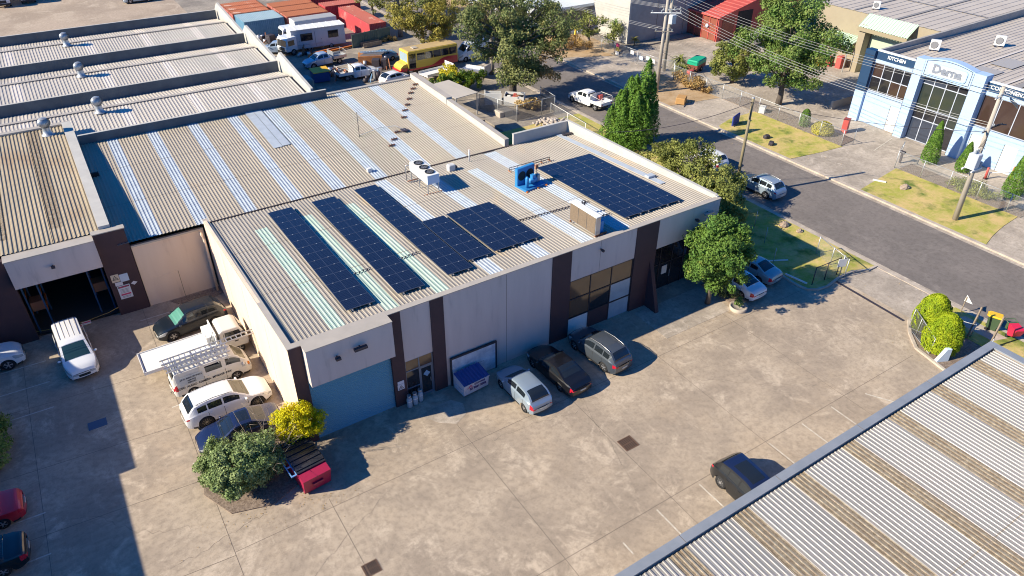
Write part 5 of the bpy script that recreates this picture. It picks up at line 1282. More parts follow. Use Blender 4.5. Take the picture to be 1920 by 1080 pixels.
hilly_truck("white cab truck with bare dark chassis in front of the box truck", 24.2, 75.3 - 1.5, 200, M_steel_d, 5.4, False, P_whitec)
hilly_truck("white truck front at the very top left corner, in shade", -9.8, 128.0, -90, M_white, 8.0)
hilly_truck("white truck front just right of the corner one at the top left, in shade", -6.0, 129.0, -90, M_white, 8.0)
tag(MB().box(-40, 0, -1.5, 18, 0, 6.5, M_taupe).build("far_shed", loc=(2, 134, 0)), "far shed whose shade falls on the trucks at the top left corner", "shed")
# site cabin
hc = thing("site_cabin", "white site cabin on wheels with ribbed white roof, two dark windows and a door", "cabin", (27.2, 74.0, 0), R(-3))
P_cab = mat("cabin_white", (.58, .60, .62), .6, col2=(.50, .52, .55), scale=.7)
mb = MB(); mb.box(-3.9, 3.9, -1.15, 1.15, .5, 3.15, P_cab); mb.build("wall", hc)
mb = MB(); corr(mb, -4.0, 4.0, [(-1.25, 3.16), (1.25, 3.2)], M_white, pitch=1.0, h=.03, top=.1); mb.box(-4.0, 4.0, -1.25, 1.25, 3.1, 3.155, M_white); mb.build("roof", hc)
for x0, x1 in ((-2.6, -.9), (1.4, 2.9)):
    mb = MB(); mb.box(x0, x1, -1.19, -1.151, 1.55, 2.55, M_alum); mb.box(x0 + .08, x1 - .08, -1.2, -1.191, 1.63, 2.47, M_glassD); mb.build("window", hc)
for x0 in (-.5, -3.7): mb = MB(); mb.box(x0, x0 + .95, -1.18, -1.151, .65, 2.65, P_cab); mb.box(x0 - .03, x0, -1.175, -1.151, .65, 2.68, M_joint); mb.box(x0 + .8, x0 + .86, -1.2, -1.18, 1.5, 1.6, M_trim); mb.build("door", hc)
add_wheels(hc, [1.7], 1.16, .36, M_steel, .22, 5)
mb = MB()
for x in (-3.6, -1.2, .4): bar(mb, (x, -1.5, 0), (x, -1.5, 1.1), .03, M_steel)
bar(mb, (-3.6, -1.5, 1.1), (.4, -1.5, 1.1), .03, M_steel); mb.build("railing", hc)

# ================================================================== vegetation
def leafmat(name, c1, c2, c3=None, sc=.6, isl=.28, tr=.22):
    c1, c2 = [tuple(min(.9, v * 1.2) for v in q) for q in (c1, c2)]; c3 = tuple(min(.9, v * 1.2) for v in c3) if c3 else None
    return mat(name, c1, .7, col2=c2, scale=sc, detail=4, lo=.42, hi=.58, col3=c3, scale3=1.4, lo3=.58, hi3=.66, island=isl, trans=tr, spec=.25)
L_gum = leafmat("gum_leaves", (.15, .16, .04), (.24, .22, .06), (.32, .27, .08), .35)
L_gum2 = leafmat("grey_gum_leaves", (.12, .15, .05), (.20, .21, .075), (.28, .25, .09), .4)
L_ygum = leafmat("golden_gum_leaves", (.24, .21, .04), (.33, .28, .06), (.14, .15, .035), .4)
L_green = leafmat("broad_green_leaves", (.075, .15, .028), (.12, .20, .035), (.22, .24, .05), .6)
L_plane = leafmat("bright_green_leaves", (.11, .185, .04), (.18, .24, .06), (.28, .28, .10), .35)
L_olive = leafmat("olive_leaves", (.16, .185, .045), (.25, .26, .07), (.11, .13, .035), .5)
L_cyp = leafmat("cypress_leaves", (.075, .155, .02), (.125, .225, .03), (.20, .29, .05), 1.5)
L_gold = leafmat("golden_cypress_leaves", (.20, .28, .01), (.32, .38, .015), (.14, .22, .01), 2.0, .2)
L_shrub = leafmat("glossy_shrub_leaves", (.15, .21, .075), (.26, .32, .13), (.09, .13, .045), 1.5)
L_yel = leafmat("yellow_shrub_leaves", (.50, .46, .008), (.60, .52, .01), (.22, .30, .015), 1.6, .2, .3)
L_dry = leafmat("dry_brown_leaves", (.26, .16, .06), (.36, .24, .09), (.14, .11, .04), 1.0)
L_dryg = leafmat("dry_grass_blades", (.38, .26, .10), (.46, .33, .15), (.22, .18, .07), 1.0)
L_ivy = leafmat("creeper_leaves", (.06, .12, .015), (.11, .17, .02), (.45, .38, .02), .5)
M_bark = mat("grey_bark", (.17, .14, .115), .9, col2=(.30, .26, .22), scale=2, detail=8, stretch=(3, 3, .6), bump=.6)
M_bark2 = mat("dark_bark", (.075, .06, .05), .9, col2=(.13, .105, .085), scale=2, stretch=(3, 3, .6), bump=.6)
M_twig = mat("bare_twig", (.30, .24, .19), .9)
def leaves_mesh(name, P, Nn, size, m, parent, aspect=.62, jit=.75):
    n = len(P)
    nd = Nn + RNG.normal(0, jit, (n, 3)); nd /= np.linalg.norm(nd, axis=1)[:, None] + 1e-9
    a = np.cross(nd, RNG.normal(0, 1, (n, 3))); a /= np.linalg.norm(a, axis=1)[:, None] + 1e-9
    b = np.cross(nd, a)
    s = (size * RNG.uniform(.6, 1.35, n))[:, None]
    V = np.empty((n, 4, 3)); V[:, 0] = P - a * s * .5; V[:, 1] = P + b * s * .5 * aspect + nd * s * .08; V[:, 2] = P + a * s * .5; V[:, 3] = P - b * s * .5 * aspect + nd * s * .08
    me = bpy.data.meshes.new(name)
    me.vertices.add(n * 4); me.vertices.foreach_set("co", V.reshape(-1).astype(np.float32))
    me.loops.add(n * 4); me.loops.foreach_set("vertex_index", np.arange(n * 4, dtype=np.int32))
    me.polygons.add(n); me.polygons.foreach_set("loop_start", np.arange(0, n * 4, 4, dtype=np.int32))
    try: me.polygons.foreach_set("loop_total", np.full(n, 4, dtype=np.int32))
    except Exception: pass
    me.materials.append(m); me.update(calc_edges=True)
    o = bpy.data.objects.new(name, me); COL.objects.link(o)
    if parent is not None: o.parent = parent
    return o
def clumps(ells, n, rmin, rmax, surf=.55):
    """clump centres near the surface of a union of ellipsoids (cx,cy,cz,rx,ry,rz)"""
    out = []; tot = sum(e[3] * e[4] for e in ells)
    for e in ells:
        k = max(3, int(n * e[3] * e[4] / tot))
        for _ in range(k):
            d = RNG.normal(0, 1, 3); d /= np.linalg.norm(d)
            q = RNG.uniform(surf, 1.0); rr_ = RNG.uniform(rmin, rmax)
            if RNG.uniform() < .22: q *= 1.16; rr_ *= .55
            out.append((e[0] + d[0] * e[3] * q, e[1] + d[1] * e[4] * q, e[2] + d[2] * e[5] * q, rr_))
    return out
def crown(parent, cl, nl, size, m, flat=.75, name="crown", centre=None, droop=0):
    Ps = []; Ns = []
    cs = np.array(cl); c0 = cs[:, :3].mean(0) if centre is None else np.array(centre)
    for (x, y, z, r) in cl:
        k = max(12, int(nl * (r / cs[:, 3].mean()) ** 2))
        d = RNG.normal(0, 1, (k, 3)); d /= np.linalg.norm(d, axis=1)[:, None]
        q = RNG.uniform(.25, 1, (k, 1)) ** .5
        lump = 1 + .25 * np.sin(d[:, :1] * 5 + x * 3) * np.cos(d[:, 1:2] * 5 + y * 3)
        p = d * q * r * lump; p[:, 2] *= flat
        if droop: p[:, 2] -= droop * RNG.uniform(0, 1, k) * (q[:, 0] ** 2) * r
        Ps.append(p + (x, y, z)); Ns.append(d * .8 + (np.array([x, y, z]) - c0) / (np.linalg.norm(np.array([x, y, z]) - c0) + .1) * .5 + (0, 0, .35))
    return leaves_mesh(name, np.concatenate(Ps), np.concatenate(Ns), size, m, parent)
def limbs(t, base_r, H, cl, m, nmax=16, lean=(0, 0), fork=.35, sub=True):
    mb = MB(); h0 = H * fork; rnd = random.Random(int(H * 100 + base_r * 1000))
    top = Vector((lean[0], lean[1], H * .72))
    pts = [Vector((0, 0, -.1)), Vector((lean[0] * .2 + .06, lean[1] * .2, h0 * .5)), Vector((lean[0] * .45, lean[1] * .45 + .08, h0)), Vector((lean[0] * .8, lean[1] * .8, H * .55)), top]
    mb.tube(pts, [base_r * 1.25, base_r, base_r * .82, base_r * .5, base_r * .18], m, 9)
    sel = sorted(cl, key=lambda c: rnd.random())[:nmax]
    for (x, y, z, r) in sel:
        f = rnd.uniform(.25, .75); s = pts[2].lerp(top, max(0, min(.95, (z - h0) / max(.1, H * .72 - h0) * .6 * f))) if z > h0 else pts[1].lerp(pts[2], .8)
        e = Vector((x, y, z)); mid = s.lerp(e, .5) + Vector((rnd.uniform(-.2, .2), rnd.uniform(-.2, .2), .12 * (e - s).length))
        r0 = base_r * rnd.uniform(.22, .4)
        mb.tube([s, mid, e], [r0, r0 * .6, r0 * .2], m, 6)
        if sub:
            for _ in range(2):
                q = e + Vector((rnd.uniform(-1, 1), rnd.uniform(-1, 1), rnd.uniform(0, .8))) * r * .8
                mb.tube([mid.lerp(e, .5), q], [r0 * .35, r0 * .1], m, 5)
    return mb.build("trunk", t)
def tree(name, label, cat, x, y, H, ells, nclump, rr_, nl, size, lm, bm, br, group=None, flat=.75, nmax=16, lean=(0, 0), fork=.35, surf=.55, droop=0, extra=None):
    t = thing(name, label, cat, (x, y, 0), 0, group)
    cl = clumps(ells, nclump, rr_[0], rr_[1], surf)
    crown(t, cl, nl, size, lm, flat, droop=droop)
    limbs(t, br, H, cl, bm, nmax, lean, fork)
    if extra: extra(t, cl)
    return t
# big gum beside the road
def deadpart(t, cl):
    c2 = clumps([(3.2, -2.6, 3.2, 1.5, 1.3, 1.3), (3.4, -1.8, 5.0, 1.2, 1.2, 1.0)], 14, .4, .8)
    crown(t, c2, 130, .2, L_dry, name="dead_foliage", droop=.8)
tree("gum_tree", "large spreading gum tree with some dead brown foliage standing beside the street", "tree", 39.9, 41.4, 12.5,
     [(-2.6, 1.0, 6.4, 2.8, 2.8, 2.4), (1.2, -1.2, 6.0, 3.6, 3.2, 3.0), (-1.2, 2.4, 9.4, 3.4, 3.2, 2.4), (3.4, 1.2, 9.0, 3.4, 3.2, 2.6), (.2, -1.8, 3.6, 3.0, 2.2, 1.4), (4.2, -2.2, 6.2, 2.2, 2.0, 1.8), (5.0, -2.6, 9.2, 2.2, 2.0, 1.8), (-4.2, 2.8, 8.2, 2.0, 1.8, 1.6)], 150, (.75, 1.35), 230, .25, L_gum2, M_bark2, .42, nmax=34, extra=deadpart, surf=.5)
t_ = tree("gum_tree", "sparser gum tree with bare pale limbs showing, just behind the large spreading one", "tree", 42.5, 50.5, 14,
     [(-.5, 0, 7.5, 3.2, 3.2, 2.2), (-2.0, 1, 10.5, 3.0, 3, 2.3), (3.0, .5, 9.5, 3.2, 3, 2.6)], 34, (.6, 1.2), 120, .25, L_gum, M_bark, .3, nmax=30, fork=.25)
# gum group behind the bus
tree("gum_tree", "golden-green gum tree hanging its crown over the roof of the yellow bus", "tree", 38.6, 62.6, 9.0, [(0, -2.5, 4.6, 3.4, 2.4, 1.6), (-2.6, -1.0, 6.0, 2.6, 2, 1.8), (2.6, -1.6, 5.6, 2.6, 2.2, 2.0)], 60, (.6, 1.15), 200, .24, L_ygum, M_bark2, .28, "gum trees clustered in the back yard", nmax=16)
tree("gum_tree", "gum tree left in the cluster, beside the end of the long red container", "tree", 40.0, 73.0, 11, [(-.3, 0, 6.0, 2.4, 2.4, 2.8), (.8, 0, 9, 2.2, 2.2, 2.2), (.2, -2.0, 3.4, 2.2, 1.8, 1.4)], 42, (.6, 1.2), 190, .26, L_gum, M_bark, .32, "gum trees clustered in the back yard", nmax=18)
tree("gum_tree", "dark green gum tree in the middle of the cluster, cut by the picture top", "tree", 43.0, 68.5, 12, [(0, 0, 7.2, 3.0, 3, 2.8), (1, 0, 10.5, 2.5, 2.5, 2.2)], 46, (.7, 1.3), 190, .27, L_gum2, M_bark2, .34, "gum trees clustered in the back yard", nmax=18)
tree("gum_tree", "yellowish gum tree farthest back in the cluster", "tree", 44.5, 84.0, 12, [(0, 0, 7.5, 3.6, 3.4, 3.0), (-4.5, 2, 7, 3, 3, 3)], 44, (.8, 1.5), 160, .32, L_ygum, M_bark, .3, "gum trees clustered in the back yard", nmax=12)
tree("gum_tree", "pale green gum tree left of the golden one, above the green fence", "tree", 38.2, 78.8, 9, [(0, 0, 5.2, 2.4, 2.4, 2.4), (-1, 3, 6.5, 2.2, 2.2, 2.0)], 32, (.6, 1.1), 180, .26, L_olive, M_bark, .25, "gum trees clustered in the back yard", nmax=10)
tree("gum_tree", "dark gum tree across the street at the top, behind the sparse one", "tree", 58.5, 78.0, 11, [(0, 0, 6.5, 4.5, 5, 3.2), (3, -6, 5.5, 3, 4, 2.6)], 50, (.8, 1.5), 140, .34, L_gum, M_bark2, .3, "gum trees by the grey factory", nmax=10)
tree("gum_tree", "low dry olive gum leaning over the dirt verge by the grey factory corner", "tree", 60.6, 53.0, 6, [(0, 0, 3.6, 2.6, 2.4, 1.5), (2.4, -2.0, 2.8, 1.8, 1.6, 1.2)], 26, (.5, 1.0), 120, .25, L_olive, M_bark, .2, "gum trees by the grey factory", nmax=14)
tree("dry_shrub", "sprawling dry brown shrub on the dirt verge left of the wire gates", "shrub", 58.2, 54.0, 2.5, [(0, 0, 1.2, 2.8, 3.4, .9)], 24, (.4, .8), 110, .22, L_dry, M_bark, .1, nmax=8)
# trees on the right
tree("shade_tree", "tall bright green tree with a broad crown in front of the beige factory", "tree", 66.0, 22.6, 12.5, [(0, .5, 4.8, 4.0, 4.2, 2.4), (.4, .6, 8.4, 4.2, 4.6, 2.8), (-1.2, 4.0, 6.0, 2.8, 2.8, 2.4), (1.4, -3.6, 7.8, 2.2, 2.4, 1.8), (.8, 1, 11.4, 3.2, 3.4, 2.2), (.6, -2.6, 4.6, 2.4, 2.4, 1.6)], 150, (.75, 1.3), 220, .26, L_plane, M_bark2, .34, nmax=26, fork=.2)
tree("round_tree", "rounded dark olive tree left of the tall bright green tree", "tree", 67.2, 31.2, 5.6, [(-.3, .3, 2.8, 3.0, 3.2, 2.4), (0, 0, 4.2, 2.5, 2.7, 1.7)], 80, (.5, .85), 200, .19, L_olive, M_bark2, .25, nmax=12, fork=.15)
# front tree
tree("round_tree", "dense round green tree hiding the corner of the warehouse entry", "tree", 28.6, -2.4, 7.0, [(.1, 0, 4.45, 2.3, 2.3, 1.95), (.25, .1, 5.6, 1.75, 1.75, 1.3), (0, -.2, 3.2, 2.1, 2.1, .9)], 150, (.42, .75), 260, .17, L_green, M_bark2, .17, nmax=16, fork=.25, surf=.6)
tree("olive_shrub", "wide olive-green drooping shrub-tree between the warehouse side wall and the road", "tree", 38.6, 9.8, 5.0, [(.9, 5.2, 2.2, 2.1, 2.2, 1.7), (1.2, 2.2, 3.3, 2.3, 2.3, 2.0), (.2, -.8, 3.0, 2.4, 2.4, 2.0), (-1.2, -3.6, 2.5, 2.2, 2.2, 1.8), (-2.0, -5.8, 1.9, 1.7, 1.6, 1.5), (1.6, -2.4, 2.2, 1.8, 1.8, 1.6)], 170, (.5, .95), 230, .19, L_olive, M_bark2, .22, nmax=20, fork=.12, droop=.35)
def conifer(name, label, x, y, H, Rm, lm, n, size, lobes=None, prof=None, group=None, cat="tree", z0=.15, lump=.22, tilt=0):
    t = thing(name, label, cat, (x, y, 0), 0, group)
    h = RNG.uniform(0, 1, n) ** .9; a = RNG.uniform(0, 2 * math.pi, n)
    pf = prof or (lambda u: (1 - u) ** .75 * (.55 + .45 * min(1, u * 5 + .4)))
    rad = np.array([pf(u) for u in h]) * Rm
    lum = 1 + lump * np.sin(a * 5 + h * 9) * np.cos(h * 21 + a * 2) + lump * .5 * np.sin(a * 11 + h * 33)
    q = 1 - RNG.uniform(0, 1, n) ** 2.5 * .45
    r = rad * lum * q
    P = np.stack([r * np.cos(a) + tilt * h * H, r * np.sin(a), z0 + h * H], 1)
    Nn = np.stack([np.cos(a), np.sin(a), np.full(n, .45)], 1)
    leaves_mesh("crown", P, Nn, size, lm, t, .5, .55)
    mb = MB(); mb.tube([(0, 0, -.1), (0, 0, H * .6)], [Rm * .12 + .05, .03], M_bark2, 7)
    mb.build("trunk", t)
    return t
t = thing("pine_tree", "tall upright bright green conifer with flame-like lobes beside the road", "tree", (42.3, 22.6, 0))
Ps, Ns = [], []
lob = [(.5, -.35, 0, 9.1, 1.75)] + [(x_ * .84 + e_ * .54, -x_ * .54 + e_ * .84, z_, h_, w_) for x_, e_, z_, h_, w_ in
    [(-.9, 0, .1, 7.3, 1.5), (-1.7, .2, .1, 5.8, 1.3), (-2.4, 0, .1, 4.2, 1.1), (1.5, 0, .2, 6.6, 1.35), (2.1, .1, .2, 4.6, 1.05), (-.2, -1.2, .1, 6.2, 1.35), (.9, -1.2, .2, 5.2, 1.2), (-1.3, -1.2, .1, 4.6, 1.15), (0, 1.2, .1, 6.6, 1.35), (1.1, 1.2, .2, 5.4, 1.2), (-1.2, 1.2, .1, 5.0, 1.2), (.4, -.9, 3.0, 4.6, .95), (1.3, -.4, 3.0, 4.9, .85), (-.4, -.5, 3.0, 4.7, .9), (-1.4, -.5, 2.2, 4.0, .85)]]
for (cx, cy, z_, h_, w_) in lob:
    k = int(2000 * h_ * w_ / 6); u = RNG.uniform(0, 1, k); a = RNG.uniform(0, 2 * math.pi, k)
    r = w_ * (1 - u) ** .62 * np.minimum(1, .55 + u * 2) * (1 + .24 * np.sin(a * 4 + u * 16 + cx * 5)) * (1 - RNG.uniform(0, 1, k) ** 3 * .5)
    Ps.append(np.stack([cx + r * np.cos(a) + .07 * (u * h_ + z_), cy + r * np.sin(a) - .04 * (u * h_), .2 + z_ + u * h_], 1)); Ns.append(np.stack([np.cos(a), np.sin(a), np.full(k, .6)], 1))
leaves_mesh("crown", np.concatenate(Ps), np.concatenate(Ns), .2, L_cyp, t, .5, .6)
MB().tube([(0, 0, -.1), (0, 0, 6)], [.25, .06], M_bark2, 8).build("trunk", t)
dome = lambda u: math.sqrt(max(0, 1 - u ** 2.6)) * (.86 + .14 * min(1, u * 4))
conifer("golden_cypress", "front of the two rounded golden-green clipped cypresses by the gate", 38.0, -14.6, 2.75, 1.25, L_gold, 15000, .11, prof=dome, group="clipped golden cypresses by the gate", cat="shrub", lump=.05)
conifer("golden_cypress", "rear of the two rounded golden-green clipped cypresses, nearer the driveway", 39.3, -13.0, 2.85, 1.2, L_gold, 15000, .11, prof=dome, group="clipped golden cypresses by the gate", cat="shrub", lump=.05)
spire = lambda u: (1 - u) ** .7 * (.8 + .2 * min(1, u * 6)) + .04
conifer("cypress", "leftmost slim green cypress inside the wire fence before the showroom doors", 65.8, 3.2, 4.3, .95, L_cyp, 9000, .13, prof=spire, group="slim cypresses before the showroom", lump=.06, tilt=0)
conifer("cypress", "middle slim green cypress, behind the pole transformer", 66.6, .2, 3.0, .8, L_cyp, 6000, .13, prof=spire, group="slim cypresses before the showroom", lump=.06)
conifer("cypress", "rightmost slim green cypress at the edge of the picture", 65.0, -5.4, 4.6, 1.0, L_cyp, 9000, .13, prof=spire, group="slim cypresses before the showroom", lump=.06)
conifer("small_cypress", "small dark green clipped cone behind the yellow bush in the showroom garden", 62.9, 16.4, 1.9, .62, L_cyp, 3000, .11, prof=dome, cat="shrub", lump=.06)
conifer("golden_bush", "low round yellow bush behind the wire fence near the red box", 62.8, 13.9, 1.25, 1.25, leafmat("golden_bush_leaves", (.36, .32, .05), (.44, .40, .08), None, 2, .2), 5000, .12, prof=dome, cat="shrub", lump=.05)
tree("garden_shrub", "low yellow-green spreading shrub behind the fence to the right of the transformer pole", "shrub", 62.9, -2.6, 1.3, [(0, 0, .5, 1.0, 2.4, .55)], 26, (.35, .6), 140, .14, L_olive, M_bark2, .05, nmax=5)
tree("hedge", "dark creeper-covered hedge with bright yellow top beside the buff roof", "hedge", 35.6, 47.3, 2.4, [(-2.0, .6, 1.2, 1.4, .9, 1.2), (-.6, .2, 1.2, 1.4, .9, 1.2), (.9, -.2, 1.2, 1.4, .9, 1.2), (2.2, -.7, 1.2, 1.4, .9, 1.2)], 60, (.4, .6), 190, .17, L_ivy, M_bark2, .06, nmax=8, fork=.1)
tree("creeper_mound", "bright yellow creeper mound on top of the hedge beside the flat trays", "shrub", 36.0, 50.0, 2.0, [(0, 0, 1.3, 1.2, 2.2, .9)], 26, (.35, .6), 190, .17, leafmat("yellow_creeper_leaves", (.40, .36, .02), (.50, .42, .03), (.2, .24, .02), .8, .2), M_bark2, .06, nmax=5)
tree("garden_shrub", "large glossy grey-green shrub in the bed beside the dark red skip", "shrub", -4.6, -1.0, 3.2, [(0, 0, 1.6, 2.05, 1.75, 1.4), (-1.0, 1.1, 1.2, 1.3, 1.1, 1.1)], 150, (.32, .55), 230, .13, L_shrub, M_bark2, .09, nmax=10, fork=.1, surf=.7)
tree("yellow_shrub", "bright yellow-green feathery shrub at the corner of the blue roller door", "shrub", -1.2, .35, 3.4, [(-.8, -.5, 2.2, .85, .7, .7), (.4, -1.0, 2.2, .8, .7, .7), (-.1, -.6, 2.9, .85, .7, .5), (-.3, -.9, 1.9, .9, .5, .5)], 84, (.28, .5), 260, .10, L_yel, M_bark2, .07, nmax=10, fork=.12, surf=.6)
tw = thing("bare_shrub", "leafless twiggy grey-brown shrub between the glossy shrub and the yellow one", "shrub", (-2.95, -.35, 0))
mb = MB(); rnd = random.Random(5)
for _ in range(40):
    a = rnd.uniform(0, 6.28); L_ = rnd.uniform(1.2, 2.3); p = Vector((0, 0, 0)); pts = [p.copy()]
    d = Vector((math.cos(a) * .55, math.sin(a) * .55, 1.1)).normalized()
    for i in range(5):
        d = (d + Vector((rnd.uniform(-.3, .3), rnd.uniform(-.3, .3), rnd.uniform(-.1, .1)))).normalized(); p = p + d * L_ * .36; pts.append(p.copy())
        if i > 1:
            e = p + Vector((rnd.uniform(-1, 1), rnd.uniform(-1, 1), rnd.uniform(-.2, .8))).normalized() * rnd.uniform(.25, .55); mb.tube([p, e], [.009, .004], M_twig, 4)
    mb.tube(pts, [.022, .018, .014, .011, .009, .005], M_twig, 5)
mb.build("branches", tw)
tree("hedge_bush", "green rounded bush on the left edge of the shaded yard", "shrub", -16.25, 8.5, 1.9, [(0, 1.6, .9, 1.1, 1.6, .9), (0, -.7, .9, 1.2, 1.7, 1.0)], 44, (.35, .55), 170, .14, L_plane, M_bark2, .07, nmax=6)
tree("entry_shrub", "dark low shrub in the bed below the round green tree", "shrub", 30.5, -2.4, 1.0, [(0, 0, .5, .6, 1.1, .45)], 16, (.25, .4), 130, .11, L_gum2, M_bark2, .04, nmax=4)
tree("dry_shrub", "dry straw-coloured tussock inside the dark mesh fence", "shrub", 40.0, 37.6, 1.3, [(0, 0, .6, 1.5, 1.2, .6)], 16, (.35, .6), 120, .2, L_dryg, M_bark, .05, nmax=3)
tree("dry_shrub", "dry brown scrub along the wire fence on the dirt verge", "shrub", 61.5, 32.5, 1.6, [(0, 0, .7, 1.1, 3.6, .7)], 26, (.35, .7), 110, .2, L_dry, M_bark, .05, nmax=5)
tree("dry_shrub", "dry grass clump at the foot of the green fence in the back yard", "shrub", 37.5, 71.8, 1.0, [(0, 0, .3, 1.8, .5, .4)], 12, (.3, .5), 110, .2, L_dryg, M_bark, .04, nmax=3)
def palm(label, x, y, H, nf, Lf, lm, z=0):
    t = thing("palm_plant", label, "plant", (x, y, z))
    MB().tube([(0, 0, 0), (.05, 0, H)], [.12, .09], M_bark, 8).build("trunk", t)
    mb = MB(); rnd = random.Random(int(x * 10))
    for k in range(nf):
        a = rnd.uniform(0, 6.28); e = rnd.uniform(-.3, 1.2); V = []; F = []
        for i in range(6):
            u = i / 5; rr2 = Lf * u; zz = H + Lf * (math.sin(e) * u - .75 * u * u); c = Vector((math.cos(a) * rr2 * math.cos(e * .5), math.sin(a) * rr2 * math.cos(e * .5), zz)); w = .07 * (1 - u * .85); sd = Vector((-math.sin(a), math.cos(a), 0)) * w
            V += [tuple(c - sd), tuple(c + sd)]
        mb.add(V, [(2 * i, 2 * i + 1, 2 * i + 3, 2 * i + 2) for i in range(5)], lm)
    mb.build("frond", t)
palm("spiky palm-like plant at the foot of the grey factory corner", 65.6, 53.2, 3.0, 70, 1.7, L_plane)
palm("small spiky plant just right of the factory palm", 67.4, 50.6, 1.0, 40, 1.0, L_ygum)
palm("wide spiky yucca clump behind the wire fence by the green-covered trailer", 65.6, 39.2, 1.2, 90, 1.9, L_olive)
palm("second spiky yucca clump, nearer the road, by the green-covered trailer", 64.2, 37.2, .8, 80, 1.7, L_olive)

# ================================================================== solar arrays
M_solar = solar_mat()
M_pframe = mat("panel_frame", (.12, .14, .19), .35, .6)
PW, PH = 1.74, 1.08
pb = MB(); pb.box(-PW / 2 + .02, PW / 2 - .02, -PH / 2 + .02, PH / 2 - .02, 0, .032, M_solar)
pb.box(-PW / 2, PW / 2, -PH / 2, -PH / 2 + .0195, 0, .036, M_pframe); pb.box(-PW / 2, PW / 2, PH / 2 - .0195, PH / 2, 0, .036, M_pframe)
pb.box(-PW / 2, -PW / 2 + .0195, -PH / 2 + .02, PH / 2 - .02, 0, .036, M_pframe); pb.box(PW / 2 - .0195, PW / 2, -PH / 2 + .02, PH / 2 - .02, 0, .036, M_pframe)
pb.box(-.012, .012, -PH / 2 + .02, PH / 2 - .02, .0325, .0345, M_pframe)
for sx in (-.45, .45): pb.box(sx - .035, sx + .035, PH / 2 - .05, PH / 2 + .02, .036, .05, M_steel)
po = pb.build("solar_panel"); pmesh = po.data; bpy.data.objects.remove(po)
slope = -math.atan(1.1 / 18.2)
def array(label, x0, y0, ncol, nrow, skew=0.0):
    z0 = zA(y0) + .2
    t = bpy.data.objects.new("solar_array", None); COL.objects.link(t); t.location = (x0, y0, z0); t.rotation_euler = (slope, 0, R(skew)); tag(t, label, "solar panels", "solar arrays on the warehouse roof")
    for c in range(ncol):
        for r_ in range(nrow):
            o = bpy.data.objects.new("solar_panel", pmesh); COL.objects.link(o); o.parent = t; o.location = (PW / 2 + c * (PW + .03), PH / 2 + r_ * (PH + .015), 0)
    Ly = nrow * (PH + .015); Wx = ncol * (PW + .03)
    for c in range(ncol):
        for f in (.35, PW - .35):
            mb = MB(); xx = c * (PW + .03) + f; mb.box(xx - .025, xx + .025, -.12, Ly + .1, -.06, -.005, M_rim)
            n = 0
            for k in range(int(Ly / 1.6) + 1): mb.box(xx - .03, xx + .03, .1 + k * 1.6, .2 + k * 1.6, -.16, -.061, M_rim)
            mb.build("mounting_rail", t)
array("longest single row of dark blue solar panels, leftmost on the tan roof", 2.93, 1.6, 1, 14, -.6)
array("second single row of dark blue solar panels from the left, between two green skylights", 6.08, 1.55, 1, 14, -.9)
array("third long row of dark blue solar panels, with a short row joined to its right", 9.48, 1.75, 1, 14, -.9)
array("short row of six dark blue solar panels tight against the third long row", 11.33, 2.6, 1, 6, -.9)
array("squarish block of dark blue solar panels two wide and six deep in mid roof", 13.35, 2.65, 2, 6, -.6)
array("largest rectangular block of dark blue solar panels, three wide, at the right of the roof", 23.1, 1.5, 3, 10, -1.2)
# ================================================================== roof equipment
def onA(x, y, dz=0.06): return (x, y, zA(y) + dz)
ac = thing("condenser", "long white condenser on legs with three round black fans, beside the dark gutter", "air conditioner", onA(14.6, 14.8), R(0))
mb = MB(); mb.box(-.5, .5, -1.5, 1.5, .85, 1.55, M_white); mb.box(-.51, .51, 1.5, 1.52, .9, 1.5, M_steel); mb.box(-.49, .49, -1.52, -1.5, .85, 1.5, mat("side_blue_white", (.55, .62, .72), .5)); o = mb.build("casing", ac)
for k in (-1, 0, 1):
    mb = MB(); mb.lathe([(.34, 1.551), (.36, 1.62), (.30, 1.62), (.29, 1.56)], (0, k * .92, 0), M_black, 20); mb.lathe([(.29, 1.565), (.12, 1.57), (.001, 1.6)], (0, k * .92, 0), mat("fan_grey", (.10, .10, .11), .5), 20)
    for q in range(5): a = q * 1.257; mb.box(math.cos(a) * .1 - .02, math.cos(a) * .1 + .02, k * .92 + math.sin(a) * .25 - .02, k * .92 + math.sin(a) * .25 + .02, 1.60, 1.625, M_steel)
    mb.build("fan", o)
for sx in (-.45, .45):
    for sy in (-1.4, 0, 1.4): mb = MB(); mb.box(sx - .03, sx + .03, sy - .03, sy + .03, 0, .85, M_steel); mb.build("leg", ac)
mb = MB(); mb.tube([(-.5, 1.5, 1.2), (-.75, 1.6, 1.3), (-.8, 1.6, .9), (-.75, 1.6, 0)], .04, M_rim)
for sy in (-1.4, 1.4): mb.box(-.8, .8, sy - .05, sy + .05, 0, .05, M_rustpipe)
mb.build("pipework", ac)
bl = thing("compressor", "bright blue compressor rack with two fans on the tan roof", "compressor", onA(21.1, 10.1), R(8))
M_bl = mat("bright_blue_paint", (.03, .22, .50), .45)
mb = MB(); mb.box(-.95, 1.1, -.65, -.55, 0, .14, M_bl); mb.box(-.95, 1.1, .55, .65, 0, .14, M_bl); mb.box(-.95, -.85, -.55, .55, 0, .14, M_bl); mb.box(-.85, 1.1, -.5, .5, .1, .13, M_bl); mb.build("base_frame", bl)
mb = MB(); mb.box(-.95, .75, .35, .62, .141, 1.5, M_bl); o = mb.build("cooler", bl)
for sx in (-.5, .3): mb = MB(); mb.lathe([(.001, -.02), (.32, -.02), (.36, 0), (.38, 0)], (sx, .345, .85), M_black, 18, 'y'); mb.build("fan", o)
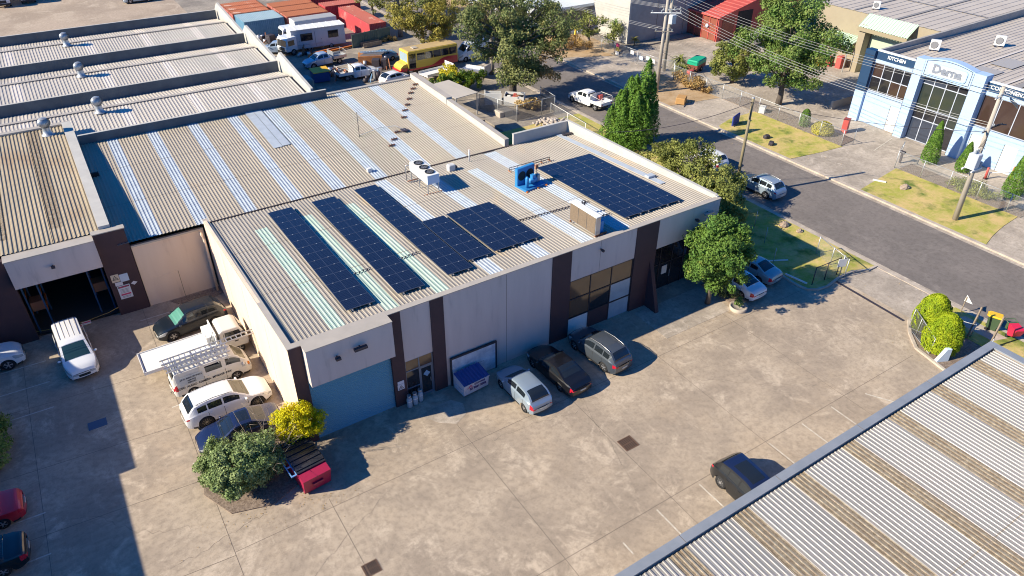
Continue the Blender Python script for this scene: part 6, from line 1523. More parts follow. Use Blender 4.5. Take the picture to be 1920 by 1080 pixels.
mb = MB(); mb.lathe([(.001, .13), (.13, .15), (.14, .9), (.08, 1.02), (.001, 1.03)], (-.55, -.3, 0), M_bl, 12); mb.build("tank", bl)
mb = MB(); mb.lathe([(.001, -.35), (.2, -.33), (.24, 0), (.2, .33), (.001, .35)], (.15, -.15, .5), M_bl, 14, 'x'); mb.box(0, .3, -.3, 0, .7, .95, M_bl); mb.build("motor", bl)
mb = MB(); mb.box(.7, .95, -.1, .2, .14, .7, M_steel); mb.box(.6, .85, .0, .12, 1.2, 1.5, M_rustpipe); mb.tube([(.72, 0, .7), (.72, .05, 1.3)], .03, M_steel_d); mb.build("control_box", bl)
for sx in (-.9, .2, 1.05): mb = MB(); mb.box(sx - .06, sx + .06, -.8, -.66, -.05, .08, M_orange); mb.build("foot", bl)
rk2 = thing("pipe_rack", "low black pipe rack on the roof behind the blue compressor", "pipe rack", onA(21.4, 13.4), 0)
mb = MB()
for z in (.12, .3): bar(mb, (0, 0, z), (3.9, 0, z - .0), .03, M_steel_d)
for k in range(6): bar(mb, (k * .78, 0, -.05), (k * .78, 0, .33), .025, M_steel_d); bar(mb, (k * .78, -.2, 0), (k * .78, .2, 0), .03, M_orange)
mb.tube([(.5, 0, .12), (.7, -1.5, .05), (.4, -2.6, .05)], .05, M_steel_d)
mb.build("rack", rk2)
ev = thing("evaporator", "upright condenser panel with brown mesh face and white top near the front roof edge", "air conditioner", onA(19.95, 2.0), R(2))
mb = MB(); mb.box(-.12, .28, -1.35, 1.35, .2, 1.5, M_rim); mb.box(-.16, .32, -1.4, 1.4, 1.501, 1.56, M_white); o = mb.build("casing", ev)
mm = mat("brown_coil_mesh", (.23, .16, .10), .8, col2=(.14, .10, .065), scale=6, stretch=(1, 1, 8))
for k in range(3): mb = MB(); mb.box(-.14, -.121, -1.3 + k * .88, -.46 + k * .88, .25, 1.45, mm); mb.build("coil", o)
for sy in (-1.3, 1.3): mb = MB(); mb.box(-.1, .9, sy - .04, sy + .04, 0, .19, M_rustpipe); mb.build("foot", ev)
mb = MB(); mb.lathe([(.001, .2), (.14, .22), (.14, .8), (.001, .85)], (.75, -.6, 0), mat("pale_blue_tank", (.40, .55, .66), .4), 12); mb.box(.3, .7, -1.2, -.8, .1, 1.0, M_bl); mb.lathe([(.001, 0), (.2, .05), (.2, .5), (.001, .55)], (.7, .1, .1), M_steel_d, 12); mb.box(.35, 1.0, .4, .7, .1, .6, M_steel_d); mb.build("compressor", ev)
mb = MB(); mb.tube([(0, 0, 0), (0, 0, 1.0), (-.25, .0, 1.05), (-.3, 0, .6)], .05, M_steel_d); mb.lathe([(.12, 0), (.12, .3)], (-.1, 0, .0), M_redp, 10)
tag(mb.build("vent_pipe", loc=onA(21.5, 3.9)), "dark bent pipe with a red collar standing behind the brown mesh condenser", "pipe")
def conduit(label, x0, x1, y0, y1, r=.022, wob=.03):
    mb = MB(); n = int(abs(x1 - x0) / .24); pts = []
    for i in range(n + 1): x = x0 + (x1 - x0) * i / n; y = y0 + (y1 - y0) * i / n; pts.append((x, y, zA(y) + .10 + (.03 if i % 2 else 0)))
    mb.tube(pts, r, M_steel_d if r > .025 else M_steel, 5)
    for i in range(0, n, 1): mb.box(pts[i][0] - .03, pts[i][0] + .03, pts[i][1] - .05, pts[i][1] + .05, pts[i][2] - .06, pts[i][2] + .04, M_steel_d)
    tag(mb.build("conduit"), label, "conduit")
conduit("short grey conduit crossing the second green skylight between the first two solar rows", 4.75, 6.1, 5.35, 5.5)
conduit("short grey conduit crossing the third green skylight between solar rows two and three", 7.95, 9.5, 5.45, 5.6)
conduit("long black conduit across the roof from the mid block to the bent pipe", 17.0, 22.9, 5.6, 5.2, .03)
conduit("short black conduit beside the brown mesh condenser, right of it", 21.0, 22.9, 2.9, 2.75, .03)
mb = MB(); mb.tube([(0, 0, 0), (0, 0, 1.1)], .05, M_white); tag(mb.build("vent_pipe", loc=onA(19.9, 17.2, 0)), "slim white vent pipe upright near the dark gutter", "pipe")
mb = MB(); mb.bbox(-.3, .3, -.25, .25, 0, .5, mat("grey_white_cowl", (.55, .54, .52), .5), .06); mb.box(.3, .5, -.15, .15, .1, .3, M_steel_d); tag(mb.build("vent_cowl", loc=onA(17.8, 16.5, .03)), "small whitish cowl vent between the condenser and the slim pipe", "vent")
mb = MB(); mb.box(-.5, .5, -.12, .12, 0, .08, M_steel_d); tag(mb.build("roof_bracket", loc=onA(30.1, 17.4, .1)), "small dark bracket in the back right corner of the tan roof", "bracket")
mb = MB(); mb.bbox(-.35, .35, -.25, .25, 0, .16, M_sky_w, .03); tag(mb.build("roof_box", loc=onA(29.5, 6.0, .1)), "small pale box at the end of the pale flashing beside the largest solar block", "box")

# ================================================================== yard objects
# skip bins
def skip(label, x, y, rz, W, D, H, bodym, lidm, fw=.0):
    t = thing("skip_bin", label, "bin", (x, y, 0), R(rz))
    mb = MB(); a, b = W / 2, D / 2; z = .14
    P0 = [(-a, -b * .86, z), (a, -b * .86, z), (a, b, z), (-a, b, z)]; P1 = [(-a, -b, H), (a, -b, H), (a, b, H + .22), (-a, b, H + .22)]
    mb.add(P0 + P1, [(3, 2, 1, 0), (0, 1, 5, 4), (1, 2, 6, 5), (2, 3, 7, 6), (3, 0, 4, 7)], bodym)
    mb.box(-a - .03, a + .03, -b - .04, -b + .02, H - .06, H + .0, bodym); 
    for sx in (-a - .05, a + .01): mb.box(sx, sx + .04, -b * .6, b * .6, H * .45, H * .6, bodym)
    mb.build("body", t)
    mb = MB(); n = 8; V = []; F = []
    for i in range(n * 4 + 1):
        x_ = -a - .02 + (W + .04) * i / (n * 4); h = (0, .045, .045, 0)[i % 4]
        V += [(x_, -b - .05, H + .03 + h), (x_, b + .02, H + .25 + h)]
    for i in range(n * 4): F.append((2 * i, 2 * i + 2, 2 * i + 3, 2 * i + 1))
    mb.add(V, F, lidm); mb.build("lid", t)
    for sx in (-a + .15, a - .15):
        for sy in (-b * .6, b * .7): mb = MB(); mb.lathe([(.001, -.03), (.08, -.03), (.08, .03), (.001, .03)], (sx, sy, .08), M_tyre, 10, 'x'); mb.build("castor", t)
    return t
sk1 = skip("white skip bin with a ribbed blue lid and a phone number on its front", 9.35, -.98, 4, 1.85, 1.15, 1.0, mat("skip_white", (.62, .60, .64), .5, col2=(.52, .50, .55), scale=2), mat("blue_ribbed_lid", (.03, .07, .24), .5))
M_tx = mat("navy_lettering", (.08, .04, .16), .6)
th = math.atan2(.08, .86)
text("CITYWIDE", .17, M_tx, sk1, loc=(.22, -.585, .82), rot=(R(90) + th * .0, 0, 0), ext=.01, bold=.004)
text("03 9261 5002", .22, M_tx, sk1, loc=(.1, -.575, .55), rot=(R(90), 0, 0), ext=.012, bold=.005)
mb = MB(); mb.add([(-.62, -.59, .72), (-.3, -.59, .72), (-.44, -.59, .92)], [(0, 1, 2)], mmag); mb.add([(-.54, -.595, .725), (-.38, -.595, .725), (-.45, -.595, .82)], [(0, 1, 2)], msw); mb.box(-.72, -.34, -.592, -.585, .69, .71, mmag); mb.build("roof_emblem", sk1)
# dark red skip with black lid and blue rack
sk2_ = thing("skip_bin", "dark red skip bin with a wide black ribbed lid beside the shrubs", "bin", (-1.75, -2.1, 0), R(5))
M_mag = mat("crimson_skip", (.32, .012, .055), .5)
mb = MB(); mb.add([(-.75, -1.35, .12), (.75, -1.35, .12), (.75, 1.3, .12), (-.75, 1.3, .12), (-.78, -1.6, 1.25), (.78, -1.6, 1.25), (.78, 1.3, 1.35), (-.78, 1.3, 1.35)], [(3, 2, 1, 0), (0, 1, 5, 4), (1, 2, 6, 5), (2, 3, 7, 6), (3, 0, 4, 7), (4, 5, 6, 7)], M_mag)
mb.box(-.3, .3, -1.62, -1.5, .72, .82, M_mag); mb.box(-.28, .28, -1.53, -1.44, .55, .719, mat("skip_slot", (.2, .01, .04), .6)); mb.build("body", sk2_)
M_lid = mat("black_gloss_lid", (.02, .022, .03), .25, spec=.8)
mb = MB()
mb.prism_x([(-.95, 1.3), (1.4, 1.5), (1.4, 1.56), (-.95, 1.36)], -.82, .82, M_lid)
for k in range(6): yy = -.8 + k * .38; z_ = 1.37 + (yy + .95) / 2.35 * .2; mb.prism_x([(yy, z_ - .005), (yy + .2, z_ + .017), (yy + .2, z_ + .06), (yy, z_ + .045)], -.78, .78, M_lid)
mb.build("lid", sk2_)
M_br = mat("blue_rack_paint", (.15, .32, .62), .5)
mb = MB()
for xx in (-1.13, -.86): mb.box(xx, xx + .05, -.95, 1.25, 1.28, 1.34, M_br)
for k in range(4): mb.box(-1.079, -.861, -.95 + k * .715, -.87 + k * .715, 1.285, 1.335, M_br)
mb.build("side_rack", sk2_)
for i, (x, y) in enumerate([(5.32, -.42), (5.72, -.38), (6.12, -.28)]):
    t = thing("gas_bottle", ("leftmost", "middle", "rightmost")[i] + " of three grey gas bottles by the office door", "gas bottle", (x, y, 0), 0, "gas bottles by the office door")
    mb = MB(); mb.lathe([(.001, .02), (.15, .03), (.17, .08), (.17, .62), (.12, .76), (.05, .8)], (0, 0, 0), mat("gas_bottle_grey", (.36, .42, .46), .5), 16); mb.lathe([(.175, .5), (.178, .5), (.178, .56), (.175, .56)], (0, 0, 0), M_white, 16); mb.build("cylinder", t)
    mb = MB(); mb.lathe([(.12, .8), (.13, .8), (.13, .95), (.12, .95)], (0, 0, 0), M_steel, 14); mb.box(-.02, .02, -.02, .02, .78, .9, M_rustpipe); mb.build("collar", t)
sg = thing("gas_sign", "small white hazard sign with a black triangle on the plum pier beside the roller door", "sign", (5.02, -.065, 1.3))
mb = MB(); mb.box(-.22, .22, -.02, 0, 0, .42, msw); mb.box(-.2, .22, -.018, 0, .44, .66, msw); mb.build("panel", sg)
mb = MB(); mb.add([(-.17, -.023, .06), (.17, -.023, .06), (0, -.023, .36)], [(0, 1, 2)], M_text_k); mb.add([(-.11, -.026, .09), (.11, -.026, .09), (0, -.026, .29)], [(0, 1, 2)], msw); mb.box(-.05, .05, -.03, -.026, .12, .18, M_text_k); mb.build("hazard_triangle", sg)
# planter
pt_ = thing("planter", "round concrete planter ring with a leafy plant at the end of the entry bed", "planter", (30.0, -4.1, 0))
mb = MB(); mb.lathe([(.62, 0), (.66, .28), (.56, .30), (.52, .2), (.001, .2)], (0, 0, 0), M_kerb, 22); mb.build("ring", pt_)
crown(pt_, [(0, 0, .55, .32), (.2, .15, .75, .22), (-.15, .1, .6, .25)], 120, .12, L_plane, name="foliage")
# wheelie bins, barrow
def wheelie(label, x, y, rz, bm, lm, z=.06, s=1):
    t = thing("wheelie_bin", label, "bin", (x, y, z), R(rz))
    mb = MB(); mb.add([(-.22 * s, -.26 * s, .08), (.22 * s, -.26 * s, .08), (.22 * s, .26 * s, .08), (-.22 * s, .26 * s, .08), (-.30 * s, -.36 * s, 1.0 * s), (.30 * s, -.36 * s, 1.0 * s), (.30 * s, .36 * s, 1.0 * s), (-.30 * s, .36 * s, 1.0 * s)], [(3, 2, 1, 0), (0, 1, 5, 4), (1, 2, 6, 5), (2, 3, 7, 6), (3, 0, 4, 7), (4, 5, 6, 7)], bm); mb.build("body", t)
    mb = MB(); mb.bbox(-.33 * s, .33 * s, -.40 * s, .40 * s, 1.0 * s + .002, 1.0 * s + .10, lm, .05); mb.box(-.25 * s, .25 * s, .401 * s, .46 * s, 1.0 * s, 1.04 * s, lm); mb.build("lid", t)
    for sx in (-.27, .25): mb = MB(); mb.lathe([(.001, -.03), (.11, -.03), (.11, .03), (.001, .03)], (sx * s, .22 * s, .11), M_tyre, 12, 'x'); mb.build("wheel", t)
    return t
wheelie("dark green wheelie bin with a yellow lid on the grass by the road", 43.15, -15.35, 20, mat("bin_green", (.06, .10, .05), .5), mat("bin_yellow", (.75, .45, .02), .4), .07, 1.12)
wb = thing("wheelie_bin", "tipped red and dark green bin standing on the verge right of the yellow-lidded one", "bin", (43.35, -16.75, .07), R(-30))
mb = MB(); mb.add([(-.3, -.25, .35), (.3, -.25, .35), (.3, .2, .15), (-.3, .2, .15), (-.34, -.45, .95), (.34, -.45, .95), (.34, .4, 1.0), (-.34, .4, 1.0)], [(3, 2, 1, 0), (0, 1, 5, 4), (1, 2, 6, 5), (2, 3, 7, 6), (3, 0, 4, 7), (4, 5, 6, 7)], mat("bin_red", (.62, .02, .06), .45)); mb.build("body", wb)
mb = MB(); mb.tube([(-.34, .4, 1.0), (-.34, .85, 1.05), (.34, .85, 1.05), (.34, .4, 1.0)], .035, mat("bin_green", (.06, .10, .05)), 8); mb.box(-.33, .33, .401, .6, .5, .98, mat("bin_green", (.06, .10, .05))); mb.build("frame", wb)
for sx in (-.3, .3): mb = MB(); mb.lathe([(.001, -.03), (.12, -.03), (.12, .03), (.001, .03)], (sx, .2, .12), M_tyre, 12, 'x'); mb.build("wheel", wb)
# posts of the old sign frame
for lab, x, y, lx, H_ in (("left leaning weathered timber post behind the golden cypresses", 40.9, -15.0, .5, 2.3), ("right leaning weathered timber post near the corner of the ribbed roof", 40.7, -16.5, .55, 2.5)):
    mb = MB(); mb.tube([(0, 0, 0), (lx, .1, H_)], .07, M_wood, 4, smooth=False); mb.tube([(-.0, -.06, 0), (.12, -.05, .9)], .035, M_steel, 6); tag(mb.build("timber_post", loc=(x, y, .06)), lab, "post", "leaning timber posts")
mb = MB(); mb.tube([(0, 0, 0), (0.1, 0, 1.05)], .035, M_steel, 6); mb.tube([(-.9, 2.2, .95), (.05, 0, 1.0)], .03, M_white, 6); tag(mb.build("handrail", loc=(41.1, -15.1, .06)), "low white rail running from the golden cypresses to the left timber post", "rail")
mb = MB(); mb.box(-.03, .03, -.03, .03, 0, 1.3, M_wood); o = tag(mb.build("small_sign", loc=(43.4, -13.1, .05)), "white triangular flag sign on a thin post at the driveway corner", "sign")
mb = MB(); mb.prism_x([(-.5, .95), (.1, .9), (.05, 1.45)], .031, .05, M_white); mb.build("flag_panel", o)
wsn = thing("marker_wedge", "pale blue-white wedge-shaped marker at the foot of the front golden cypress", "marker", (37.0, -15.5, .06), R(-25))
MB().prism_y([(-.5, 0), (.35, 0), (.3, 1.0), (-.05, 1.0)], -.12, .12, mat("pale_blue_wedge", (.55, .66, .78), .5)).build("panel", wsn)
# folded sliding gate at the kerb
M_ln = link_mat("chain_link")
M_ln2 = link_mat("dark_chain_link", (.10, .10, .11), .06, .3)
gt = thing("folded_gate", "grey folded wire gate leaning at the kerb left of the golden cypresses", "gate", (38.4, -12.2, .02), R(238))
mb = MB()
for k, (a, b, h) in enumerate([(0, 2.9, 1.7), (.3, 2.5, 1.5)]):
    yy = k * .12
    bar(mb, (a, yy, .08), (b, yy, .08), .03, M_steel); bar(mb, (a, yy, h), (b, yy, h * .8), .03, M_steel)
    for u in (0, .33, .66, 1): xx = a + (b - a) * u; bar(mb, (xx, yy, .08), (xx, yy, h - u * h * .2), .025, M_steel)
    bar(mb, (a, yy, .1), (b, yy, h * .8), .02, M_steel)
mb.build("frame", gt)
mb = MB(); mb.add([(0, .05, .1), (2.9, .05, .1), (2.9, .05, 1.3), (0, .05, 1.65)], [(0, 1, 2, 3)], M_ln2); mb.build("wire_mesh", gt)
# fences
def fence(name, label, pts, h, mesh=M_ln, pm=M_steel, step=3.0, rail=True, z=0.0, cat="fence", group=None, rb=.03):
    t = thing(name, label, cat, (pts[0][0], pts[0][1], z), 0, group)
    o0 = Vector(pts[0])
    mbr = MB(); mm_ = MB(); posts = []
    for a, b in zip(pts, pts[1:]):
        a = Vector(a) - o0; b = Vector(b) - o0; n = max(1, round((b - a).length / step))
        for i in range(n + 1):
            p = a.lerp(b, i / n)
            if not posts or (posts[-1] - p).length > .2: posts.append(p)
        if rail: bar(mbr, (a.x, a.y, h), (b.x, b.y, h), rb, pm)
        mm_.add([(a.x, a.y, .05), (b.x, b.y, .05), (b.x, b.y, h), (a.x, a.y, h)], [(0, 1, 2, 3)], mesh)
    for p in posts: mb = MB(); bar(mb, (p.x, p.y, -.05), (p.x, p.y, h + .05), rb * 1.3, pm, 8); mb.build("post", t)
    if rail: mbr.build("top_rail", t)
    mm_.build("wire_mesh", t)
    return t
fence("wire_fence", "galvanised wire fence along the showroom garden, left of the showroom driveway", [(61.7, 36.2), (61.7, 10.6), (63.2, 10.2)], 1.8)
fence("wire_fence", "galvanised wire fence in front of the slim cypresses, right of the showroom driveway", [(64.3, 5.4), (61.7, 4.3), (61.7, -9.5)], 1.8)
fence("wire_fence", "wire fence behind the dirt verge and palm, left of the gates", [(61.6, 48.3), (61.0, 62)], 2.0)
fence("wire_fence", "wire fence between the gates and the corner garden behind the twin poles", [(61.9, 39.2), (63.0, 37.6), (61.7, 36.3)], 1.8)
gg = fence("wire_gate", "pair of wire gates hung with small white signs across the factory driveway", [(61.7, 48.1), (61.9, 43.7), (61.9, 39.3)], 1.8, cat="gate", step=4.2)
for k, (y, z, c) in enumerate([(47.6, .9, mat("yellow_notice", (.7, .5, .1), .5)), (47.6, 1.4, mmag), (47.6, .3, M_white), (44.5, 1.2, M_white), (42.6, .9, mpb), (41.3, 1.2, mat("green_notice", (.45, .65, .55), .5)), (40.2, 1.1, M_white)]):
    mb = MB(); mb.box(-.15, -.12, y - 48.1 - .33, y - 48.1 + .33, z, z + .5, c); mb.build("notice", gg)
fence("mesh_fence", "dark shade-mesh fence around the junk skips beside the buff roof", [(34.6, 40.5), (36.2, 34.8), (39.7, 34.9), (41.6, 35.0), (42.0, 38.5)], 1.9, M_ln2, M_steel, 2.4)
fence("wire_fence", "low wire fence with a white top rail along the verge by the side wall", [(41.0, 34.9), (40.6, 27.8)], 1.2, M_ln, M_white, 3.5)
fence("wire_fence", "wire fence across the grass behind the two pale sedans", [(41.2, -2.2), (40.2, -5.6)], 1.6, M_ln, M_steel, 2.0)
fence("wire_fence", "short wire fence bay with a dark frame on the corner grass", [(37.1, -5.0), (39.9, -5.1)], 1.6, M_ln, M_steel_d, 1.5)
mb = MB(); bar(mb, (0, 0, 0), (0, 0, 1.9), .04, M_steel); mb.box(-.45, .3, -.04, -.0, .9, 1.6, M_white); mb.box(-.02, .5, -.02, .02, 1.62, 1.66, M_steel_d); tag(mb.build("gate_post", loc=(39.9, -5.35, .05), rz=R(-20)), "steel gate post with a white board at the grass corner of the driveway", "gate post")
for x, y in ((37.2, 5.2), (38.9, 1.2), (36.9, -1.4), (40.4, 3.6)):
    mb = MB(); bar(mb, (0, 0, 0), (0, 0, 1.5), .03, M_steel); tag(mb.build("steel_stake", loc=(x, y, .05)), "thin steel stake standing in the shaded grass beside the warehouse", "stake", "steel stakes in the shaded grass")
mb = MB(); mb.box(-1.0, 1.0, -.06, .06, 0, .06, M_white); tag(mb.build("white_rail", loc=(37.5, -1.2, .06), rz=R(-28)), "white length of rail lying on the shaded corner grass", "rail")
mb = MB(); mb.box(-.9, .9, -.06, .06, 0, .1, M_white); tag(mb.build("kerb_rail", loc=(36.6, -3.9, .13), rz=R(-80)), "white painted rail lying along the kerb beside the pale sedan", "rail")
# rear yard junk
gf = thing("panel_fence", "green metal panel fence between the site cabin and the gum trees", "fence", (31.4, 71.2, 0), R(10)); M_gf = mat("green_fence_sheet", (.10, .15, .12), .7, col2=(.14, .18, .15), scale=1)
mb = MB(); corr(mb, 0, 6.6, [(0, 0), (0.001, 1.9)], M_gf, pitch=.3, h=.03); 
mb = MB(); mb.box(0, 6.6, -.03, .03, 0, 1.9, M_gf)
for k in range(22): mb.box(k * .3, k * .3 + .1, -.06, -.031, .05, 1.85, M_gf)
mb.build("sheet", gf)
for k in range(4): mb = MB(); mb.box(k * 2.2 - .05, k * 2.2 + .05, -.11, -.061, 0, 2.0, M_gf); mb.build("post", gf)
for i, (lab, x, y, rz, L_) in enumerate((("long orange-red steel beam on the ground in front of the site cabin", 28.0, 70.8, 12, 7.5), ("second orange-red steel beam lying behind the longer one", 27.0, 71.4, 15, 5.0))):
    t = thing("steel_beam", lab, "beam", (x, y, .1), R(rz)); mb = MB(); mb.box(-L_ / 2, L_ / 2, -.14, .14, .2, .24, M_orange); mb.box(-L_ / 2, L_ / 2, -.03, .03, .04, .199, M_orange); mb.box(-L_ / 2, L_ / 2, -.14, .14, 0, .039, M_orange); mb.build("flanges", t)
t = thing("timber_crate", "long grey timber trough beside the dry grass in the back yard", "crate", (34.2, 70.8, 0), R(6)); mb = MB()
for k in range(4): mb.box(-1.5, 1.5, -.45, -.41, .05 + k * .16, .18 + k * .16, M_wood); mb.box(-1.5, 1.5, .41, .45, .05 + k * .16, .18 + k * .16, M_wood)
mb.box(-1.48, 1.48, -.4, .4, .04, .1, M_wood); mb.build("planks", t)
t = thing("timber_stack", "rusty orange skip heaped with planks and ladders in front of the yellow bus", "skip", (30.6, 62.8, 0), R(-25)); mb = MB()
mb.box(-1.6, 1.6, -1.0, 1.0, .1, 1.4, mat("rust_skip", (.42, .17, .05), .8, col2=(.30, .12, .05), scale=1.5)); mb.build("body", t)
for k in range(7): mb = MB(); mb.box(-1.3 + k * .1, 1.5 + k * .1, -.8 + k * .22, -.68 + k * .22, 1.41 + .03 * (k % 3), 1.5 + .03 * (k % 3), M_wood if k % 2 else M_rim); mb.build("plank", t)
ladder("pale blue aluminium ladder lying over the rusty skip before the bus", 31.6, 62.8, 1.6, 4.5, .45, -20, 12, mat("ladder_blue", (.35, .50, .65), .4))
b2 = thing("skip_bin", "large blue bin with an orange-yellow lid beside the tow truck", "bin", (22.3, 59.7, 0), R(-2)); mb = MB(); mb.add([(-1, -.6, .1), (1, -.6, .1), (1, .8, .1), (-1, .8, .1), (-1.1, -.85, 1.35), (1.1, -.85, 1.35), (1.1, .85, 1.5), (-1.1, .85, 1.5)], [(3, 2, 1, 0), (0, 1, 5, 4), (1, 2, 6, 5), (2, 3, 7, 6), (3, 0, 4, 7)], mat("royal_blue_bin", (.03, .08, .26), .5)); mb.build("body", b2)
mb = MB(); mb.prism_x([(-.9, 1.36), (.9, 1.52), (.9, 1.6), (-.9, 1.44)], -1.12, -.01, mat("amber_lid", (.75, .42, .03), .5)); mb.prism_x([(-.9, 1.36), (.9, 1.52), (.9, 1.6), (-.9, 1.44)], .01, 1.12, mat("amber_lid", (.7, .4, .03))); mb.build("lid", b2)
tk = thing("water_tank", "squat grey-green tank box left of the blue bin, behind the grey factory gable", "tank", (19.0, 58.0, 0)); MB().bbox(-1.5, 1.5, -1.0, 1.0, 0, 1.4, mat("tank_green", (.16, .24, .25), .6), .15).build("body", tk)
wheelie("grey wheelie bin with a yellow lid standing alone on the sunlit back yard", 30.1, 64.8, 0, mat("bin_grey", (.12, .13, .13), .5), mat("bin_yellow", (.75, .45, .02), .4), 0)
def flatbed(label, x, y, rz, L_, W_, m, z=.75):
    t = thing("flat_trailer", label, "trailer", (x, y, 0), R(rz)); mb = MB(); mb.box(-L_ / 2, L_ / 2, -W_ / 2, W_ / 2, z, z + .08, m)
    for a in ((-L_ / 2, L_ / 2, -W_ / 2 - .04, -W_ / 2 - .001), (-L_ / 2, L_ / 2, W_ / 2 + .001, W_ / 2 + .04)): mb.box(*a, z, z + .35, m)
    mb.box(L_ / 2 + .001, L_ / 2 + .05, -W_ / 2, W_ / 2, z, z + 1.0, m); mb.build("tray", t); mb = MB(); mb.box(-L_ / 2 + .2, L_ / 2 - .2, -.4, .4, z - .2, z - .001, M_trim); mb.build("chassis", t); add_wheels(t, [0], W_ / 2, .33, M_steel, .2, 5); return t
flatbed("white flat trailer tray with a low headboard just behind the corner of the buff roof", 35.5, 52.9, 8, 4.2, 1.9, M_white)
flatbed("white flat trailer loaded with poles beside the bright yellow creeper", 40.2, 51.0, -60, 3.8, 1.8, M_rim)
t = thing("junk_skip", "open white-sided skip full of scrap inside the dark mesh fence, nearer the tree", "skip", (39.0, 39.6, 0), R(-40)); mb = MB()
for a in ((-1.2, 1.2, -.9, -.84), (-1.2, 1.2, .84, .9)): mb.box(*a, .1, 1.2, M_white)
for a in ((-1.2, -1.14, -.84, .84), (1.14, 1.2, -.84, .84)): mb.box(*a, .1, 1.2, M_white)
mb.box(-1.14, 1.14, -.84, .84, .1, .9, M_black); mb.build("body", t); mb = MB(); rnd = random.Random(9)
for k in range(9): x, y = rnd.uniform(-.8, .8), rnd.uniform(-.6, .6); mb.bbox(x - .2, x + .2, y - .15, y + .15, .9, 1.0 + rnd.random() * .2, [M_redp, M_rustpipe, M_white][k % 3], .03)
mb.build("scrap", t)
t = thing("junk_skip", "tilted white tub with dark opening inside the mesh fence, left of the scrap skip", "skip", (37.2, 41.6, 0), R(-30)); mb = MB(); mb.box(-1.0, 1.0, -1.0, -.92, 0, 1.4, M_white); mb.box(-1.0, 1.0, .92, 1.0, 0, 1.0, M_white); mb.box(-1.0, -.92, -.92, .92, 0, 1.2, M_white); mb.box(-.92, 1.0, -.92, .92, 0, .5, M_black); mb.build("body", t)
MBs = MB(); MBs.box(-1.6, 1.6, -2.8, 2.8, 2.6, 2.66, M_roofC)
for sx in (-1.5, 1.5):
    for sy in (-2.7, 2.7): MBs.box(sx - .05, sx + .05, sy - .05, sy + .05, 0, 2.599, M_steel)
tag(MBs.build("lean_to", loc=(31.6, 41.5, 0), rz=R(8)), "low grey lean-to roof beside the buff roof parapet, below the hedge", "lean-to")
tag(MB().bbox(-.9, .9, -.7, .7, 0, .6, M_flash, .05).build("concrete_block", loc=(36.0, 37.4, 0)), "pale flat concrete box inside the dark mesh fence", "block")
rb = MB(); rnd = random.Random(4)
for k in range(120):
    x, y = rnd.gauss(0, .9), rnd.gauss(0, .7); s_ = rnd.uniform(.08, .26); rb.ball((x, y, s_ * .4 + max(0, .3 - .2 * (x * x + y * y))), s_, mat("rubble_stone", (.50, .43, .37), .9, col2=(.36, .30, .25), scale=3), 6, (1, rnd.uniform(.6, 1), .6))
tag(rb.build("rubble", loc=(39.2, 32.2, .04)), "pale heap of broken rubble at the end of the verge beside the buff roof", "rubble", kind="stuff")
def junk(label, x, y, cat='junk', seed=1, s=1.0, cols=None):
    rnd = random.Random(seed); t = thing('scrap_heap', label, cat, (x, y, 0), R(rnd.uniform(0, 90)))
    cols = cols or [M_rustpipe, M_steel_d, M_rim]
    for k in range(9):
        mb = MB(); cx, cy = rnd.gauss(0, .55 * s), rnd.gauss(0, .4 * s); w_, d_, h_ = rnd.uniform(.15, .5) * s, rnd.uniform(.1, .4) * s, rnd.uniform(.3, 1.1) * s
        if k % 3 == 0: mb.tube([(cx - w_, cy, .1), (cx + w_, cy + d_, h_)], .06 * s, cols[k % len(cols)], 6)
        elif k % 3 == 1: mb.bbox(cx - w_, cx + w_, cy - d_, cy + d_, 0, h_, cols[k % len(cols)], .03)
        else: mb.lathe([(.001, 0), (w_ * .7, 0), (w_ * .7, h_), (.001, h_)], (cx, cy, 0), cols[k % len(cols)], 10)
        mb.build('scrap_piece', t)
junk('pale blue machinery parts standing just behind the edge of the buff roof', 28.2, 56.6, seed=3, s=1.2, cols=[mat('machine_blue', (.20, .36, .52), .5), M_rim, M_steel_d])
junk('rusty engine parts piled between the tow truck and the yellow bus', 31.2, 59.6, seed=5, s=1.3)
junk('dark scrap heap behind the tow truck deck and the blue bin', 25.0, 60.4, seed=7, s=1.4)
junk('dark scrap metal at the foot of the white site cabin', 24.6, 71.6, seed=9, s=1.2)
junk('mixed scrap beside the rusty orange skip', 29.0, 61.6, seed=11, s=1.2, cols=[M_wood, M_rustpipe, M_steel])
junk('heap of brown scrap between the containers and the box truck', 21.4, 80.6, seed=13, s=1.3)
car('hatchback', 'white car half hidden behind the far edge of the buff roof', 'car', 30.2, 54.2, 12, 4.2, 1.75, HAT['top'], HAT['sh'], (.85, 3.4), .31, P_whitec, (1.05, 1.72), (3.25, 3.95), ((1.55, 2.4), (2.5, 3.35)), (1.15, 2.45))
car('wagon', 'small blue four-wheel drive beside the white cab truck, behind the gable', 'car', 21.3, 74.8, 150, 4.2, 1.75, scale(SUV['top'], .9), scale(SUV['sh'], .9), (.85, 3.3), .35, P_blue, (1.1, 1.75), (3.6, 4.0), ((1.6, 2.3), (2.4, 3.1)), (1.3, 2.35))
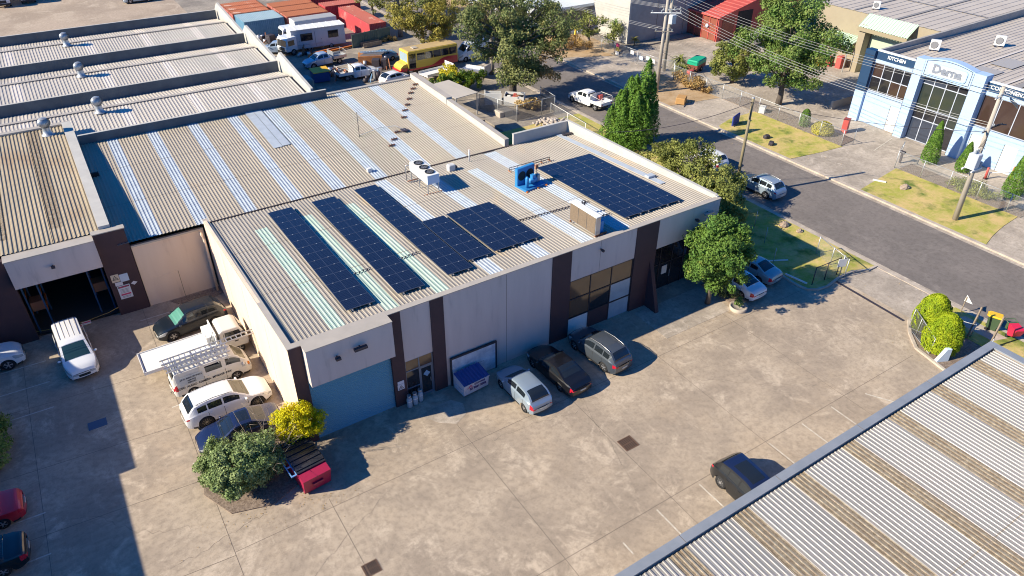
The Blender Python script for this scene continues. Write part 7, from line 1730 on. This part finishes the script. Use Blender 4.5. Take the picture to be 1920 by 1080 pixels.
# rear street furniture & rocks
def rock(label, x, y, s, m=None, z=.03):
    mb = MB(); rnd = random.Random(int(x * 100)); c = [(rnd.uniform(.8, 1.2)) for _ in range(8)]
    V = []; F = []; n = 8
    for i, (rr2, h) in enumerate(((1.0, 0), (.95, .3), (.6, .62), (.2, .78))):
        for k in range(n): a = 2 * math.pi * k / n + i * .3; q = rr2 * c[(k + i) % 8]; V.append((q * math.cos(a) * s, q * math.sin(a) * s * .75, h * s * rnd.uniform(.85, 1.1)))
    for i in range(3):
        for k in range(n): F.append((i * n + k, i * n + (k + 1) % n, (i + 1) * n + (k + 1) % n, (i + 1) * n + k))
    F.append(tuple(3 * n + k for k in range(n)))
    mb.add(V, F, m or mat("field_rock", (.30, .22, .16), .9, col2=(.40, .32, .25), scale=3, bump=.8)); tag(mb.build("rock", loc=(x, y, z)), label, "rock")
rock("pale brown rock on the far verge right of the showroom driveway", 58.3, 1.0, .55); rock("larger dark brown rock on the near verge where the sun meets the shade", 42.7, 2.3, .55); rock("smaller rock to the right of the dark brown one on the near verge", 42.95, .9, .35)
tag(MB().box(-.6, .6, -.12, .12, 0, .08, M_white).build("kerb_block", loc=(57.6, 3.2, .04), rz=R(-60)), "short white block on the far verge near the pale brown rock", "block")
# letterboxes etc
t = thing("letterbox", "dark red upright box inside the showroom fence", "box", (65.4, 12.9, 0), R(20)); MB().bbox(-.38, .38, -.3, .3, 0, 1.5, M_redp, .04).build("body", t); MB().box(-.4, .4, -.32, .32, 1.501, 1.56, mat("red_top", (.3, .05, .04), .5)).build("lid", t)
mb = MB(); mb.box(-.06, .06, -.1, .1, 0, 1.0, M_steel_d); mb.box(-.12, .12, -.25, .25, 1.0, 1.25, M_steel_d); tag(mb.build("letterbox", loc=(63.2, 4.7, .05)), "small black letterbox on a post at the right of the showroom driveway", "letterbox")
for lab, x, y, l in (("dark red bollard leaning before the showroom doors", 67.0, -2.0, -.2), ("orange-red bollard beside the white barrier rail", 70.0 - .9, -3.3, .1)):
    mb = MB(); mb.tube([(0, 0, 0), (l, 0, 1.25)], [.13, .1], M_redp if l < 0 else M_orange, 10); mb.lathe([(.22, 0), (.2, .08)], (0, 0, 0), M_steel_d, 10); tag(mb.build("bollard", loc=(x, y, 0)), lab, "bollard")
mb = MB(); bar(mb, (0, 0, .6), (2.0, -1.7, .9), .05, M_white); bar(mb, (0, 0, 0), (0, 0, .6), .05, M_white); bar(mb, (2.0, -1.7, 0), (2.0, -1.7, .9), .05, M_white); tag(mb.build("barrier_rail", loc=(67.3, -2.1, 0)), "low white barrier rail before the showroom doors beside the bollards", "rail")
t = thing("sofa_panel", "blue padded panel leaning on the far verge behind the timber pole", "panel", (56.7, 20.9, .04), R(20)); MB().bbox(-.9, .9, -.1, .1, .1, 1.15, mat("blue_fabric", (.02, .04, .24), .7), .06).build("panel", t); MB().box(-.85, .85, -.2, .15, 0, .1, M_wood).build("base", t)
for i, (x, y) in enumerate(((56.6, 16.3), (55.6, 14.8))): tag(MB().bbox(-.35, .35, -.25, .25, 0, .35, M_steel_d, .08).build("rubbish_bag", loc=(x, y, .05), rz=R(30 * i)), ("dark rubbish bag on the far verge near the timber pole", "second dark rubbish bag at the far kerb edge")[i], "bag")
t = thing("plywood_crate", "orange-brown box in the tree shade at the far side of the road", "crate", (56.3, 29.2, .02), R(35)); MB().bbox(-.75, .75, -.55, .55, .1, .8, mat("ply_orange", (.45, .25, .09), .7), .05).build("box", t); MB().box(-1.3, .7, -.6, -.56, 0, .1, M_wood).build("skid", t)
t = thing("covered_trailer", "trailer under a bright green cover behind the wire fence", "trailer", (67.0, 37.5, 0), R(20)); MB().bbox(-1.4, 1.4, -.8, .8, 1.0, 1.6, mat("green_cover", (.01, .36, .20), .5), .12).build("cover", t); MB().box(-1.35, 1.35, -.75, .75, .4, .999, M_rustdoor).build("tray", t); add_wheels(t, [.0], .85, .33, M_steel, .2)
tag(MB().bbox(-.5, .5, -.35, .35, 0, .7, M_white, .04).build("white_box", loc=(62.3, 21.9, .02), rz=R(30)), "white box at the foot of the wire fence behind the timber pole", "box")
tag(MB().bbox(-.4, .4, -.3, .3, 0, 1.0, M_redp, .05).build("red_drum", loc=(64.0, 35.6, 0)), "red drum box among the yuccas behind the wire fence", "drum")
for i, (x, y, m) in enumerate(((84.6, 27.8, M_redp), (84.2, 29.2, M_redp), (83.4, 30.2, mat("yellow_bollard", (.7, .45, .03), .5)))): tag(MB().bbox(-.5, .5, -.4, .4, 0, 1.6 - .3 * i, m, .05).build("storage_bin", loc=(x, y, 0)), ("red storage bin nearest the mint canopy pier", "second red storage bin under the small awning", "yellow post bin left of the red bins")[i], "bin")
t = thing("boat", "white covered boat on a trailer beside the red shed", "boat", (83.5, 41.5, 0), R(10)); mb = MB(); mb.lathe([(.01, -2.6), (.8, -2.3), (1.05, -.5), (1.0, 1.5), (.3, 2.5), (.01, 2.7)], (0, 0, 1.1), M_white, 14, 'x'); mb.build("hull", t); add_wheels(t, [.2], 1.0, .33, M_steel, .2)
for i, (x, y, l) in enumerate(((80.8, 42.6, 1.4), (81.5, 41.4, 1.2))): mb = MB(); mb.tube([(-.5, 0, .1), (.3, .2, l)], .18, M_white, 8); mb.lathe([(.4, 0), (.35, .3)], (0, 0, 0), M_steel_d, 10); tag(mb.build("mixer", loc=(x, y, 0)), ("white tilted drum beside the red shed door", "second white tilted drum beside the red shed")[i], "mixer")
for i, (x, y) in enumerate(((59.4, 57.0), (60.0, 55.5))): mb = MB(); mb.tube([(0, 0, 0), (0, 0, 2.4)], .12, mat("yellow_post", (.75, .5, .03), .5), 8); tag(mb.build("yellow_post", loc=(x, y, 0)), "tall yellow post among the dry shrubs by the grey factory", "post", "yellow posts by the grey factory")

# ================================================================== power poles and lines
M_pole = mat("concrete_pole", (.42, .37, .31), .8, col2=(.34, .30, .25), scale=1.5, stretch=(2, 2, .3))
M_pole2 = mat("timber_pole", (.27, .22, .13), .9, col2=(.17, .14, .08), scale=2, stretch=(4, 4, .3), bump=.3)
M_ins = mat("insulator", (.30, .33, .36), .3)
def crossarm(t, z, L_, rz, m, n=4, r=.06, off=0.0):
    c, s_ = math.cos(R(rz)), math.sin(R(rz)); ox, oy = -s_ * off, c * off
    mb = MB(); mb.tube([(-c * L_ / 2 + ox, -s_ * L_ / 2 + oy, z), (c * L_ / 2 + ox, s_ * L_ / 2 + oy, z)], r, m, 4, smooth=False); mb.build("crossarm", t)
    P = []
    for k in range(n):
        u = (k / (n - 1) - .5) * (L_ - .3) if n > 1 else 0; x, y = c * u + ox, s_ * u + oy
        mb = MB(); mb.lathe([(.03, 0), (.07, .06), (.04, .1), (.07, .16), (.03, .24)], (x, y, z + r), M_ins, 8); mb.build("insulator", t); P.append((x, y, z + r + .22))
    return [tuple(Vector(t.location) + Vector(p)) for p in P]
p3 = thing("power_pole", "round concrete power pole with a white transformer on the right-hand verge", "power pole", (56.46, -5.06, .03))
MB().tube([(0, 0, -.1), (-.15, .1, 6), (-.3, .2, 12.0)], [.24, .19, .14], M_pole, 14).build("pole", p3)
A3 = crossarm(p3, 11.2, 2.6, 5, M_white, 4, off=.15); B3 = crossarm(p3, 8.3, 2.2, 5, M_steel_d, 4, off=.2)
mb = MB(); mb.bbox(-1.25, -.45, -.4, .4, 5.2, 6.5, mat("transformer_white", (.62, .64, .66), .4), .06); tr_ = mb.build("transformer", p3)
for k in range(3): mb = MB(); mb.lathe([(.04, 0), (.07, .08), (.04, .16), (.07, .24), (.03, .4)], (-1.1 + k * .25, 0, 6.5), M_ins, 8); mb.build("bushing", tr_)
mb = MB(); mb.box(-1.5, .1, -.45, -.35, 5.05, 5.19, M_white); mb.box(-1.5, .1, .35, .45, 5.05, 5.19, M_white); mb.box(.1, .45, -.2, .2, 5.0, 5.5, mat("blue_grey_box", (.20, .28, .38), .5)); mb.build("platform", p3)
mb = MB(); mb.box(-.26, -.241, -.05, .05, 0, .01, M_black) ; 
for k in range(5): mb.tube([(-.2, .1, 8.2 - k * .3), (-.6 + k * .1, -.2, 7.9 - k * .28), (-1.0 + k * .2, 0, 7.0)], .02, M_steel_d, 5)
mb.tube([(-.3, .3, 8.2), (1.4, .2, 8.5), (2.4, .0, 8.3)], .05, M_steel_d, 6)
for k in range(5): mb.ball((.8 + k * .3, .2, 8.4), .09, M_black, 6)
mb.build("cable_gear", p3)
mb = MB()
for k in range(3): mb.tube([(.9 + k * .1, -.1, 10.9 - k * .1), (1.7 + k * .1, -.5, 10.3 - k * .15)], .06, M_ins, 6)
mb.build("fuse", p3)
p1 = thing("power_pole", "rear grey power pole of the crossed pair by the wire gates", "power pole", (63.0, 39.5, 0)); MB().tube([(0, 0, -.1), (0, 0, 13.0)], [.26, .18], M_pole, 12).build("pole", p1)
A1 = crossarm(p1, 9.6, 3.0, -20, M_white, 4, r=.08, off=-.2); B1 = crossarm(p1, 8.0, 2.6, -20, M_white, 4, off=-.2)
mb = MB(); mb.bbox(-.4, .4, -.75, -.15, 6.3, 7.4, mat("transformer_white", (.62, .64, .66), .4), .05); mb.build("transformer", p1)
p2 = thing("power_pole", "front grey power pole of the crossed pair, its foot behind the conifer", "power pole", (56.4, 33.7, .0)); MB().tube([(0, 0, -.1), (.1, 0, 12.6)], [.24, .17], M_pole, 12).build("pole", p2)
A2 = crossarm(p2, 9.6, 3.6, -35, M_white, 4, r=.08, off=-.2); B2 = crossarm(p2, 7.5, 2.2, -35, M_pole, 3, off=-.2)
p4 = thing("service_pole", "short greenish timber service pole between the olive shrub and the parked wagon", "power pole", (43.45, 8.7, .04)); MB().tube([(0, 0, -.1), (0.05, .1, 9.3)], [.17, .12], M_pole2, 10).build("pole", p4)
mb = MB(); mb.lathe([(.13, 9.25), (.14, 9.3), (.001, 9.36)], (.05, .1, 0), M_steel, 10); mb.tube([(-.1, 0, 9.0), (-.12, 0, 8.8), (-.1, 0, 7.4)], .025, M_steel_d, 6); mb.build("cap", p4)
def wire(a, b, sag, r, label, group, m=M_rim):
    a, b = Vector(a), Vector(b); n = 18; pts = []
    for i in range(n + 1): u = i / n; p = a.lerp(b, u); p.z -= sag * 4 * u * (1 - u); pts.append(p - a)
    o = MB().tube(pts, r, m, 5).build("power_line", loc=tuple(a)); tag(o, label, "power line", group)
M_wire = mat("aluminium_cable", (.55, .53, .50), .4, .4)
for k in range(4):
    wire(A1[k], A3[k], 1.0, .013, "upper overhead cable from the rear crossed pole to the transformer pole top", "upper overhead cables to the transformer pole", M_wire)
    wire(B1[k], B3[k], 1.2, .017, "lower overhead cable from the crossed poles to the transformer pole gear", "lower overhead cables to the transformer pole", M_wire)
for k in range(4): wire(B1[k], (61 + k * .35, 75, 8.0), .9, .014, "overhead cable running from the crossed poles toward the grey factory office", "overhead cables toward the grey factory", M_wire)
for k in range(3): wire(B2[k], (56.4 + k * .3, 74, 7.4), .9, .013, "overhead cable running up the street from the front crossed pole", "overhead cables up the street", M_wire)
for k in range(4): wire(A3[k], (55.2 + k * .6, -60, 11.0), 1.0, .022, "overhead cable leaving the transformer pole to the right edge", "overhead cables leaving to the right", M_wire)
wire((43.45, 8.75, 9.0), (31.0, 15.6, 6.6), .9, .025, "black service cable from the timber pole across to the warehouse corner", None, M_steel_d)
wire((43.45, 8.75, 9.0), (56.3, -4.9, 8.2), .5, .02, "thin service cable from the timber pole over the road to the transformer pole", None, M_steel_d)
wire((56.5, 33.6, 5.0), (66.5, 36.0, .2), .0, .02, "stay wire slanting down from the front crossed pole to the ground", None, M_steel_d)
# fallen leaves
def litter(label, spots, n, m, z=.02, size=.09):
    P = []
    for (x, y, sx, sy, zz) in spots:
        k = int(n / len(spots)); P.append(np.stack([RNG.normal(x, sx, k), RNG.normal(y, sy, k), np.full(k, zz)], 1))
    P = np.concatenate(P); o = leaves_mesh("leaf_litter", P, np.tile([0, 0, 1.0], (len(P), 1)), size, m, None, .6, .12)
    tag(o, label, "leaf litter", kind="stuff")
litter("fallen leaves and twigs scattered round the shrub beds and kerbs of the yard", [(-4.5, -3.2, 1.8, .6, .03), (-1.5, -4.3, 1.6, .5, .03), (28.5, -4.5, 2.0, .8, .03), (37.0, -14.5, .8, 1.8, .09), (38.6, -8.0, 1.8, 2.6, .03), (-3, 18.3, 1.3, .4, .05)], 380, L_dry, size=.065)
litter("dry leaves and scraps of litter strewn over the grass verges", [(58, 15.5, 2.4, 3, .07), (58, -2, 2.4, 3.4, .07), (42, 2, 1.2, 4.5, .08), (58, 33, 2.2, 3, .06), (50, 27, 5, 5, -.08)], 600, L_dryg, size=.10)
